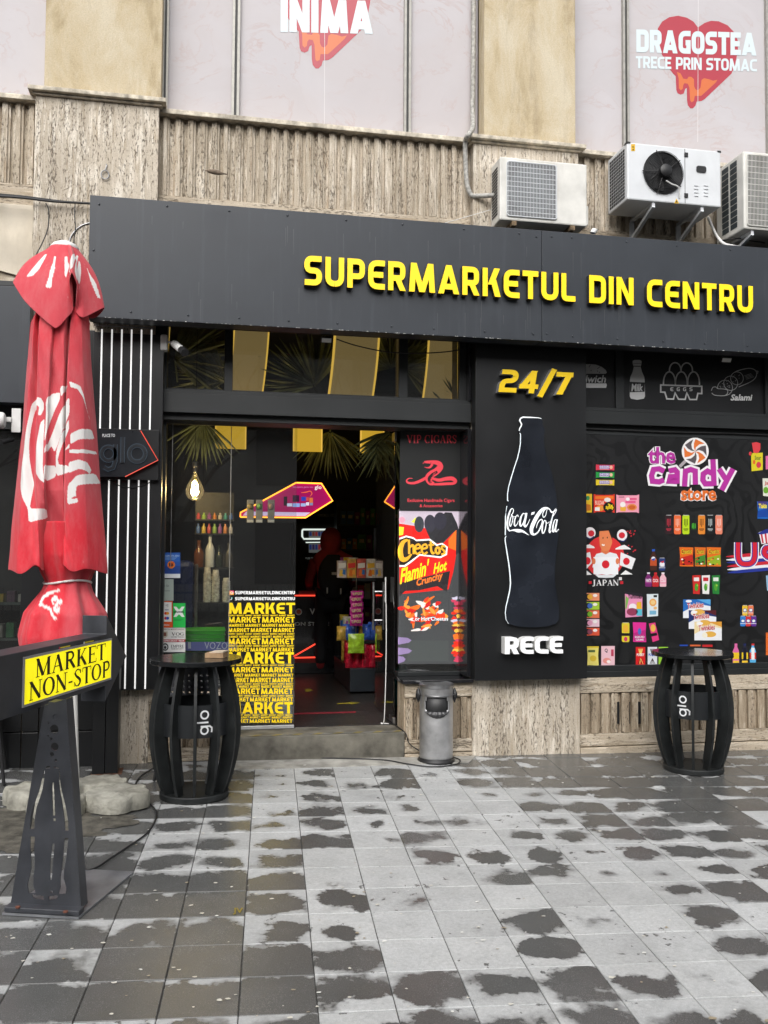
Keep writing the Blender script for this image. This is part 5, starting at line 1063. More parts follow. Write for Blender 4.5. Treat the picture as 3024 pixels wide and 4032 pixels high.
# hanging lit panels
M_LAMP = emat('amber_lit_face', (.80,.56,.22), .13, (.40,.33,.20)); M_LEDGE2 = emat('amber_lit_edge', (1,.62,.10), .5, (.5,.33,.10)); M_LAMPR = emat('amber_bright_face', (.95,.58,.05), .34, (.4,.28,.05))
GL = 'amber lit panels hanging from the shop ceiling'
for i, (x0, x1, y0, y1, Y, lb) in enumerate(((648,669,1250,1524,7.75,'narrow sliver of amber lit panel beside the left frame'),(920,1060,1270,1532,8.0,'amber lit panel behind the middle transom beside the left mullion'),(1318,1496,1290,1557,8.0,'curved amber lit panel behind the middle transom above the floodlight wire'),(1690,1808,1320,1590,8.0,'amber lit panel behind the small right transom window'),
        (847,968,1560,1765,9.6,'short amber lit panel end above the hanging bulb'),(1155,1268,1570,1776,9.6,'short amber lit panel end above the door opening'),(1420,1512,1580,1783,9.6,'short amber lit panel end beside the open door'))):
    t = thing('lit_panel', lb, 'lamp', at((x0+x1)/2, y1, Y), GL); xa, za = W(x0, y1, Y); xb, _ = W(x1, y1, Y); zt_ = 4.04 if Y < 9 else 3.40; bend = .06 if Y < 9 else .0
    fn = lambda u, v, d=0: (xa+(xb-xa)*u-bend*(1-v)**2*.8, Y+d+bend*(1-v)**2*1.5, za+(zt_-za)*v)
    m = MB(); m.grid(lambda u, v: fn(u, v), 4, 10); m.grid(lambda u, v: fn(1-u, v, .02), 4, 10); m.build('face', M_LAMP if Y < 9 else M_LAMPR, t)
    for u0, u1 in ((-.01, .035), (.965, 1.01)):
        m = MB(); m.grid(lambda u, v: fn(u0+(u1-u0)*u, v, -.003), 1, 10); m.grid(lambda u, v: fn(u1-(u1-u0)*u, v, .023), 1, 10); m.build('glowing_edge', M_LEDGE2, t)
# palm fans
M_PALM = pmat('palm_leaf', (.17,.21,.11), .5, 0, .3, 9)
def palm(px, py, Y, R, a0, a1, n, seed, lb, drop=.25):
    t = thing('palm_fan', lb, 'plant', at(px, py, Y), 'dried palm fans above the shop entrance'); c = at(px, py, Y); rg = random.Random(seed); m = MB()
    for k in range(n):
        a = math.radians(a0+(a1-a0)*(k+.5)/n+rg.uniform(-2,2)); L = R*rg.uniform(.75, 1.05); w_ = .016*R/.5; d = Vector((math.cos(a), rg.uniform(-.18,.18), math.sin(a))); s = Vector((-math.sin(a), 0, math.cos(a)))
        p = [c+d*L*f_+Vector((0, 0, -drop*L*f_*f_*.5)) for f_ in (.04,.35,.7,1)]; ww = [w_*.4,w_,w_*.9,w_*.08]
        v = []
        for q, h in zip(p, ww): v += [q-s*h, q+Vector((0,-h*.8,0)), q+s*h]
        m.add(v, [(i*3+j, i*3+j+1, i*3+j+4, i*3+j+3) for i in range(3) for j in range(2)])
    m.build('leaf_blades', M_PALM, t); m = MB(); m.tube([c, c+Vector((.02, .05, -.18 if a0 < 0 else .15))], .009, 6); m.build('stalk', M_PALM, t)
palm(690,1420,8.12,.58,-45,85,34,1,'wide green palm fan behind the left transom by the security camera')
palm(885,1500,8.12,.45,100,215,26,2,'drooping palm fan behind the left transom next to the mullion')
palm(1240,1520,8.12,.55,50,195,32,3,'spiky palm fan in the middle transom beside the floodlight',.1)
palm(1540,1450,8.12,.45,30,190,30,4,'palm fan in the middle transom by the right mullion')
palm(1590,1450,8.12,.45,-50,70,30,5,'palm fan behind the small right transom')
palm(1790,1560,7.9,.2,50,130,9,6,'small upright palm fan at the right transom corner',.05)
palm(1300,1700,9.7,.5,200,340,22,7,'hanging palm fan over the door opening',.4)
palm(800,1660,8.6,.4,200,330,18,8,'hanging palm fan above the bulb',.4)
palm(1540,1700,8.6,.5,190,300,18,9,'brown palm fan hanging beside the open door',.4)
# filament bulb
BU = thing('filament_bulb', 'large clear pendant bulb with glowing spiral filament behind the left pane', 'lamp', at(767, 1940, 7.95)); c = at(767, 1935, 7.95); k = 7.95/3580
m = MB(); prof = [(.0005,-36),(14,-34),(26,-26),(34,-12),(36,2),(32,18),(24,34),(14,52),(9,66),(8,76)]; m.lathe([(r*k, z*k) for r, z in prof], c, 24)
gm = glassmat('bulb_glass', (.98,.93,.82), .05, .004); m.build('bulb_glass', gm, BU, smooth=True)
m = MB(); m.lathe([(8.5*k,74*k),(8.5*k,92*k),(11*k,95*k),(11*k,112*k),(4*k,118*k)], c, 16); m.build('socket', M_STEEL, BU)
m = MB(); m.tube([c+Vector((0,0,116*k)), (c[0], c[1], 4.04)], .003, 6); m.build('cord', M_CABLE, BU)
m = MB(); m.tube([c+Vector((6*k*math.cos(t*.7), 6*k*math.sin(t*.7), (-30+t*1.6)*k)) for t in range(48)], 1.5*k, 5); m.build('filament', emat('filament', (1,.68,.10), 6.0), BU)
bl = bpy.data.lights.new('bulb_light', 'POINT'); bl.energy = 16; bl.color = (1,.72,.35); bl.shadow_soft_size = .04; bo = bpy.data.objects.new('bulb_light', bl); COL.objects.link(bo); bo.parent = BU; bo.location = (0, -.0, .02)
# hexagonal back-lit advert over the counter
YH = 9.6; HD = thing('backlit_advert', 'magenta back-lit hexagonal advert with orange light border over the counter', 'lit sign', at(1130, 1980, YH))
hp = [(946,2036),(1203,2038),(1309,1972),(1265,1904),(1165,1901),(975,2004),(947,2018)]; q = [W(*p, YH) for p in hp]; m = MB(); m.prism(q, lambda u, v, h: (u, h, v), YH, YH+.06); bd = m.build('light_box', M_BLK, HD)
m = MB(); m.tube([(x, YH-.012, z) for x, z in q+[q[0]]], .0085, 6); m.build('light_border', emat('orange_tube', (1,.34,.03), 2.2), HD)
pr = Print(YH, gain=.9); pr.poly(hp, (150,16,86), 0); pr.poly([(956,2030),(1202,2032),(1222,2018),(970,2014)], (190,180,220), 1)
pr.text('glo', 1239, 1911, 1266, 1930, (244,240,246), 2, 'b', .01); pr.text('descopera gama veo', 1152, 1914, 1233, 1923, (190,110,170), 2)
for x, y, w_, h, cc in ((1117,1955,14,36,(30,16,30)),(1152,1950,26,26,(50,20,50)),(1186,1956,20,16,(40,60,170)),(1202,1958,14,14,(190,70,60)),(1218,1960,14,20,(200,110,60)),(1130,1982,20,12,(190,200,230)),(1152,1982,28,14,(130,160,220)),(1184,1982,20,12,(150,170,220)),(1205,1978,12,12,(210,210,230)),(1220,1980,12,10,(120,130,170))): pr.rect(x, y, x+w_, y+h, cc, 2)
pr.line([(1186,1940),(1205,1938),(1222,1934),(1228,1944),(1220,1955)], [2,4,3,3,1], (226,110,60), 2, 5)
pr.build('advert_print', colmat('lit_advert', .3, .75), bd)
# counter and cigarette display
YK = 11.0; K = thing('counter', 'black shop counter with red light lines and white lettering', 'counter', (.9, YK, ZI))
m = MB(); zt_ = Z_(1200, 2330, YK); m.box(-.6, 1.75, YK, YK+.6, ZI, zt_); ck = m.build('counter_front', M_GLOSSB, K, bevel=.01); M_RL = emat('red_light_line', (1,.06,.03), 1.1, (.5,.02,.02))
for (a0, a1) in (((1160,2345),(1252,2345)), ((1160,2590),(1256,2588)), ((1156,2585),(1262,2524))):
    m = MB(); m.tube([at(*a0, YK-.012), at(*a1, YK-.012)], .009, 6); m.build('light_line', M_RL, K)
pr = Print(YK); pr.rect(1160, 2592, 1256, 2610, (110,18,16), 0); pr.rect(1176, 2326, 1252, 2342, (120,24,20), 0); pr.ell(1176, 2409, 13, 13, (200,198,196), 1); pr.ell(1176, 2409, 9, 9, (190,84,50), 2)
pr.text('VE', 1219, 2396, 1256, 2420, (200,200,200), 1, 'b', .02); pr.text('ON STORE', 1160, 2449, 1296, 2464, (190,190,190), 1, 'b', .02); pr.build('counter_lettering', M_PRINT, ck)
YD = 12.6; DC = thing('display_cabinet', 'black wall cabinet with lit rows of small packs behind the counter', 'cabinet', at(1260, 2440, YD))
m = MB(); xa, za = W(1150, 2600, YD); xb, zc = W(1400, 2065, YD); m.box(xa, xb, YD, YD+.4, ZI, zc); m.build('carcass', M_INT, DC)
M_LITF = emat('lit_frame', (.85,.95,.88), .6)
rr_ = [(1192,2085),(1318,2085),(1325,2092),(1325,2118),(1318,2122),(1196,2122),(1190,2112),(1190,2092)]; m = MB(); m.tube([at(*p, YD-.01) for p in rr_+[rr_[0]]], .013, 6); m.build('lit_frame', M_LITF, DC)
m = MB(); m.tube([at(1204,2136,YD-.01), at(1304,2135,YD-.01)], .008, 6); m.build('lit_frame', M_LITF, DC)
pr = Print(YD); rg = random.Random(8)
for y0, h in ((2092,28),(2142,34)):
    pr.rect(1216, y0, 1312, y0+h, (120,124,122), 1)
    for k in range(8): pr.rect(1218+k*11.6, y0+2, 1227+k*11.6, y0+h*.66, rg.choice([(150,40,40),(40,60,130),(130,60,50),(160,50,60),(60,40,90)]), 2)
pr.text('VUSE TIGARETE', 1202, 2194, 1262, 2202, (120,126,122), 1); pr.build('packs', colmat('dim_packs', .4, .22), DC)
pr = Print(YD); pr.text('YOUR SMOKE FREE CHOICE', 1250, 2024, 1344, 2034, (190,190,190), 1); pr.build('header_lettering', M_PRINT, DC)
# customer seen from behind
PX, PY = 1.50, 11.0
PE = thing('person', 'person in a red hooded jacket and dark rucksack seen from behind at the counter', 'person', (PX, PY, ZI))
def skin(name, joints, edges, radii, mat, parent, root=0, sub=2):
    me = bpy.data.meshes.new(name); off = parent.location; me.from_pydata([tuple(Vector(j)-off) for j in joints], edges, [])
    o = bpy.data.objects.new(name, me); COL.objects.link(o); o.parent = parent; me.materials.append(mat); o['wl'] = tuple(off)
    o.modifiers.new('skin', 'SKIN').use_smooth_shade = True
    for i, r in enumerate(radii):
        sv = me.skin_vertices[0].data[i]; sv.radius = (r, r) if not hasattr(r, '__len__') else r; sv.use_root = (i == root)
    s_ = o.modifiers.new('sub', 'SUBSURF'); s_.levels = s_.render_levels = sub; return o
z = ZI; J = [(PX,PY,z+.95),(PX,PY,z+1.2),(PX,PY+.02,z+1.42),(PX,PY+.04,z+1.52),(PX,PY+.06,z+1.62),(PX-.1,PY,z+.9),(PX-.12,PY+.03,z+.5),(PX-.12,PY,z+.1),(PX-.12,PY+.14,z+.04),(PX+.1,PY,z+.9),(PX+.12,PY+.03,z+.5),(PX+.13,PY,z+.1),(PX+.14,PY+.14,z+.04),
     (PX-.2,PY+.01,z+1.38),(PX-.27,PY+.0,z+1.12),(PX-.24,PY+.18,z+.96),(PX-.2,PY+.28,z+.98),(PX+.2,PY+.01,z+1.38),(PX+.27,PY+.02,z+1.12),(PX+.22,PY+.2,z+.98),(PX+.18,PY+.3,z+1.0)]
Ed = [(0,1),(1,2),(2,3),(3,4),(0,5),(5,6),(6,7),(7,8),(0,9),(9,10),(10,11),(11,12),(2,13),(13,14),(14,15),(15,16),(2,17),(17,18),(18,19),(19,20)]
M_RJ = pmat('red_jacket', (.30,.022,.025), .8, 0, .2, 8); M_DKC = pmat('dark_cloth', (.010,.010,.013), .85)
skin('body', J, Ed, [.15,.155,.16,.07,.09,.1,.075,.055,.045,.1,.075,.055,.045,.075,.058,.045,.035,.075,.058,.045,.035], M_RJ, PE)
skin('trousers', [(PX,PY,z+.93)]+J[5:8]+J[9:12], [(0,1),(1,2),(2,3),(0,4),(4,5),(5,6)], [.165,.118,.09,.072,.118,.09,.072], M_DKC, PE)
m = MB(); m.lathe([(.001,.17),(.06,.16),(.115,.1),(.135,.02),(.13,-.06),(.11,-.13),(.09,-.17),(.02,-.2)], (PX, PY+.03, z+1.60), 20); m.build('hood', M_RJ, PE, smooth=True)
m = MB(); m.grid(lambda u, v: (PX+.18*math.copysign(abs(math.cos(2*math.pi*u))**.5, math.cos(2*math.pi*u))*math.sin(math.pi*min(max(v,.03),.97))**.4, PY-.17+.11*math.copysign(abs(math.sin(2*math.pi*u))**.6, math.sin(2*math.pi*u))*math.sin(math.pi*min(max(v,.03),.97))**.4, z+.92+.52*v), 28, 16, True); m.build('rucksack', M_DKC, PE, smooth=True)
m = MB(); m.box(PX-.03, PX+.03, PY-.29, PY-.28, z+1.2, z+1.23); m.box(PX-.09, PX-.075, PY-.29, PY-.28, z+.98, z+1.05); m.box(PX+.07, PX+.085, PY-.29, PY-.28, z+.97, z+1.04); m.build('reflective_tab', M_WPL, PE)
# snack gondola
GX0 = 1.49; GO = thing('snack_shelf', 'dark shop gondola with three shelves beside the open door', 'shelf', (1.9, 9.5, ZI))
m = MB(); m.box(GX0, 2.55, 9.4, 10.6, ZI+.02, ZI+.26); m.build('base', pmat('dark_shelf_metal', (.02,.026,.034), .4), GO, bevel=.004)
m = MB(); m.box(1.95, 2.0, 9.42, 10.6, ZI+.26, 2.1); m.build('back_panel', M_INT, GO)
zs_ = [ZI+.26, Z_(1450, 2520, 9.5), Z_(1450, 2275, 9.5)]
for zz in zs_[1:]: m = MB(); m.box(GX0+.02, 2.5, 9.42, 10.55, zz-.03, zz); m.build('shelf', M_FRAME, GO)
def snackbag(name, c, w_, h, d, mat, lb, gp, tilt=0):
    m = MB()
    m.grid(lambda u, v: (c[0]+(u-.5)*w_*(1-.05*math.sin(math.pi*v)), c[1]-d*.5*(math.sin(math.pi*u)*math.sin(math.pi*v))**.5+tilt*v*.05, c[2]+v*h), 6, 6); m.grid(lambda u, v: (c[0]+(.5-u)*w_*(1-.05*math.sin(math.pi*v)), c[1]+.002+d*.5*(math.sin(math.pi*u)*math.sin(math.pi*v))**.5+tilt*v*.05, c[2]+v*h), 6, 6)
    return tag(m.build(name, mat, smooth=True), lb, 'snack bag', gp)
fo = lambda nm, c: pmat(nm, c, .25, 0, .25, 25, .4, .004, 30)
M_RB, M_BB, M_GB, M_PB, M_YB = fo('red_foil', (.62,.02,.05)), fo('blue_foil', (.05,.14,.6)), fo('green_foil', (.40,.66,.04)), fo('purple_foil', (.55,.03,.28)), fo('gold_foil', (.7,.45,.08))
for k, px in enumerate((1376,1408,1440,1470,1500)):
    p = at(px, 2672, 9.44); snackbag('snack_bag', (p[0], 9.46, ZI+.262), .085, .26+.012*(k % 3), .08, M_RB, 'red foil snack bag standing on the bottom shelf of the gondola', 'red bags on the bottom gondola shelf')
for k in range(4): snackbag('snack_bag', (GX0+.06, 9.5+.0+k*.2, ZI+.262), .1, .28, .08, M_YB if k % 2 else M_RB, '%s snack bag along the aisle side of the bottom gondola shelf' % ('gold' if k % 2 else 'dark red'), 'aisle side snack bags')
for k in range(8): p = at(1345+k*25, 2515, 9.46); snackbag('snack_bag', (p[0], 9.47+.03*(k % 2), zs_[1]+.001), .10, .15+.02*(k % 3), .09, M_BB if k % 3 else M_YB, 'small %s snack bag lying on the middle gondola shelf' % ('blue' if k % 3 else 'gold'), 'small bags on the middle gondola shelf')
for k, cc in enumerate(((.7,.6,.56),(.75,.45,.08),(.7,.12,.08),(.8,.74,.66),(.6,.5,.5))):
    p = at(1345+k*38, 2270, 9.46); m = MB(); m.box(p[0]-.045, p[0]+.05, 9.45, 9.51, zs_[2]+.001, zs_[2]+.2-.02*(k == 0)); o = m.build('cereal_box', pmat('box_card', cc, .5, 0, .3, 20), bevel=.002); tag(o, ('pale grey', 'amber', 'red', 'cream', 'dull grey')[k]+' carton standing on the top gondola shelf', 'carton', 'cartons on the top gondola shelf')
HS = thing('hanging_snack_strip', 'clip strip of purple snack bags hanging in front of the gondola', 'snack strip', at(1405, 2470, 9.3)); c = at(1405, 2315, 9.3)
m = MB(); m.tube([c+Vector((0,.03,.12)), c+Vector((0,.03,-.5))], .004, 6); m.build('strip', M_STEEL, HS)
for k in range(6):
    cc = at(1406-(k % 2)*4, 2355+k*22, 9.3); m = MB(); w_ = .13; h = .075
    m.grid(lambda u, v: (cc[0]+(u-.5)*w_, cc[1]-.03*math.sin(math.pi*u)*math.sin(math.pi*v), cc[2]+v*h), 5, 4); o = m.build('bag', M_PB, HS, smooth=True)
    pr = Print(cc[1]-.034); a0 = proj((cc[0]-.05, cc[1]-.034, cc[2]+.06)); a1 = proj((cc[0]+.045, cc[1]-.034, cc[2]+.028)); pr.text('UFOS', *a0, *a1, (196,190,130), 0, 'b', .03, slope=-.08); pr.build('bag_print', M_PRINT, o)
c = at(1402, 2572, 9.28); snackbag('snack_bag', (c[0], c[1], c[2]), .17, .2, .06, M_GB, 'bright green snack bag hanging below the purple strip', 'green hanging bags')
# window counter goods behind the left pane
YL_ = 8.05; zt_ = Z_(800, 2545, YL_)
WC = thing('window_counter', 'dark counter behind the left window pane', 'counter', (.1, YL_, ZI)); m = MB(); m.box(-.42, .45, 7.86, 8.5, ZI, zt_-.06); m.build('carcass', M_INT, WC); m = MB(); m.box(-.43, .47, 7.84, 8.52, zt_-.06, zt_-.03); m.build('worktop', M_GLOSSB, WC)
pr = Print(7.835, gain=1.7); pr.rect(700, 2527, 935, 2562, (120,126,196), 0); pr.text('VOZOL', 805, 2528, 912, 2556, (226,230,244), 1, 'b', .0); pr.text('l', 740, 2528, 752, 2554, (226,230,244), 1, 'b', .02); pr.build('purple_shelf_strip', M_PRINT, WC)
GRP = 'green trays stacked on the window counter'; M_TRAY = pmat('green_plastic', (.09,.74,.06), .35)
xa, xb = X_(730, 2500, 7.95), X_(884, 2500, 7.95)
for k in range(5):
    z0 = zt_-.028+k*.036; m = MB(); m.box(xa, xb, 7.9, 8.25, z0, z0+.03); m.box(xa-.008, xb+.008, 7.892, 8.258, z0+.024, z0+.034)
    lb = ('bottom', 'second', 'third', 'fourth', 'top')[k]; tag(m.build('green_tray', M_TRAY, bevel=.006), 'green plastic tray, %s of its stack on the window counter' % lb, 'tray', GRP)
SHF = thing('bottle_shelf', 'dark wall shelf with bottles and paper cups behind the left pane', 'shelf', at(840, 2370, 8.5)); zc = Z_(840, 2234, 8.5); zd = Z_(840, 2372, 8.4); x0s, x1s = X_(765,2234,8.5), X_(920,2234,8.5)
m = MB(); m.box(x0s, x1s, 8.44, 8.7, zc-.02, zc); m.box(x0s, x1s, 8.36, 8.7, zd-.02, zd); m.build('board', M_FRAME, SHF); m = MB(); m.box(x0s, x1s, 8.7, 8.74, zd-.3, zc+.7); m.build('back_panel', pmat('shelf_back', (.035,.036,.034), .5, 0, .4, 18), SHF)
def bottle(px, pyb, pyt, Y, rad, mat, lb, neck=.35): 
    p = at(px, pyb, Y); h = (pyb-pyt)*Y*1.0/3580; m = MB(); m.lathe([(rad*.98,0),(rad,.01),(rad,h*.52),(rad*.8,h*.62),(rad*neck,h*.74),(rad*neck,h*.93),(rad*neck*1.25,h*.94),(rad*neck*1.25,h)], p, 16); return tag(m.build('bottle', mat, smooth=True, ang=35), lb, 'bottle', 'bottles on the window shelf')
o = bottle(826, 2233, 2105, 8.5, .042, pmat('silver_bottle', (.66,.70,.70), .3), 'pale grey sparkling wine bottle with a dark ribbon on the wall shelf')
bottle(862, 2233, 2150, 8.5, .034, pmat('dark_bottle', (.03,.04,.03), .2), 'dark square shouldered bottle beside the pale grey bottle'); bottle(782, 2233, 2130, 8.5, .045, pmat('brown_bottle', (.14,.05,.02), .2), 'round brown liqueur bottle at the shelf end'); bottle(900, 2233, 2140, 8.5, .03, pmat('grey_bottle', (.12,.12,.11), .25), 'slim grey bottle at the right end of the wall shelf')
for px, pt, pb_, lb in ((815,2262,2371,'tall stack of paper cups below the pale grey bottle'), (848,2272,2371,'tall cream stack of paper cups beside the patterned stack'), (890,2290,2371,'short blue banded stack of paper cups by the door edge')):
    p = at(px, pb_, 8.4); h = (pb_-pt)*8.4/3580; n = 12; prof = []
    for k in range(n): prof += [(.034, h*k/n), (.037, h*(k+.9)/n)]
    prof += [(.036, h), (.032, h+.0), (.027, h+.06 if px != 890 else h+.03)]; m = MB(); m.lathe(prof, p, 18)
    tag(m.build('paper_cup_stack', pmat('paper_cup', (.78,.72,.62), .6, 0, .35, 30)), lb, 'cup stack', 'paper cup stacks on the wall shelf')
CMH = thing('coffee_machine', 'dark blue rounded machine behind the stickers on the left pane', 'machine', at(740, 2450, 8.3)); xa, za = W(712, 2460, 8.2); xb, zc = W(780, 2208, 8.2)
m = MB(); m.box(xa-.12, xb-.03, 8.2, 8.5, zt_-.028, zc); m.build('body', pmat('blue_enamel', (.012,.022,.10), .25), CMH, bevel=.05); m = MB(); m.box(xb-.029, xb, 8.2, 8.5, zt_-.028, zc-.03); m.build('edge', M_STEEL, CMH, bevel=.02)
# teal bag on the floor and hanging notes
TB = MB(); c = hz(1556, 2812, ZI); TB.grid(lambda u, v: (c[0]+.1+.09*math.cos(2*math.pi*u)*math.sin(math.pi*min(max(v,.02),.98))**.35, c[1]+.18+.07*math.sin(2*math.pi*u)*math.sin(math.pi*min(max(v,.02),.98))**.35, ZI+v*.42), 18, 10, True); tag(TB.build('teal_bag', pmat('teal_cloth', (.01,.11,.11), .6), smooth=True), 'teal bag standing on the floor behind the open door', 'bag')
m = MB(); p0 = at(1512, 2270, 7.95); m.obox(at(1519, 2322, 7.9), (.25,.95,0), (.95,-.25,0), (0,0,1), .045, .004, .11); o = m.build('hanging_card', M_WPL); tag(o, 'white hanging card on the open glass door', 'card')
m = MB(); m.tube([tuple(v) for v in spline([tuple(at(1519, 2290, 7.93)), tuple(at(1521, 2500, 7.8)), tuple(at(1518, 2700, 7.75)), tuple(at(1512, 2838, 7.72)), (1.5, 7.74, ZI+.006), (1.56, 7.70, ZI+.006)], 6)], .004, 6); tag(m.build('white_cable', M_WPL), 'thin white cable hanging beside the open glass door', 'cable')

# toy packs hung behind the door pane, poster inside the glass
for k, (px, cc, nm) in enumerate(((986,(.28,.22,.08),'amber'), (1021,(.16,.42,.10),'green'), (1068,(.42,.30,.26),'pale red'))):
    xa, za = W(px-14, 2058, 8.1); xb, zc = W(px+14, 1968, 8.1); t = thing('toy_pack', '%s clear toy pack hanging in front of the magenta advert' % nm, 'toy pack', ((xa+xb)/2, 8.1, za), 'toy packs hung behind the door pane'); m = MB(); m.box(xa, xb, 8.1, 8.13, za, zc); m.build('card', pmat('pack_card', (.30,.30,.28), .4), t, bevel=.004)
    m = MB(); m.lathe([(.001,-.028),(.02,-.02),(.026,0),(.02,.02),(.001,.028)], ((xa+xb)/2, 8.1, zc-.06), 14); m.build('toy_ball', pmat('toy_paint', cc, .3), t, smooth=True); m = MB(); m.box(xa+.003, xb-.003, 8.096, 8.0995, za+.003, za+.025); m.build('name_strip', M_WPL, t)
pr = Print(7.74, gain=.7); pr.rect(1065, 2610, 1148, 2835, (150,186,206), 0); pr.rect(1068, 2640, 1146, 2680, (70,140,190), 1); pr.rect(1095, 2770, 1140, 2830, (214,220,224), 1); pr.text('DOKKA', 1075, 2648, 1140, 2668, (220,228,232), 2); tag(pr.build('inside_poster', M_PRINT), 'pale blue poster leaning inside the lower door pane', 'poster')

rg = random.Random(31); pr = Print(9.445, gain=1.1)
for k in range(5):
    p = at(1345+k*38, 2270, 9.46)[0]; z0 = zs_[2]; f_ = lambda u, v: (p-.043+.09*u, z0+.006+.17*v)
    pr.wpoly([f_(.08,.55), f_(.92,.6), f_(.92,.9), f_(.08,.86)], rg.choice([(240,236,226),(226,60,50),(240,190,60)]), 0); pr.wpoly([f_(.15,.1), f_(.6,.06), f_(.7,.4), f_(.3,.5)], rg.choice([(230,120,40),(240,200,80),(190,40,60)]), 0); pr.wpoly([f_(.55,.2), f_(.9,.15), f_(.9,.45), f_(.62,.5)], rg.choice([(60,120,190),(240,230,220),(250,170,60)]), 1)
o = pr.build('carton_art', M_PRINT, GO)
CN = ('crimson','orange','blue','lime','white','yellow','violet','teal'); CV = ((.6,.04,.05),(.7,.25,.03),(.05,.16,.55),(.3,.55,.06),(.7,.68,.64),(.72,.55,.06),(.35,.08,.4),(.05,.4,.4))
SG = 'small packs on the aisle side of the gondola'; mats = [fo('pack_'+n_, c_) for n_, c_ in zip(CN, CV)]
for row, zr in enumerate((zs_[1], zs_[2])):
    for k in range(8):
        i = (k*3+row) % 8; snackbag('snack_pack', (GX0+.07+.01*(k % 2), 9.62+k*.11, zr+.001), .10, .15+.03*((k*5) % 3), .07, mats[i], '%s snack pack on the aisle side of the %s gondola shelf' % (CN[i], ('middle', 'top')[row]), SG)
# second stock rack against the far wall
RK = thing('stock_rack', 'tall dark rack of mixed packets at the back of the shop', 'rack', (2.35, 12.2, ZI)); m = MB(); m.box(1.75, 3.1, 12.3, 12.6, ZI, 2.5); m.build('carcass', M_INT, RK)
pr = Print(12.29, gain=.9)
for r_ in range(6):
    z0 = ZI+.15+r_*.34; x = 1.8; pr.wpoly([(1.76,z0-.02),(3.09,z0-.02),(3.09,z0),(1.76,z0)], (70,72,74), 0)
    while x < 3.0:
        w_ = rg.uniform(.05, .12); h_ = rg.uniform(.12, .24); pr.wpoly([(x,z0),(x+w_,z0),(x+w_,z0+h_),(x,z0+h_)], rg.choice([(206,60,50),(230,170,60),(60,110,180),(90,160,80),(220,216,206),(150,70,140)]), 1); pr.wpoly([(x+w_*.2,z0+h_*.45),(x+w_*.8,z0+h_*.45),(x+w_*.8,z0+h_*.7),(x+w_*.2,z0+h_*.7)], (236,226,200), 2); x += w_+.01
o = pr.build('packets', M_PRINT, RK); o['kind'] = 'stuff'
# small bottles and jars on the upper shelves behind the left pane
UB = thing('upper_shelf', 'narrow upper shelves of small jars behind the hanging bulb', 'shelf', at(840, 2100, 8.55)); 
for r_, py in enumerate((2045, 2100)):
    zr = Z_(840, py, 8.5); m = MB(); m.box(x0s, x1s, 8.46, 8.7, zr-.012, zr); m.build('board', M_FRAME, UB)
    for k in range(7):
        x = x0s+.03+k*(x1s-x0s-.06)/6; h = .06+.03*((k*3+r_) % 3); m = MB(); m.lathe([(.018,0),(.019,.004),(.019,h*.6),(.009,h*.75),(.009,h)], (x, 8.53, zr+.001), 12); i = (k*3+r_*2) % 8
        tag(m.build('small_jar', pmat('jar_'+CN[i], tuple(v*.8+.05 for v in CV[i]), .3), smooth=True, ang=40), '%s small jar on the %s narrow shelf behind the bulb' % (CN[i], ('upper', 'lower')[r_]), 'jar', 'small jars on the narrow shelves')
# ================================================================ closed parasol
UY = 6.35; ux = lambda z: -.812-(z-.1)*.042
UM = thing('closed_parasol', 'folded red parasol with white script lettering standing on concrete weights', 'parasol', (ux(.1), UY, .14))
def inpoly(X, Y, poly):
    c = np.zeros(X.shape, bool); n = len(poly)
    for i in range(n):
        x1, y1 = poly[i]; x2, y2 = poly[i-1]
        with np.errstate(divide='ignore', invalid='ignore'):
            t = ((y1 > Y) != (y2 > Y)) & (X < (x2-x1)*(Y-y1)/(y2-y1+1e-12)+x1)
        c ^= t
    return c
def cloth(name, V, nu, nv, closed, cols, parent, mat):
    w_ = nu if closed else nu+1
    fs = [(j*w_+i, (j+1)*w_+i, (j+1)*w_+(i+1) % w_, j*w_+(i+1) % w_) for j in range(nv) for i in range(nu)]
    me = bpy.data.meshes.new(name); me.from_pydata((V-np.array(UM.location)).tolist(), [], fs); me.materials.append(mat)
    ca = me.color_attributes.new('Col', 'FLOAT_COLOR', 'POINT'); ca.data.foreach_set('color', np.concatenate([cols, np.ones((len(cols), 1))], 1).ravel().astype(np.float32))
    me.polygons.foreach_set('use_smooth', [True]*len(me.polygons)); o = bpy.data.objects.new(name, me); COL.objects.link(o); o.parent = parent; o['wl'] = tuple(UM.location); return o
def clothmat():
    t = NT('parasol_cloth'); a = t.n('ShaderNodeAttribute', attribute_name='Col'); d = t.noise(t.pos((3,3,1.2)), 4, 7, .7); f = t.noise(t.pos(), 300, 2); sc = t.noise(t.pos((14,14,4)), 1.5, 6, .7)
    c = t.mix(t.ramp(d, [(.45, 0), (.75, .22)]), a.outputs['Color'], (.62,.30,.30)); c = t.mix(t.ramp(sc, [(.66, 0), (.74, .4)]), c, (.66,.45,.44))
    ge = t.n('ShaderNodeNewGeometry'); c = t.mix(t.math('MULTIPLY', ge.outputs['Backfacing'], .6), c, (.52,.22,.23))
    t.base(c); t.set(Roughness=.75, Specular_IOR_Level=.25); t.b.inputs['Sheen Weight'].default_value = .15; cr_ = t.noise(t.pos((26,26,1.6)), 1, 4, .6, .6); cr2 = t.noise(t.pos((9,9,5)), 1.6, 5, .65, .8); t.bump(t.math('ADD', t.math('MULTIPLY', f, .12), t.math('ADD', t.math('MULTIPLY', cr_, 1.6), t.math('MULTIPLY', cr2, 1.2))), .008, .35); return t.m
M_CLOTH = clothmat()
RED0, RED1, WHT = np.array((.55,.060,.078)), np.array((.62,.024,.040)), np.array((.74,.73,.71))
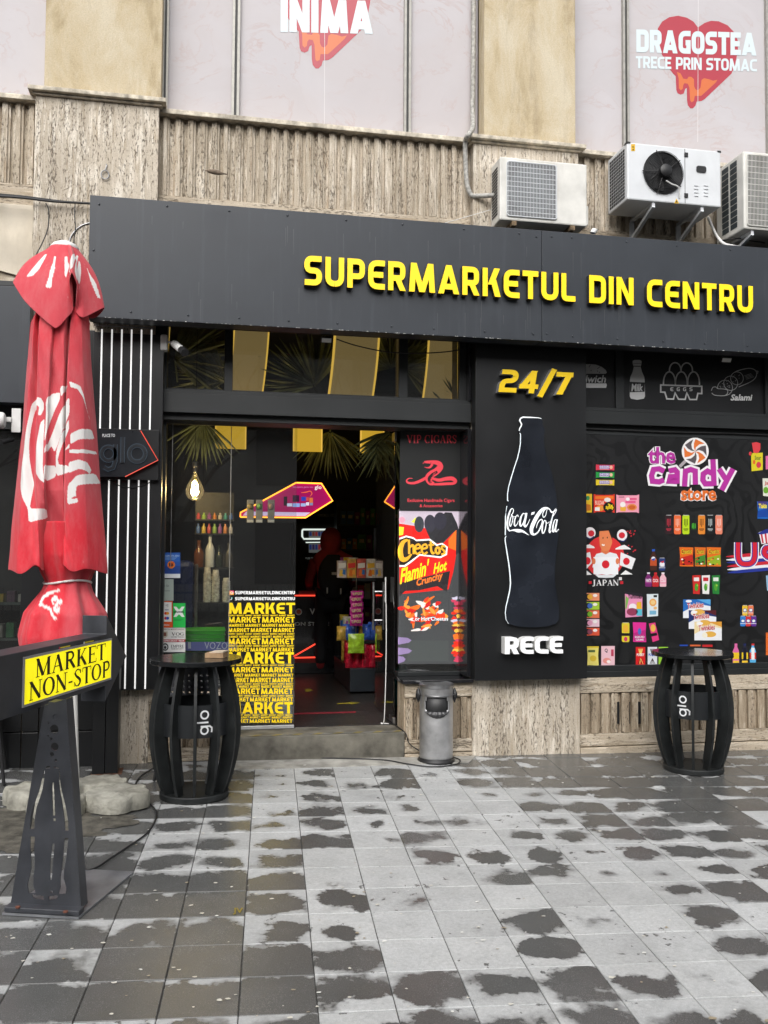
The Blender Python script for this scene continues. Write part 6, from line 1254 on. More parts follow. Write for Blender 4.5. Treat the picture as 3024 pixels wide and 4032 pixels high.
# main canopy: cross-sections at three heights (x right, y towards the street), blended
SEC = {3.42: [(-.165,0),(-.13,.10),(-.11,.05),(-.095,.12),(-.03,.15),(-.01,.125),(.04,.14),(.055,.07),(.075,.12),(.13,.10),(.16,0),(.12,-.12),(0,-.16),(-.12,-.12)],
 3.34: [(-.19,0),(-.15,.11),(-.122,.055),(-.11,.145),(-.03,.172),(-.012,.142),(.05,.158),(.066,.085),(.085,.145),(.15,.11),(.185,0),(.14,-.13),(0,-.18),(-.14,-.13)],
 2.75: [(-.225,0),(-.18,.135),(-.128,.115),(-.115,.172),(-.045,.20),(-.036,.165),(.046,.19),(.058,.125),(.072,.19),(.172,.145),(.225,0),(.17,-.16),(0,-.22),(-.17,-.16)],
 2.2: [(-.272,0),(-.205,.165),(-.13,.175),(-.105,.205),(-.058,.225),(-.05,.165),(.05,.19),(.058,.165),(.072,.235),(.19,.18),(.272,0),(.2,-.18),(0,-.26),(-.2,-.18)],
 1.72: [(-.315,-.01),(-.22,.205),(-.14,.235),(-.072,.262),(-.062,.11),(.0,.09),(.055,.11),(.068,.245),(.13,.25),(.215,.205),(.315,.01),(.22,-.22),(0,-.3),(-.22,-.22)]}
NU, NV = 560, 420; zk = sorted(SEC); AR_ = np.array([SEC[z_] for z_ in zk])
vv = np.linspace(0, 1, NV+1); K = 14; uu = np.arange(NU)/NU*K; i0 = uu.astype(int) % K; fr_ = uu-np.floor(uu)
rows = []
for v_ in vv:
    z_ = 3.42+(1.70-3.42)*v_; C_ = np.stack([[np.interp(z_, zk, AR_[:, k, d]) for d in (0, 1)] for k in range(K)])
    p0, p1, p2_, p3_ = C_[i0-1], C_[i0], C_[(i0+1) % K], C_[(i0+2) % K]; t_ = fr_[:, None]
    cr = .5*((2*p1)+(p2_-p0)*t_+(2*p0-5*p1+4*p2_-p3_)*t_**2+(3*p1-p0-3*p2_+p3_)*t_**3); ln_ = p1*(1-t_)+p2_*t_
    xy = cr*.62+ln_*.38; rows.append(np.concatenate([xy, np.full((NU, 1), z_)], 1))
G_ = np.stack(rows); z_ = G_[..., 2]; fl = np.clip((2.3-z_)/.6, 0, 1); sU = np.broadcast_to(uu[None], z_.shape)
G_[..., 0] *= 1+.012*np.sin(z_*7+sU*2.1); G_[..., 1] += .006*np.sin(z_*9+sU*1.7)+.004*np.sin(z_*23+sU*5)
sag = fl*(.018*np.sin(sU*2.9+.5)-.035*np.exp(-((sU-.5)/1.2)**2)-.03*np.exp(-((sU-9.5)/1.2)**2)+.11*np.exp(-((sU-5)/1.0)**4)*0)
G_[..., 2] += sag*np.clip((2.0-z_)/.3, 0, 1)
cxm = np.interp(-z_, -np.array([3.46,3.3,2.4,1.75]), np.array([-.965,-.979,-.968,-.96]))
V = np.stack([cxm+G_[..., 0], UY-G_[..., 1], G_[..., 2]], -1); Xm, Zm = V[..., 0], V[..., 2]; V = V.reshape(-1, 3)
P5 = [[(300,-90),(350,-80),(380,-30),(380,20),(350,75),(325,70),(335,0),(310,-20),(285,40),(255,180),(240,330),(245,450),(262,560),(288,670),(275,760),(255,890),(400,890),(405,975),(250,1012),(240,890),(190,800),(160,700),(165,560),(190,350),(225,130),(260,-30)],
 [(350,140),(385,105),(385,200),(378,330),(375,520),(395,670),(350,640),(310,580),(305,450),(320,280)],[(385,510),(480,515),(480,610),(390,650)],
 [(395,170),(400,-60),(450,-120),(520,-125),(515,-60),(470,40),(420,150),(392,310),(388,250)],[(528,-180),(590,-190),(528,-85),(518,-150)],
 [(530,30),(600,-90),(605,60),(560,170),(500,330),(470,395),(440,340),(390,410),(388,370),(450,230)],[(560,390),(605,320),(605,360)],[(485,390),(530,250),(600,110),(600,200),(560,290),(515,400),(500,460),(510,505),(600,520),(600,580),(480,605)],
 [(610,240),(700,190),(780,185),(800,265),(680,285),(610,330)],[(605,375),(810,368),(818,398),(605,408)],[(600,490),(680,460),(750,480),(780,540),(770,580),(740,555),(690,540),(600,585)],
 [(670,600),(810,570),(848,655),(760,670),(670,690),(660,760),(685,835),(595,860),(595,690)],[(600,-220),(625,-215),(690,-190),(720,-110),(745,20),(770,110),(755,60),(715,-90),(670,-160),(610,-170)]]
HOLE = [[(625,805),(650,785),(700,790),(660,805)]]
YD_ = UY-.2; xz = lambda x, y: W(x*.4522, 1600+y*.4522, YD_)
def chaikin(q, n=1):
    for _ in range(n):
        o = []
        for i in range(len(q)):
            a, b = q[i], q[(i+1) % len(q)]; o += [(a[0]*.87+b[0]*.13, a[1]*.87+b[1]*.13), (a[0]*.13+b[0]*.87, a[1]*.13+b[1]*.87)]
        q = o
    return q
white = np.zeros(Xm.shape, bool); front = G_[..., 1] > .0
for poly in P5: white |= inpoly(Xm, Zm, [xz(*p) for p in chaikin(poly)]) & front
for poly in HOLE: white &= ~inpoly(Xm, Zm, [xz(*p) for p in chaikin(poly)])
fade = np.clip((Zm-1.93)/.28, 0, 1)[..., None]; cpan = np.exp(-((sU-5)/1.3)**4)[..., None]; col = RED0*fade+(RED1*(1-cpan)+RED0*.62*cpan)*(1-fade); top_f = np.clip((Zm-3.05)/.3, 0, 1)[..., None]; col = col*(1-top_f*.7)+RED1*top_f*.7; col = np.where(white[..., None], WHT, col)  # recessed centre panel painted darker low down, standing for shade in the fold
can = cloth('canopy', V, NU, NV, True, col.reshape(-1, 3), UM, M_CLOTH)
so_ = can.modifiers.new('thickness', 'SOLIDIFY'); so_.thickness = .003
# gathered lower cloth below the skirt
NU2, NV2 = 160, 70; th2 = np.linspace(-180, 180, NU2, endpoint=False); T2, V2 = np.meshgrid(th2, np.linspace(0, 1, NV2+1)); a2 = np.radians(T2)
zb2 = 1.10+.11*np.clip(-np.sin(a2), 0, 1)+.08*np.cos(a2*3+.6); z2 = 2.0+(zb2-2.0)*V2
r2 = np.interp(-z2, -np.array([2.0,1.78,1.66,1.605,1.54,1.4,1.25,1.0]), np.array([.2,.2,.165,.138,.16,.245,.27,.24])); r2 = r2*(1+.09*np.cos(a2*6+z2*3)*np.clip(np.abs(z2-1.605)*5+.25, 0, 1)+.05*np.cos(a2*11+1))
cx2 = np.interp(-z2, -np.array([2.0,1.6,1.3]), np.array([-.92,-.898,-.915])); X2 = cx2+r2*np.sin(a2); Y2 = UY-r2*np.cos(a2)
wh2 = np.zeros(T2.shape, bool)
def p2(p): 
    x, z = W(p[0]*.4522, 1600+p[1]*.4522, UY-.2); r_ = np.interp(-z, -np.array([2.0,1.78,1.66,1.605,1.54,1.4,1.25,1.0]), np.array([.2,.2,.165,.138,.155,.225,.235,.20])); return math.degrees(math.asin(max(-.99, min(.99, (x+.905)/r_)))), z
for poly in ([(375,1660),(420,1610),(510,1590),(515,1610),(440,1630),(395,1670),(380,1710),(440,1760),(500,1830),(535,1870),(500,1850),(460,1830),(440,1790),(370,1730)], [(430,1690),(455,1650),(490,1660),(500,1690),(470,1700),(450,1690),(450,1710),(480,1720),(450,1730)], [(460,1760),(500,1690),(540,1680),(540,1710),(505,1730),(490,1760),(530,1740),(535,1790),(500,1800),(480,1780)]): wh2 |= inpoly(T2, z2, [p2(p) for p in chaikin(poly)]) & (np.abs(T2) < 85)
f2 = np.clip((T2-2)/10, 0, 1)[..., None]; c2_ = RED1*(1-f2)+RED0*f2; c2_ = np.where(wh2[..., None], WHT, c2_)
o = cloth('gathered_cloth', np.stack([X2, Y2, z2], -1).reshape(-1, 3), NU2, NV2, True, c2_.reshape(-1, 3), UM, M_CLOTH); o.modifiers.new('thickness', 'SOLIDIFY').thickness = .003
# vent cap: hem control points (x, y to the street, z)
HEM = [(-.30,.04,3.585),(-.215,.125,3.45),(-.13,.165,3.36),(0,.205,3.252),(.07,.19,3.33),(.10,.165,3.39),(.082,.225,3.55),(.102,.255,3.61),(.135,.225,3.53),(.118,.15,3.385),(.165,.15,3.345),(.285,.03,3.45),(.2,-.15,3.42),(0,-.24,3.45),(-.2,-.18,3.46)]
NU3, NV3 = 400, 90; KH = len(HEM); Hc = np.array(HEM); uu = np.arange(NU3)/NU3*KH; i0 = uu.astype(int) % KH; t_ = (uu-np.floor(uu))[:, None]
p0, p1, p2_, p3_ = Hc[i0-1], Hc[i0], Hc[(i0+1) % KH], Hc[(i0+2) % KH]; hem = .5*((2*p1)+(p2_-p0)*t_+(2*p0-5*p1+4*p2_-p3_)*t_**2+(3*p1-p0-3*p2_+p3_)*t_**3); hem = hem*.6+(p1*(1-t_)+p2_*t_)*.4
angc = [-98,-72,-45,-8,8,18,24,30,36,44,58,98,135,180,225]; aa = np.radians(np.interp(uu, list(range(KH))+[KH], angc+[262])); top = np.stack([.088*np.sin(aa), .088*np.cos(aa), np.full(NU3, 3.85)], 1)
vv3 = np.linspace(0, 1, NV3+1)[:, None, None]; S3 = top[None]*(1-vv3)+hem[None]*vv3; rad = np.sqrt((S3[..., 0]**2+S3[..., 1]**2)); bul3 = (.032*np.sin(np.pi*vv3[..., 0])); S3[..., 0] *= 1+bul3/np.maximum(rad, .05); S3[..., 1] *= 1+bul3/np.maximum(rad, .05); S3[..., 2] += .02*np.sin(np.pi*vv3[..., 0])
V3_ = np.stack([-.968-.012*np.linspace(0, 1, NV3+1)[:, None]+S3[..., 0], UY-S3[..., 1], S3[..., 2]], -1); w3 = np.zeros(V3_.shape[:2], bool); c4 = lambda x, y: W(x*.4522, 700+y*.4522, UY-.15)
for poly in ([(375,638),(398,640),(365,720),(330,790),(275,843),(212,840),(290,740)], [(465,672),(485,672),(480,720),(478,800),(462,870),(452,970),(405,965),(405,940),(425,880),(440,790),(460,730)], [(558,675),(582,675),(588,730),(605,760),(580,880),(568,860),(563,760)], [(655,640),(668,650),(660,740),(650,825),(600,830),(615,760)], [(675,695),(688,710),(700,800),(695,900),(685,925),(665,840),(668,760)], [(738,740),(765,800),(820,880),(862,1018),(835,1012),(780,880)]): w3 |= inpoly(V3_[..., 0], V3_[..., 2], [c4(*p) for p in chaikin(poly)]) & (S3[..., 1] > -.02)
c3 = np.where(w3[..., None], WHT, RED0*1.0+np.zeros(w3.shape+(3,))); o = cloth('vent_cap', V3_.reshape(-1, 3), NU3, NV3, True, c3.reshape(-1, 3), UM, M_CLOTH); o.modifiers.new('thickness', 'SOLIDIFY').thickness = .0025
m = MB(); m.lathe([(.001,.045),(.04,.04),(.075,.022),(.094,0),(.09,-.012)], (-.965, UY, 3.85), 28); m.build('finial', M_WPL, UM, smooth=True, ang=60)
m = MB(); m.tube([(cx2[0,0]*0-.898+.149*math.sin(a)*1.0, UY-.149*math.cos(a), 1.605+.012*math.sin(a*2+.4)) for a in [2*math.pi*k/40 for k in range(41)]], .008, 6); m.build('strap', M_WPL, UM, smooth=True)
m = MB(); m.tube([(ux(.15), UY, .15), (ux(3.8), UY, 3.8)], .024, 14); m.build('pole', M_WHITE, UM, smooth=True, ang=40)
# concrete weights round the foot
cxu, cyu = ux(.1)+.02, UY-.02
WL = ('pale concrete weight in front of the parasol pole, nearest the arrow sign', 'long pale concrete weight on the barrel table side of the parasol', 'pale concrete weight behind the parasol pole', 'concrete weight left of the parasol with a dark edge')
for k, (ang, sc, lift) in enumerate(((-118, 1.0, 0), (-22, 1.12, .0), (62, 1.0, 0), (168, 1.15, .01))):
    a = math.radians(ang); d = Vector((math.cos(a), math.sin(a), 0)); n_ = Vector((-d[1], d[0], 0)); m = MB()
    out = [(.07,-.12),(.18,-.17),(.30,-.18),(.36,-.13),(.365,-.07),(.40,-.04),(.43,.02),(.41,.08),(.365,.10),(.36,.15),(.29,.19),(.18,.165),(.07,.12)]
    rp = [(x*sc, y*sc, .05) for x, y in out]; rp = round_poly(rp, True, 3)
    zz_ = gz(cxu, cyu); fr = lambda u, v, h: tuple(Vector((cxu, cyu, zz_))+d*u+n_*v+Vector((0, 0, h)))
    n = len(rp); lay = [(0, 1.0), (.045, 1.012), (.075, 1.0), (.094, .96), (.101, .90)]; cu_, cv_ = .25*sc, 0; vs_ = []
    for h, s_ in lay: vs_ += [fr(cu_+(x-cu_)*s_, cv_+(y-cv_)*s_, h+lift+(.007*math.sin(x*34+y*31+k) if h > .09 else 0)) for x, y in rp]
    vs_.append(fr(cu_, cv_, .103+lift)); fs = [(j*n+i, j*n+(i+1) % n, (j+1)*n+(i+1) % n, (j+1)*n+i) for j in range(4) for i in range(n)]+[(4*n+i, 4*n+(i+1) % n, 5*n) for i in range(n)]+[tuple(range(n-1, -1, -1))]
    m.add(vs_, fs); o = m.build('concrete_weight', M_CONC, smooth=True, ang=32); tag(o, WL[k], 'weight', 'concrete weights round the parasol foot')
# ================================================================ arrow sign on a cut-out steel post
AR = thing('arrow_sign', 'black arrow sign with yellow lit lettering on a bottle cut-out steel post', 'sign', (-.7, 4.7, .11))
M_STL = pmat('dark_grey_steel', (.042,.045,.053), .42, .1, .25, 6, .2, .0008, 90, .5, 0, (.075,.078,.085))
f0, f1, b1 = gnd(8, 3605), gnd(310, 3622), gnd(527, 3440); ex = (f1-f0); ex = Vector((ex[0], ex[1], GX*ex[0]+GY*ex[1])); eyd = (b1-f1); exn = ex.normalized(); nrm = Vector((exn[1], -exn[0], 0)).normalized()
m = MB(); bl0 = f0+eyd; q = [f0, f1, b1, bl0]; m.add([p+Vector((0,0,.012)) for p in q]+[p+Vector((0,0,.002)) for p in q], [(0,1,2,3),(7,6,5,4),(0,4,5,1),(1,5,6,2),(2,6,7,3),(3,7,4,0)]); m.build('base_plate', pmat('scuffed_base_steel', (.30,.31,.33), .38, .55, .3, 5, .2, .001, 60), AR)
# foot flange and post plate stand a little behind the front edge
PO = f0+(f1-f0)*.5+eyd*.10; PNn = Vector((nrm[0], nrm[1], 0))
m = MB(); c = f0+(f1-f0)*.5+eyd*.06+Vector((0,0,.026)); m.obox(c, exn, Vector((-PNn[0], -PNn[1], 0)), (0,0,1), ex.length*.5-.004, eyd.length*.055, .012); m.build('foot_flange', M_STL, AR, bevel=.004)
for px, py in ((70,3580),(258,3598)): 
    m = MB(); p = onp(px, py-6, c+Vector((0,0,.014)), Vector((0,0,1))); m.lathe([(.012,0),(.012,.006),(.006,.008),(.001,.008)], p, 6); m.build('bolt', pmat('rusty_bolt', (.14,.05,.03), .8), AR)
c66 = lambda x, y: (x*.5877, 2400+y*.5877)
pl = lambda x, y: onp(*c66(x, y), PO, PNn)
ez = Vector((0,0,1)); O0 = pl(310, 1990)
def uv(x, y): p = pl(x, y)-O0; return p.dot(exn), p[2]
outer = [uv(*p) for p in ((78,1972),(540,2006),(467,600),(330,640))]
bL = [(322,1068),(318,1100),(312,1150),(300,1210),(280,1270),(258,1330),(246,1400),(243,1470)]; bL2 = [(243,1520),(238,1600),(240,1680),(238,1740),(228,1800),(228,1850),(242,1900)]
bR = [(412,1068),(415,1110),(412,1150),(418,1220),(430,1290),(440,1360),(446,1430),(446,1480)]; bR2 = [(442,1530),(436,1600),(428,1680),(418,1740),(408,1800),(408,1860),(395,1905)]
def slot(cl, w0):   # cut-out: band left or right of the inner bottle edge
    return cl
cuts = []
def band(pts, side, w_):
    a = list(pts); b2 = [(x+side*wi*1.35, y) for (x, y), wi in zip(pts, w_)]; return a+b2[::-1]
cuts.append(band([(320,1075)]+bL[1:], -1, [4,6,14,16,18,20,22,24])); cuts.append(band(bL2, -1, [22,20,18,18,22,30,34])); cuts.append(band([(414,1078)]+bR[1:], 1, [4,6,6,10,14,16,18,18])); cuts.append(band(bR2, 1, [20,18,16,14,18,30,36]))
cuts += [[(325,1050),(356,1048),(356,1062),(325,1066)], [(382,1050),(412,1054),(412,1066),(382,1062)], [(215,1905),(250,1912),(295,1918),(295,1945),(250,1940),(222,1925)], [(328,1920),(375,1914),(395,1920),(380,1936),(328,1945)],
         [(366,1160),(378,1160),(383,1380),(366,1380)], [(368,1400),(386,1400),(386,1418),(368,1418)], [(360,1568),(376,1566),(362,1700),(352,1810),(340,1812),(342,1700)]]
for cx_, cy_, r_ in ((398,720,17),(352,760,7),(388,802,29),(348,845,6),(367,866,9),(390,918,25),(369,970,14),(395,1008,9),(350,1890,8)): cuts.append([(cx_+r_*math.cos(a), cy_+r_*1.08*math.sin(a)) for a in [2*math.pi*k/16 for k in range(16)]])
# triangulate the plate with its holes by a fine column/row mask
umin = min(p[0] for p in outer); umax = max(p[0] for p in outer); vmax = max(p[1] for p in outer); vmin = min(p[1] for p in outer)
nx, nz = 190, 460; ug = np.linspace(umin, umax, nx+1); vg = np.linspace(vmin, vmax, nz+1); UU, ZZ = np.meshgrid((ug[1:]+ug[:-1])/2, (vg[1:]+vg[:-1])/2)
keep = inpoly(UU, ZZ, outer)
for cpoly in cuts: keep &= ~inpoly(UU, ZZ, [uv(*p) for p in cpoly])
mb = MB(); idx = {}
def vid(i, j):
    if (i, j) not in idx:
        # snap the silhouette columns to the sloping outline
        p = O0+exn*ug[i]+ez*(vg[j]); p = Vector((p[0], p[1], O0[2]+vg[j])); idx[(i, j)] = len(mb.v); mb.v.append(tuple(p))
    return idx[(i, j)]
# merge runs of kept cells into long quads
for j in range(nz):
    i = 0
    while i < nx:
        if keep[j, i]:
            mb.f.append((vid(i, j), vid(i+1, j), vid(i+1, j+1), vid(i, j+1)))
        i += 1
o = mb.build('cut_out_plate', M_STL, AR); sd_ = o.modifiers.new('thickness', 'SOLIDIFY'); sd_.thickness = .006; sd_.offset = 0
lw = O0+exn*outer[0][0]; 
def P3(u, v, back=0): p = O0+exn*u-PNn*back; return Vector((p[0], p[1], O0[2]+v))
m = MB()
for (ua, va), (ub, vb) in ((outer[1], outer[2]), (outer[3], outer[0])):
    s = .004 if ua > 0 else -.004
    q = [P3(ua, va, -.003), P3(ub, vb, -.003), P3(ub, vb, .075), P3(ua, va, .075)]; m.add(q+[p+exn*s for p in q], [(0,1,2,3),(7,6,5,4),(0,4,5,1),(1,5,6,2),(2,6,7,3),(3,7,4,0)])
m.build('side_flange', M_STL, AR)
# arrow box: solved so that the panel has constant height
hL, hR = 305*.5877, 250*.5877; dL = 4.20; dR = dL*hL/hR
def atd(px, py, d): r_ = ray(px, py); return CAM+r_*(d/F)
TL, BL_, TR, BR_ = atd(*c66(168,343), dL), atd(*c66(163,645), dL), atd(*c66(743,201), dR), atd(*c66(743,449), dR)
zb_, zt_ = (BL_[2]+BR_[2])/2, (TL[2]+TR[2])/2; PL = Vector(((TL[0]+BL_[0])/2, (TL[1]+BL_[1])/2, 0)); PRr = Vector(((TR[0]+BR_[0])/2, (TR[1]+BR_[1])/2, 0)); adx = (PRr-PL).normalized(); LW = (PRr-PL).length; ann = Vector((adx[1], -adx[0], 0))
AF = lambda u, v, h: tuple(PL+adx*u+Vector((0, 0, v))-ann*h)     # h>0 goes back
hh = zt_-zb_; mg = .028; D = .15
bodyp = [(-.42, zb_-mg-.01), (LW-.05, zb_-mg-.01), (LW-.05, zb_-mg-.10), (LW+.23, (zb_+zt_)/2-.01), (LW-.05, zt_+mg+.115), (LW-.05, zt_+mg+.01), (-.42, zt_+mg+.01)]
m = MB(); m.prism(bodyp, AF, .006, D); m.build('arrow_box', M_STL, AR, bevel=.003)
m = MB(); m.prism([(-.012,zb_-.012),(LW+.012,zb_-.012),(LW+.012,zt_+.012),(-.012,zt_+.012)], AF, 0, .0055); bz = m.build('panel_bezel', pmat('bezel_alu', (.42,.42,.42), .35, .4), AR)
pr = Print(0, fr=lambda u, v, l: AF(u, v, -.001-l*.0005)); pr.px = lambda a, b: (a, b); pr.wpoly([(0,zb_),(LW,zb_),(LW,zt_),(0,zt_)], (252,238,18), 0)
def tserif(tx, u0, v0, u1, v1):
    L, tot = strokes_of(tx, 'serif'); c = lin((20,20,4))
    for ch, st in L:
        for k, (a, b, cl) in enumerate(st):
            n = len(a); f_ = lambda p: AF(u0+p[0]/tot*(u1-u0), v0+p[1]*(v1-v0), -.002-k*.0003); pr.add([f_(p) for p in a]+[f_(p) for p in b], [(i, i+1, n+i+1, n+i) for i in range(n-1)], c)
tserif('MARKET', LW*.10, zb_+hh*.535, LW*.91, zb_+hh*.96); tserif('NON-STOP', LW*.04, zb_+hh*.05, LW*.97, zb_+hh*.475)
def ledmat():
    t = NT('led_matrix'); a = t.n('ShaderNodeAttribute', attribute_name='Col'); nz_ = t.noise(t.pos((90,90,1.5)), 1, 3, .7); v = t.ramp(nz_, [(.35, .78), (.6, 1.05)]); nn = t.noise(t.pos(), 330, 2); v2 = t.ramp(nn, [(.35, .72), (.6, 1.08)]); c = t.mix(1.0, t.mix(1.0, a.outputs['Color'], v, 'MULTIPLY'), v2, 'MULTIPLY')
    t.base(c); t.l(c, t.b.inputs['Emission Color']); t.b.inputs['Emission Strength'].default_value = .55; t.set(Roughness=.5); return t.m
pr.build('lit_lettering', ledmat(), bz)
pr = Print(0, fr=lambda u, v, l: AF(u, v, .0045-l*.0005)); pr.px = lambda a, b: (a, b)
for u0, cc in ((.33, (220,60,90)), (.60, (235,235,235))):
    pr.wpoly([(u0,zt_+.012),(u0+.01,zt_+.012),(u0+.01,zt_+.024),(u0,zt_+.024)], cc, 0); pr.wpoly([(u0+.014,zt_+.015),(u0+.12,zt_+.015),(u0+.12,zt_+.021),(u0+.014,zt_+.021)], (226,206,40), 0)
pr.build('edge_stickers', M_PRINT, AR)
m = MB(); pc = P3((outer[2][0]+outer[3][0])/2, outer[2][1], .04); m.obox((pc[0], pc[1], zb_-mg-.03), exn, PNn, (0,0,1), .035, .04, .05); m.build('neck', M_STL, AR)
# ================================================================ barrel tables
def rib_mesh(a, zb0, zt0, parent):
    d = Vector((math.cos(a), math.sin(a), 0)); n_ = Vector((-d[1], d[0], 0)); m = MB(); N = 14; vs_ = []
    for i in range(N+1):
        t = i/N; z = zb0+(zt0-zb0)*t; ro = .205+.105*math.sin(math.pi*(t*.92+.04))**.8; ri = ro-(.070+.016*math.sin(math.pi*t))
        for s_, r_ in ((-1, ri), (1, ri), (1, ro), (-1, ro)): vs_.append(Vector(parent.location)+d*r_+n_*(s_*.0095)+Vector((0, 0, z)))
    fs = [(i*4+k, i*4+(k+1) % 4, i*4+4+(k+1) % 4, i*4+4+k) for i in range(N) for k in range(4)]+[(3,2,1,0), (N*4,N*4+1,N*4+2,N*4+3)]
    m.add(vs_, fs); return m.build('rib', M_WOODB, parent)
LOC1 = Vector((-.052, 6.44, gz(-.052, 6.44)))
def barrel(loc, lb, rot, face):
    t = thing('barrel_table', lb, 'table', loc, 'barrel shaped bar tables outside the shop'); h = 1.075-.134
    m = MB(); m.lathe([(.228,0),(.234,.006),(.234,.036),(.228,.042)], t.location, 48); m.build('base_disc', M_WOODB, t, smooth=True, ang=40)
    m = MB(); m.lathe([(.302,h-.036),(.312,h-.03),(.312,h-.004),(.308,h)], t.location, 64); m.build('table_top', pmat('glossy_table_top', (.011,.012,.013), .16, 0, .3, 10, .1, .001, 60, .5), t, smooth=True, ang=40)
    for k in range(12): rib_mesh(rot+2*math.pi*k/12, .042, h-.037, t)
    m = MB(); z0, z1 = .44*h+.02, .69*h; m.lathe([(.243,z0),(.243,z1),(.233,z1),(.233,z0+.01),(.001,z0+.01)], t.location, 48); dr = m.build('drum', pmat('satin_black_metal', (.016,.018,.02), .35), t, smooth=True, ang=40)
    # vertical white lettering on the drum
    pr = Print(0); rd = .245; pr.fr = lambda u, v, l: (t.location[0]+rd*math.cos(face+u/rd), t.location[1]+rd*math.sin(face+u/rd), t.location[2]+v); c = lin((226,228,230)); hz0 = (z0+z1)/2
    def st(pts, wd): 
        pts = [(a[0]+(b[0]-a[0])*i/6, a[1]+(b[1]-a[1])*i/6) for a, b in zip(pts[:-1], pts[1:]) for i in range(6)]+[pts[-1]]
        L, R = strip(pts, wd); n = len(L); pr.add([pr.fr(-y, x, 0) for x, y in L]+[pr.fr(-y, x, 0) for x, y in R], [(i, i+1, n+i+1, n+i) for i in range(n-1)], c)
    ci = lambda cx, cy, r_: [(cx+r_*math.cos(a), cy+r_*math.sin(a)) for a in [2*math.pi*k/20 for k in range(21)]]
    b0 = hz0; st(ci(b0-.056, 0, .024), .011); st([(b0-.030, .026), (b0-.030, -.036), (b0-.042, -.052), (b0-.072, -.050)], .011); st([(b0-.004, -.026), (b0-.004, .05)], .011); st(ci(b0+.046, 0, .025), .011)
    pr.build('drum_lettering', M_PRINT, dr)
    return t
t1_ = barrel(LOC1, 'black barrel shaped bar table holding a cardboard box by the glass door', 0, math.radians(-75.5))
p = gnd(2772, 3036); barrel(Vector((3.87, 6.77, gz(3.87, 6.77))), 'black barrel shaped bar table in front of the sweets window', 0, math.radians(-137.5))
bx = thing('snack_carton', 'flattened brown carton lying on the barrel table by the door', 'carton', LOC1+Vector((.12, -.02, .945))); c = at(852, 2572, 6.44); zt0 = LOC1[2]+.941
m = MB(); m.obox((c[0], 6.42, zt0+.018), (.94,-.34,0), (.34,.94,0), (0,0,1), .065, .05, .016); m.build('tray', pmat('brown_card', (.34,.22,.12), .7, 0, .2, 20), bx); m = MB(); m.obox((c[0]+.02, 6.43, zt0+.04), (.9,-.44,.05), (.44,.9,.02), (0,0,1), .05, .05, .004); m.build('flap', pmat('pale_card', (.52,.44,.34), .7), bx)
# chairs
def chair(loc, ang, lb, gp):
    t = thing('cafe_chair', lb, 'chair', loc, gp); ca, sa = math.cos(ang), math.sin(ang); fr = lambda x, y, z: Vector(loc)+Vector((ca*x-sa*y, sa*x+ca*y, z)); M_CH = pmat('grey_chair_plastic', (.11,.115,.13), .45)
    m = MB(); m.grid(lambda u, v: fr((u-.5)*.44, (v-.5)*.42, .45+.02*(2*u-1)**2+.012*(2*v-1)**2), 8, 8); o = m.build('seat', M_CH, t, smooth=True); o.modifiers.new('t', 'SOLIDIFY').thickness = .012
    nx_, nz_ = 30, 24; m = MB(); ids = {}
    def vi(i, j):
        if (i, j) not in ids: ids[(i, j)] = len(m.v); u, v = i/nx_, j/nz_; m.v.append(tuple(fr((u-.5)*.43*(1-.12*max(0, v-.7)), .21+.06*v-.05*(2*u-1)**2, .50+.33*v)))
        return ids[(i, j)]
    for i in range(nx_):
        for j in range(nz_):
            if i % 3 == 1 and j % 3 == 1 and 2 < i < nx_-3 and 2 < j < nz_-3: continue
            m.f.append((vi(i, j), vi(i+1, j), vi(i+1, j+1), vi(i, j+1)))
    o = m.build('perforated_back', M_CH, t, smooth=True); o.modifiers.new('t', 'SOLIDIFY').thickness = .01
    for sx in (-1, 1):
        for sy in (-1, 1): m = MB(); m.tube([fr(sx*.18, sy*.17, .44), fr(sx*.235, sy*.22, 0)], .012, 8); m.build('leg', M_BLACKPL, t)
    return t
g_ = gnd(612, 3060); chair((g_[0]+.28, g_[1]+.05, gz(g_[0]+.28, g_[1]+.05)), math.radians(165), 'grey perforated chair behind the barrel table by the door', 'cafe chairs by the shop wall')
g_ = gnd(22, 3096); chair((g_[0]-.27, g_[1]+.2, gz(g_[0]-.27, g_[1]+.2)), math.radians(100), 'dark legged chair beside the black tiled plinth', 'cafe chairs by the shop wall')
# ================================================================ steel litter bin
bc = gnd(1712, 2990); bc = Vector((bc[0], 7.235, gz(bc[0], 7.235))); LBN = thing('litter_bin', 'round brushed steel litter bin with black bag against the plinth', 'bin', bc); rb = .136; hb = .615
m = MB(); NA, NZ = 72, 40; ids = {}; fa = math.radians(-101)
def bv(i, j):
    if (i, j) not in ids: a = 2*math.pi*i/NA; ids[(i % NA, j)] = ids[(i, j)] = len(m.v); m.v.append((bc[0]+rb*math.cos(a), bc[1]+rb*math.sin(a), bc[2]+.03+(hb-.03)*j/NZ))
    return ids[(i, j)]
for i in range(NA):
    for j in range(NZ):
        a = (2*math.pi*(i+.5)/NA-fa+math.pi) % (2*math.pi)-math.pi; zc_ = (j+.5)/NZ
        if abs(a) < .74 and .65 < zc_ < .84 and not (abs(a) > .64 and (zc_ < .68 or zc_ > .81)): continue
        m.f.append((bv(i % NA, j), bv((i+1) % NA, j), bv((i+1) % NA, j+1), bv(i % NA, j+1)))
o = m.build('body', M_STEELD, LBN, smooth=True); o.modifiers.new('t', 'SOLIDIFY').thickness = .004
m = MB(); m.lathe([(rb+.004,hb-.02),(rb+.007,hb-.012),(rb+.007,hb+.004),(rb-.004,hb+.012),(.1,hb+.006),(.001,hb+.004)], bc, 48); m.build('lid', M_STEEL, LBN, smooth=True, ang=40)
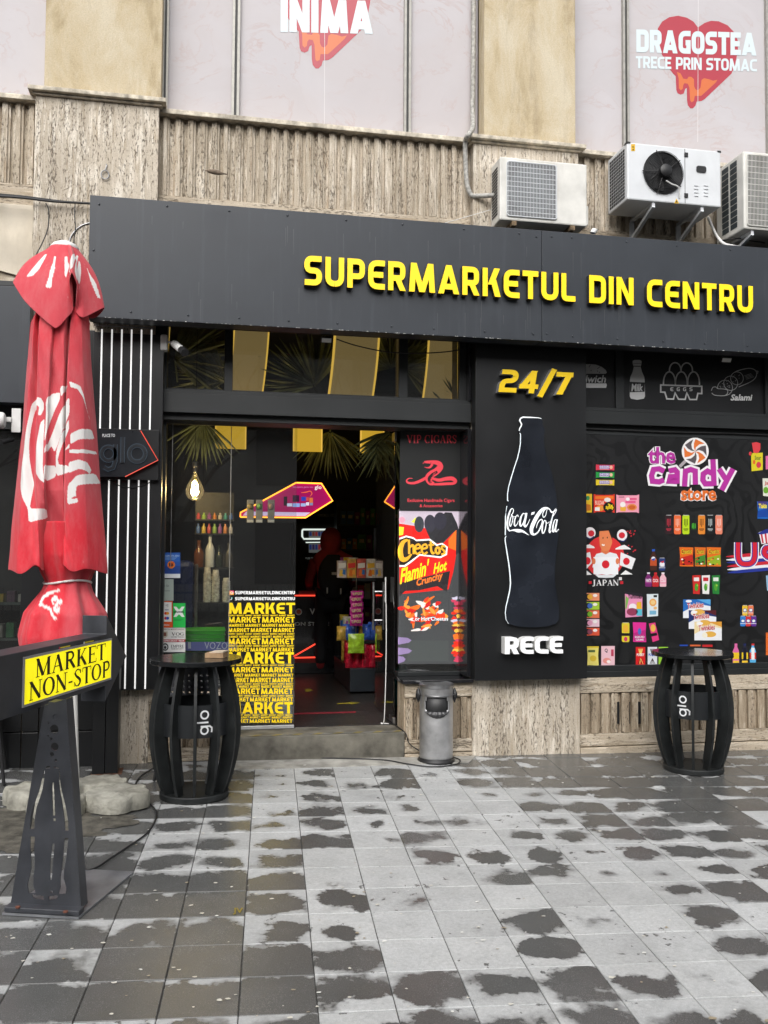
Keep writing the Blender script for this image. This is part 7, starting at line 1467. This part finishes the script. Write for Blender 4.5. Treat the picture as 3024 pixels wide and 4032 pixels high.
m = MB(); m.lathe([(rb+.014,0),(rb+.016,.012),(rb+.006,.026),(rb+.001,.032)], bc, 48); m.build('foot_ring', M_BLACKPL, LBN, smooth=True, ang=40)
m = MB(); m.lathe([(rb-.012,hb*.45),(rb-.012,hb-.04)], bc, 40); m.build('liner', M_BLACKPL, LBN, smooth=True)
m = MB(); m.tube([bc+Vector((math.cos(a)*(rb+.003), math.sin(a)*(rb+.003), hb*.875)) for a in [2*math.pi*k/40 for k in range(41)]], .004, 6); m.build('rim_band', M_STEEL, LBN, smooth=True)
M_BAG = pmat('thin_black_bag', (.05,.05,.052), .3, 0, .3, 40, .8, .004, 40)
m = MB(); m.grid(lambda u, v: tuple(bc+Vector(((rb+.005+.012*math.sin(math.pi*v)+.003*math.sin(u*43))*math.cos(fa+(u-.5)*1.45), (rb+.005+.012*math.sin(math.pi*v)+.003*math.sin(u*43))*math.sin(fa+(u-.5)*1.45), hb*(.675-.085*math.sin(math.pi*u)**.7*v)))), 36, 8); o = m.build('bag_lip', M_BAG, LBN, smooth=True)
for sg in (-1, 1):
    m = MB(); a = fa+sg*1.5; c = bc+Vector((math.cos(a)*(rb+.012), math.sin(a)*(rb+.012), hb*.88)); rg = random.Random(sg+5)
    m.grid(lambda u, v: tuple(c+Vector((math.cos(2*math.pi*u)*.022*(1+.3*math.sin(u*25))*math.sin(math.pi*min(max(v,.05),.95)), math.sin(2*math.pi*u)*.03*math.sin(math.pi*min(max(v,.05),.95)), -.07+.12*v))), 14, 8, True); m.build('bag_knot', M_BLACKPL, LBN, smooth=True)
# ================================================================ cables on the ground
def gcable(name, pts, r, lb, up=0):
    P = [gnd(*p) for p in pts]; P = [Vector((p[0], p[1], gz(p[0], p[1])+r+.005)) for p in P]; m = MB(); m.tube([tuple(v) for v in spline([tuple(p) for p in P], 6)], r, 7); return tag(m.build(name, M_CABLE, smooth=True), lb, 'cable')
gcable('power_cable', [c66(*p) for p in ((528,1600),(540,1680),(570,1755),(640,1745),(740,1680),(860,1600),(985,1510),(1045,1410),(1030,1340),(930,1245),(905,1190),(950,1120),(1050,1062))], .006, 'black cable curling over the paving from the arrow sign')
gcable('power_cable', [(870,2996),(1100,2990),(1300,2990),(1500,2996),(1600,3012),(1700,3024),(1790,3016),(1812,2998),(1780,2984)], .005, 'black cable lying along the step and looped round the bin')
m = MB(); m.tube([tuple(v) for v in spline([tuple(hz(1520, 2830, ZI+.01)), (1.6, 7.5, ZI+.012), (1.63, 7.355, .33), (1.66, 7.345, .25), (1.74, 7.34, .19)], 6)], .005, 6); tag(m.build('power_cable', M_CABLE), 'black cable running down the step edge to the bin', 'cable')
# ================================================================ air-conditioning units above the fascia
M_ACW = pmat('aged_white_enamel', (.66,.65,.61), .45, 0, .1, 6, .1, .001, 60, .4, 0, (.36,.32,.25)); M_ACN = pmat('new_white_enamel', (.64,.66,.68), .42, 0, .05, 6)
M_GAL = pmat('galvanised_bracket', (.40,.40,.39), .45, .5, .15, 10); M_DKI = pmat('dark_inside', (.02,.021,.022), .6)
GA = 'air-conditioning units on the wall above the fascia'
c3p = lambda x, y: (1900+x*.67752, y*.67752)
def rrect(x0, x1, z0, z1, r, n=5):
    o = []
    for cx, cz, a in ((x1-r,z0+r,-90),(x1-r,z1-r,0),(x0+r,z1-r,90),(x0+r,z0+r,180)):
        for k in range(n+1): t = math.radians(a+90*k/n); o.append((cx+r*math.cos(t), cz+r*math.sin(t)))
    return o
def casing(t, x0, x1, yf, yb, z0, z1, mat):
    m = MB(); m.box(x0, x1, yf, yb, z0, z1); return m.build('casing', mat, t, bevel=.012)
def bracket(t, x, yf, yb, z, drop, mat=None):
    m = MB(); m.box(x-.014, x+.014, yf, yb, z-.028, z-.0015); L_ = math.hypot(yb-yf, drop); m.obox((x, (yf+yb)/2, z-drop*.5-.03), (0, (yb-yf)/L_, -drop/L_), (1,0,0), (0, drop/L_, (yb-yf)/L_), L_/2, .014, .014)
    if drop: m.box(x-.02, x+.02, yb-.02, yb, z-drop-.06, z-.029)
    return m.build('bracket', mat or M_ACN, t)
def grille(t, x0, x1, z0, z1, yf, nv, nh, mat, r=.02):
    m = MB(); m.prism(rrect(x0, x1, z0, z1, r), lambda u, v, h: (u, h, v), yf-.002, yf-.0005); g0 = m.build('grille_recess', M_DKI, t)
    m = MB(); m.tube([(x, yf-.008, z) for x, z in rrect(x0, x1, z0, z1, r)+[rrect(x0, x1, z0, z1, r)[0]]], .005, 6)
    for k in range(1, nv): x = x0+(x1-x0)*k/nv; m.box(x-.0017, x+.0017, yf-.012, yf-.009, z0+.004, z1-.004)
    for k in range(1, nh): z = z0+(z1-z0)*k/nh; m.box(x0+.003, x1-.003, yf-.0088, yf-.006, z-.002, z+.002)
    m.build('grille', mat, t); cx, cz = (x0+x1)/2, (z0+z1)/2; R_ = min(x1-x0, z1-z0)*.46; m = MB()
    m.lathe([(R_,0),(R_*.98,.002)], (0,0,0), 32, lambda a, b, c: (cx+a, yf-.0035-c*.2, cz+b)); m.build('fan_disc', pmat('fan_grey', (.05,.06,.065), .5), t)
def side_louvres(t, x, y0, y1, z0, z1, n, mat=M_DKI):
    for k in range(n):
        z = z0+(z1-z0)*(k+.5)/n; m = MB(); m.box(x-.003, x+.0005, y0, y1, z-(z1-z0)/n*.3, z+(z1-z0)/n*.3); m.build('side_slot', mat, t)
# unit 1
yf = 7.10; x0 = X_(1968,740,yf); x1 = X_(2312,760,yf); z0, z1 = Z_(2140,878,yf), Z_(2140,631,yf)
A1 = thing('air_conditioner', 'stained white air conditioner with rounded square grille on the stone pilaster', 'air conditioner', ((x0+x1)/2, 7.2, z0), GA); casing(A1, x0, x1, yf, 7.34, z0, z1, M_ACW)
grille(A1, X_(1995,750,yf), X_(2190,750,yf), Z_(2090,857,yf), Z_(2090,644,yf), yf, 34, 11, M_ACN); side_louvres(A1, x0, yf+.06, 7.30, z0+.06, z1-.06, 16)
for px in (2025, 2255): x = X_(px,890,yf); m = MB(); m.box(x-.02, x+.02, yf+.0, 7.358, z0-.04, z0-.002); m.build('bracket', pmat('rusty_bracket', (.20,.14,.08), .7, .3, .5, 20), A1)
m = MB(); m.box(x1+.001, x1+.035, yf+.05, yf+.16, z0+.03, z0+.2); m.build('valve_cover', M_ACW, A1, bevel=.01)
# unit 2
yf = 7.02; x0 = X_(2470,690,yf); x1 = X_(2839,710,yf); z0, z1 = Z_(2650,800,yf), Z_(2650,577,yf)
A2 = thing('condensing_unit', 'clean white condensing unit with exposed round black fan on steel brackets', 'air conditioner', ((x0+x1)/2, 7.2, z0), GA); casing(A2, x0, x1, yf, 7.40, z0, z1, M_ACN)
cf = at(*c3p(1047,1005), yf); RF = 88*7.2/3580
m = MB(); m.lathe([(RF*1.02,-.001),(RF*1.02,-.012),(RF*.97,-.012),(RF*.97,-.002)], (0,0,0), 48, lambda a, b, c: (cf[0]+a, yf+c, cf[2]+b)); m.build('fan_ring', M_BLACKPL, A2, smooth=True, ang=40)
m = MB(); m.lathe([(RF*.97,-.0025),(RF*.5,-.0022),(.001,-.002)], (0,0,0), 40, lambda a, b, c: (cf[0]+a, yf+c, cf[2]+b)); m.build('fan_well', M_DKI, A2)
m = MB()
for k in range(6):
    a = k*math.pi/3; v = []
    for rr2, da, dy in ((.25,-.2,-.004),(.95,-.1,-.005),(.95,.55,-.012),(.25,.35,-.010)): v.append((cf[0]+RF*rr2*math.cos(a+da), yf+dy, cf[2]+RF*rr2*math.sin(a+da)))
    m.add(v, [(0,1,2,3)])
m.build('fan_blades', pmat('blade_black', (.012,.012,.013), .3), A2)
m = MB()
for k in range(11): r_ = RF*(.3+.072*k); m.tube([(cf[0]+r_*math.cos(t), yf-.030+.010*(k/10)**2, cf[2]+r_*math.sin(t)) for t in [2*math.pi*i/36 for i in range(37)]], .0028, 4, False)
for k in range(5): t = .5+k*2*math.pi/5; m.tube([(cf[0]+RF*.2*math.cos(t), yf-.034, cf[2]+RF*.2*math.sin(t)), (cf[0]+RF*1.1*math.cos(t+.15), yf-.014, cf[2]+RF*1.1*math.sin(t+.15))], .0045, 5)
m.build('wire_guard', M_BLACKPL, A2)
m = MB(); m.lathe([(RF*.3,-.028),(RF*.32,-.04),(RF*.3,-.065),(RF*.2,-.075),(.001,-.076)], (0,0,0), 20, lambda a, b, c: (cf[0]+a, yf+c, cf[2]+b)); m.build('motor_cap', M_BLACKPL, A2, smooth=True, ang=50)
m = MB(); m.tube([tuple(v) for v in spline([tuple(at(*c3p(1068,1050), yf-.06)), tuple(at(*c3p(1100,1070), yf-.05)), tuple(at(*c3p(1140,1090), yf-.03)), tuple(at(*c3p(1145,1150), yf-.006))], 5)], .006, 6); m.build('motor_lead', M_WPL, A2)
xd_ = X_(*c3p(1176,1000), yf); m = MB(); m.box(xd_-.002, xd_+.002, yf-.0015, yf+.001, z0+.01, z1-.01); m.build('door_gap', M_DKI, A2)
for py in (900, 1137): p = at(*c3p(1182,py), yf); m = MB(); m.box(p[0]-.018, p[0]+.018, yf-.008, yf-.0005, p[2]-.02, p[2]+.02); m.build('hinge', M_BLACKPL, A2, bevel=.004)
p = at(*c3p(1270,985), yf); m = MB(); m.prism(rrect(p[0]-.045, p[0]+.045, p[2]-.028, p[2]+.028, .018), lambda u, v, h: (u, h, v), yf-.008, yf-.0005); h_ = m.build('handle', M_BLACKPL, A2)
for cx in (1242, 1298):
    for k in range(4): p = at(*c3p(cx,1078+k*20), yf); m = MB(); m.prism(rrect(p[0]-.02, p[0]+.02, p[2]-.005, p[2]+.006, .004), lambda u, v, h: (u, h, v), yf-.006, yf-.0005); m.build('louvre', M_ACN, A2)
pr = Print(yf, gain=.8); f = lambda *p: c3p(*p); pr.poly([f(863,838),f(886,838),f(886,878),f(863,878)], (240,190,30), 1); pr.poly([f(868,858),f(874,846),f(880,858)], (40,36,20), 2); pr.poly([f(868,874),f(874,862),f(880,874)], (40,36,20), 2); pr.build('warning_sticker', M_PRINT, A2); pr = Print(yf, gain=.8); pr.poly([f(1113,1182),f(1127,1154),f(1141,1182)], (240,190,30), 1); pr.poly([f(1120,1178),f(1127,1164),f(1134,1178)], (40,36,20), 2); pr.build('warning_sticker', M_PRINT, A2)
m = MB()
for i in range(8):
    for j in range(15):
        y = yf+.05+i*.037; z = z0+.03+j*(z1-z0-.06)/15; m.box(x0-.003, x0+.0005, y, y+.026, z, z+(z1-z0)/24)
m.build('side_perforation', M_DKI, A2); m = MB(); m.box(x0-.002, x0+.03, yf-.002, yf+.05, z1-.012, z1+.004); m.build('corner_cap', M_BLACKPL, A2); m = MB(); m.box(x1-.03, x1+.002, yf-.002, yf+.05, z1-.012, z1+.004); m.build('corner_cap', M_BLACKPL, A2)
for px in (2560, 2750): bracket(A2, X_(px,830,7.1), yf+.02, 7.455, z0, .16)
# unit 3
yf = 6.93; x0 = X_(2928,700,yf); x1 = x0+.95; z0, z1 = Z_(2990,905,yf), Z_(2990,600,yf)
A3 = thing('air_conditioner', 'large cream air conditioner with coarse side grid at the fascia end', 'air conditioner', ((x0+x1)/2, 7.2, z0), GA); casing(A3, x0, x1, yf, 7.36, z0, z1, M_ACW); grille(A3, x0+.03, x0+.62, z0+.03, z1-.03, yf, 46, 12, M_ACW, .015)
m = MB()
for i in range(2):
    for j in range(11): y = yf+.10+i*.13; z = z0+.05+j*(z1-z0-.08)/11; m.box(x0-.003, x0+.0005, y, y+.1, z, z+(z1-z0)/15)
m.build('side_grid', pmat('coil_dark', (.03,.04,.045), .5), A3)
bracket(A3, x0+.09, yf+.02, 7.455, z0, .14)
# pipes and cables
def tubeobj(name, pts, r, mat, lb, cat, n=8, sm=6):
    m = MB(); m.tube([tuple(v) for v in spline([tuple(p) for p in pts], sm)], r, n); return tag(m.build(name, mat, smooth=True), lb, cat)
M_LAG = pmat('taped_lagging', (.40,.39,.36), .7, 0, .3, 40, .6, .004, 50)
tubeobj('lagged_pipe', [at(1865,-60,7.56), at(1864,200,7.56), at(1861,420,7.56), at(1862,500,7.45), at(1845,530,7.27), at(1832,560,7.36), at(1834,660,7.38), at(1840,730,7.38), at(1856,768,7.37), at(1880,772,7.34), at(1955,768,7.25)], .021, M_LAG, 'grey taped pipe running down beside the pilaster to the first air conditioner', 'pipe')
tubeobj('drain_hose', [at(*c3p(1310,1260),7.3), at(*c3p(1345,1340),7.32), at(*c3p(1375,1390),7.2), at(*c3p(1410,1420),7.12), at(*c3p(1470,1432),7.12), at(*c3p(1560,1450),7.14)], .013, M_WPL, 'white drain hose below the condensing unit', 'hose')
tubeobj('wire_bundle', [at(*c3p(1380,1400),7.2), at(*c3p(1480,1385),7.1), at(*c3p(1560,1400),7.12), at(*c3p(1640,1410),7.15)], .006, M_CABLE, 'dark loose wires under the cream air conditioner', 'wire')
tubeobj('thin_wire', [at(1745,880,7.1), at(1850,850,7.25), at(1935,825,7.3)], .0025, M_WPL, 'thin pale wire from the first air conditioner to the fascia', 'wire')
m = MB(); p = at(*c3p(640,1345), 7.02); m.lathe([(.022,0),(.026,.05),(.02,.055)], (0,0,0), 16, lambda a, b, c: (p[0]+a+c*.4, p[1]+b, 4.468+.024+c*.6+a*-.3)); tag(m.build('plastic_cup', M_WPL), 'crumpled pale plastic cup lying on top of the fascia', 'cup')
for k, dz in enumerate((0, .018, .034)):
    tubeobj('black_cable', [at(-80,768-dz*300,7.33), at(80,778-dz*200,7.31), at(200,792-dz*160,7.31), at(300,798,7.31), at(380,803,7.31)], .010 if k == 0 else .006, M_CABLE, ('thickest black cable of the bundle along the stone course', 'middle thin black cable of the bundle along the stone course', 'top thin black cable arching over the bundle')[k], 'cable')
tubeobj('black_cable', [at(180,800,7.30), at(192,830,7.30), at(188,900,7.30), at(165,960,7.28), at(140,1010,7.2), at(120,1080,7.1)], .0045, M_CABLE, 'loose black wire hanging from the cable bundle towards the parasol', 'cable')
tubeobj('black_cable', [at(296,795,7.32), at(294,850,7.32), at(297,900,7.32), at(290,960,7.32), at(286,1100,7.32)], .004, M_CABLE, 'short thin wire hanging behind the parasol top', 'cable')
m = MB(); a0 = at(355,877,7.352); m.tube([tuple(v) for v in spline([tuple(at(356,877,7.354)), tuple(at(325,886,7.354)), tuple(at(296,908,7.354)), tuple(at(276,940,7.354)), tuple(at(268,985,7.354))], 5)], .006, 6); tag(m.build('bent_conduit', M_STEELD, smooth=True), 'thin grey conduit arching from the fascia end over the stone', 'conduit')
for px, py in ((98,838),(25,1066),(297,842)): pass
# security camera
SC = thing('security_camera', 'white bullet security camera on a junction box beside the left transom', 'camera', at(650,1350,7.28)); c5 = lambda x, y: (600+x*.42194, 1250+y*.42194)
xa, za = W(*c5(72,303),7.24); xb, zc = W(*c5(142,158),7.24); m = MB(); m.box(xa, xb, 7.24, 7.33, za, zc); m.box(xa+.01, xb-.01, 7.331, 7.46, za+.03, zc-.03); m.build('junction_box', M_WPL, SC, bevel=.012)
a = at(*c5(140,228),7.27); b2 = at(*c5(208,238),7.22); m = MB(); m.tube([a, b2], .009, 8); m.build('arm', M_WPL, SC)
p0, p1 = at(*c5(205,245),7.23), at(*c5(300,325),7.06); d = (p1-p0); m = MB(); m.tube([p0, p0+d*.72], .030, 14); m.build('body', M_WPL, SC, smooth=True, ang=40); m = MB(); m.tube([p0+d*.72, p1+d*.05], .031, 14); m.build('lens_hood', M_BLACKPL, SC, smooth=True, ang=40)
def flood(px, py, Y, w_, h, lb):
    p = at(px, py, Y); t = thing('floodlight', lb, 'floodlight', p, 'small floodlights under the fascia'); m = MB(); m.obox(p, (1,0,0), (0,.86,.5), (0,-.5,.86), w_/2, .012, h/2); m.build('housing', M_BLACKPL, t, bevel=.003)
    m = MB(); m.obox(p+Vector((0,-.0125,-.0073)), (1,0,0), (0,.86,.5), (0,-.5,.86), w_/2-.008, .0015, h/2-.008); m.build('lens', M_WPL, t); m = MB(); m.box(p[0]-w_*.3, p[0]-w_*.22, Y-.01, Y+.01, p[2]+h*.3, 3.62); m.box(p[0]+w_*.22, p[0]+w_*.3, Y-.01, Y+.01, p[2]+h*.3, 3.62); m.build('yoke', M_BLACKPL, t)
flood(1285,1338,7.18,.09,.05,'small floodlight hanging under the fascia over the shop door'); flood(2858,1416,7.18,.10,.05,'small floodlight hanging under the fascia over the salami drawing')
tubeobj('drooping_cord', [at(1325,1335,7.2), at(1400,1360,7.25), at(1520,1385,7.3), at(1640,1391,7.32), at(1760,1385,7.34), at(1830,1372,7.36)], .005, M_CABLE, 'black cord drooping across the transom windows from the floodlight', 'cord')
# bird crossing the facade
BD = thing('bird', 'small brown bird gliding past the fluted stone with wings closed', 'bird', at(848,678,6.6)); c = at(848,678,6.6); k = 6.9/3580
m = MB(); m.lathe([(.3*k,-38*k),(3*k,-32*k),(7*k,-22*k),(9.5*k,-6*k),(9*k,8*k),(5.5*k,22*k),(2.6*k,34*k),(2.4*k,44*k),(.4*k,46*k)], (0,0,0), 14, lambda a, b, h: (c[0]+h, c[1]+b*.8, c[2]+a-h*.10)); m.build('body', pmat('brown_feathers', (.16,.12,.085), .8, 0, .3, 60), BD, smooth=True)
m = MB(); m.grid(lambda u, v: (c[0]+(-14+46*u)*k, c[1]-.7*8*k*(1-.8*u), c[2]+(6-8*v*(1-u)**.5-6*u)*k), 8, 4); m.build('wing', pmat('dark_feathers', (.09,.07,.055), .8), BD, smooth=True)
# ================================================================ neighbouring shop at the left edge
NB = thing('neighbour_shop', 'dark neighbouring shopfront with black sign board and glass beside the pilaster', 'shop', (-1.9, 7.4, .15))
m = MB(); x1 = X_(117,1350,7.20); m.box(-4.5, x1, 7.20, 7.34, Z_(60,1586,7.20), Z_(60,1127,7.20)); m.build('sign_board', M_FASC, NB, bevel=.004)
m = MB(); m.box(-4.5, -1.362, 7.40, 7.55, Z_(60,1690,7.4), Z_(60,1560,7.4)); m.box(-4.5, -1.362, 7.40, 7.5, Z_(60,1127,7.4)+.003, 3.898); m.build('lintel', M_FRAME, NB)
m = MB(); m.box(-4.5, -1.363, 7.47, 7.478, .86, Z_(60,1690,7.4)-.002); m.build('window_pane', M_GLASS, NB)
m = MB(); m.box(-4.5, -1.363, 7.44, 7.52, .80, .86); m.build('sill', M_FRAME, NB)
for px0, px1, y in ((-200,82,7.31), (84,150,7.30), (152,258,7.30), (260,366,7.30)):
    xa, xb = X_(px0,2900,y), X_(px1,2900,y)
    for za, zc in ((-.1, .44), (.446, .90)): m = MB(); m.box(xa+.002, xb-.002, y, 7.356 if px0 > 0 else 7.43, za, zc-.003); m.build('plinth_panel', M_BLK, NB, bevel=.003)
m = MB(); m.box(-1.375, -.876, 7.328, 7.358, .902, 3.53); m.build('cladding', M_BLK, NB, bevel=.003)
m = MB(); m.box(-4.5, -1.37, 8.0, 8.05, .1, 3.9); m.box(-4.5, -1.37, 7.5, 8.0, .1, .86); m.build('interior', M_ROOM, NB)
rg = random.Random(12); GN = 'goods in the neighbouring shop window'
for row, z in enumerate((.90, 1.12, 1.40)):
    m = MB(); m.box(-3.5, -1.40, 7.62, 7.95, z-.02, z); m.build('goods_shelf', pmat('glass_shelf', (.12,.14,.13), .2), NB)
    for k in range(6):
        x = -1.46-k*.085; hgt = rg.uniform(.05, .13); cc = ([((.42,.30,.04),'yellow'),((.05,.10,.16),'blue'),((.30,.05,.05),'red'),((.05,.2,.08),'green'),((.36,.34,.30),'cream'),((.10,.05,.08),'plum')])[(k+row*2) % 6]; m = MB(); m.box(x, x+.06, 7.68, 7.78, z+.001, z+hgt)
        tag(m.build('small_carton', pmat('goods_card', cc[0], .5), bevel=.003), '%s carton on the %s shelf of the neighbouring shop window' % (cc[1], ('bottom', 'middle', 'top')[row]), 'carton', GN)
LMP = thing('shop_lamp', 'white round wall lamp on a bent steel bracket under the neighbouring sign', 'lamp', at(30,1660,7.2)); m = MB(); p = at(-15,1655,7.1); m.lathe([(.001,-.06),(.05,-.055),(.062,-.02),(.062,.045),(.05,.06),(.001,.065)], (0,0,0), 20, lambda a, b, h: (p[0]+h, p[1]+a, p[2]+b)); m.build('head', M_WPL, LMP, smooth=True, ang=40)
m = MB(); p = at(62,1655,7.15); m.box(p[0]-.03, p[0]+.035, 7.15, 7.156, p[2]-.09, p[2]+.09); m.box(p[0]-.12, p[0]-.03, 7.13, 7.17, p[2]-.015, p[2]+.02); m.box(p[0]-.03, p[0]+.035, 7.156, 7.2, p[2]+.08, p[2]+.09); m.build('bracket', M_WHITE, LMP, bevel=.002)
m = MB(); p = at(48,1730,7.2); m.tube([p, p+Vector((-.06,-.09,-.035))], .02, 12); o = m.build('spy_camera', M_BLACKPL, smooth=True, ang=40); tag(o, 'small dark dome camera under the neighbouring lamp', 'camera')
# ================================================================ the far side of the street, seen only in reflections
OP = thing('street_facade', 'grey stone building across the street reflected in the glass', 'building', (0, -19, -.4)); M_OPP = pmat('grey_render', (.26,.25,.23), .85, 0, .25, .8); M_OPW = pmat('dark_window', (.02,.022,.025), .15)
m = MB(); m.box(-30, 34, -22, -19, -1, 13.5); m.build('wall', M_OPP, OP)
for zf in (3.6, 7.2, 10.8): m = MB(); m.box(-30, 34, -18.98, -18.75, zf-.15, zf+.1); m.build('cornice', M_OPP, OP)
for i in range(17):
    for zf in (.6, 4.3, 7.9):
        x = -27+i*3.6; m = MB(); m.box(x, x+1.7, -18.99, -18.93, zf, zf+2.3); m.build('window', M_OPW, OP)
M_BARK = pmat('bare_bark', (.06,.05,.04), .9); M_IRON = pmat('green_iron', (.02,.035,.028), .6)
def bare_tree(x, y, h, seed, lb):
    t = thing('bare_tree', lb, 'tree', (x, y, gz(x, y)), 'bare street trees behind the viewer'); rg = random.Random(seed); tr = MB(); br = MB()
    def grow(p, d, L, r, lv, mb):
        q = p+d*L; mid = (p+q)/2+Vector((rg.uniform(-.06,.06)*L, rg.uniform(-.06,.06)*L, 0)); mb.tube([p, mid, q], [r, r*.85, r*.68], 6 if lv < 2 else 4, False)
        if lv >= 4: return
        for k in range(3 if lv else 4):
            a = rg.uniform(0, 6.28); s = rg.uniform(.45, .8); nd = (d+Vector((math.cos(a)*s, math.sin(a)*s, rg.uniform(-.05,.3)))).normalized(); grow(q if rg.random() < .6 else mid, nd, L*rg.uniform(.62,.8), r*.58, lv+1, br)
    grow(Vector((x, y, gz(x, y)-.05)), Vector((.05,.02,1)).normalized(), h*.34, .16, 0, tr); tr.build('trunk', M_BARK, t); br.build('crown', M_BARK, t)
bare_tree(-1.2, -4.5, 7.5, 3, 'bare twisted street tree standing by the railing'); bare_tree(4.8, -6, 8, 9, 'tall bare street tree further along the railing'); bare_tree(-6.5, -6.5, 7, 21, 'bare street tree near the far corner of the railing')
RL = thing('iron_railing', 'dark green iron railing along the far kerb', 'railing', (0, -8, -.2)); m = MB(); m.box(-12, 12, -8.02, -7.98, .75, .80); m.box(-12, 12, -8.02, -7.98, -.1, -.06); m.build('rail', M_IRON, RL)
bar = MB(); bar.box(-.009, .009, -.009, .009, -.25, .95); bme = bpy.data.meshes.new('bar'); bme.from_pydata(bar.v, [], bar.f); bme.materials.append(M_IRON)
for k in range(120): o = bpy.data.objects.new('bar', bme); COL.objects.link(o); o.parent = RL; o.location = (-11.9+k*.2, 0, .2)
# hide nothing: every object above is real geometry at its place
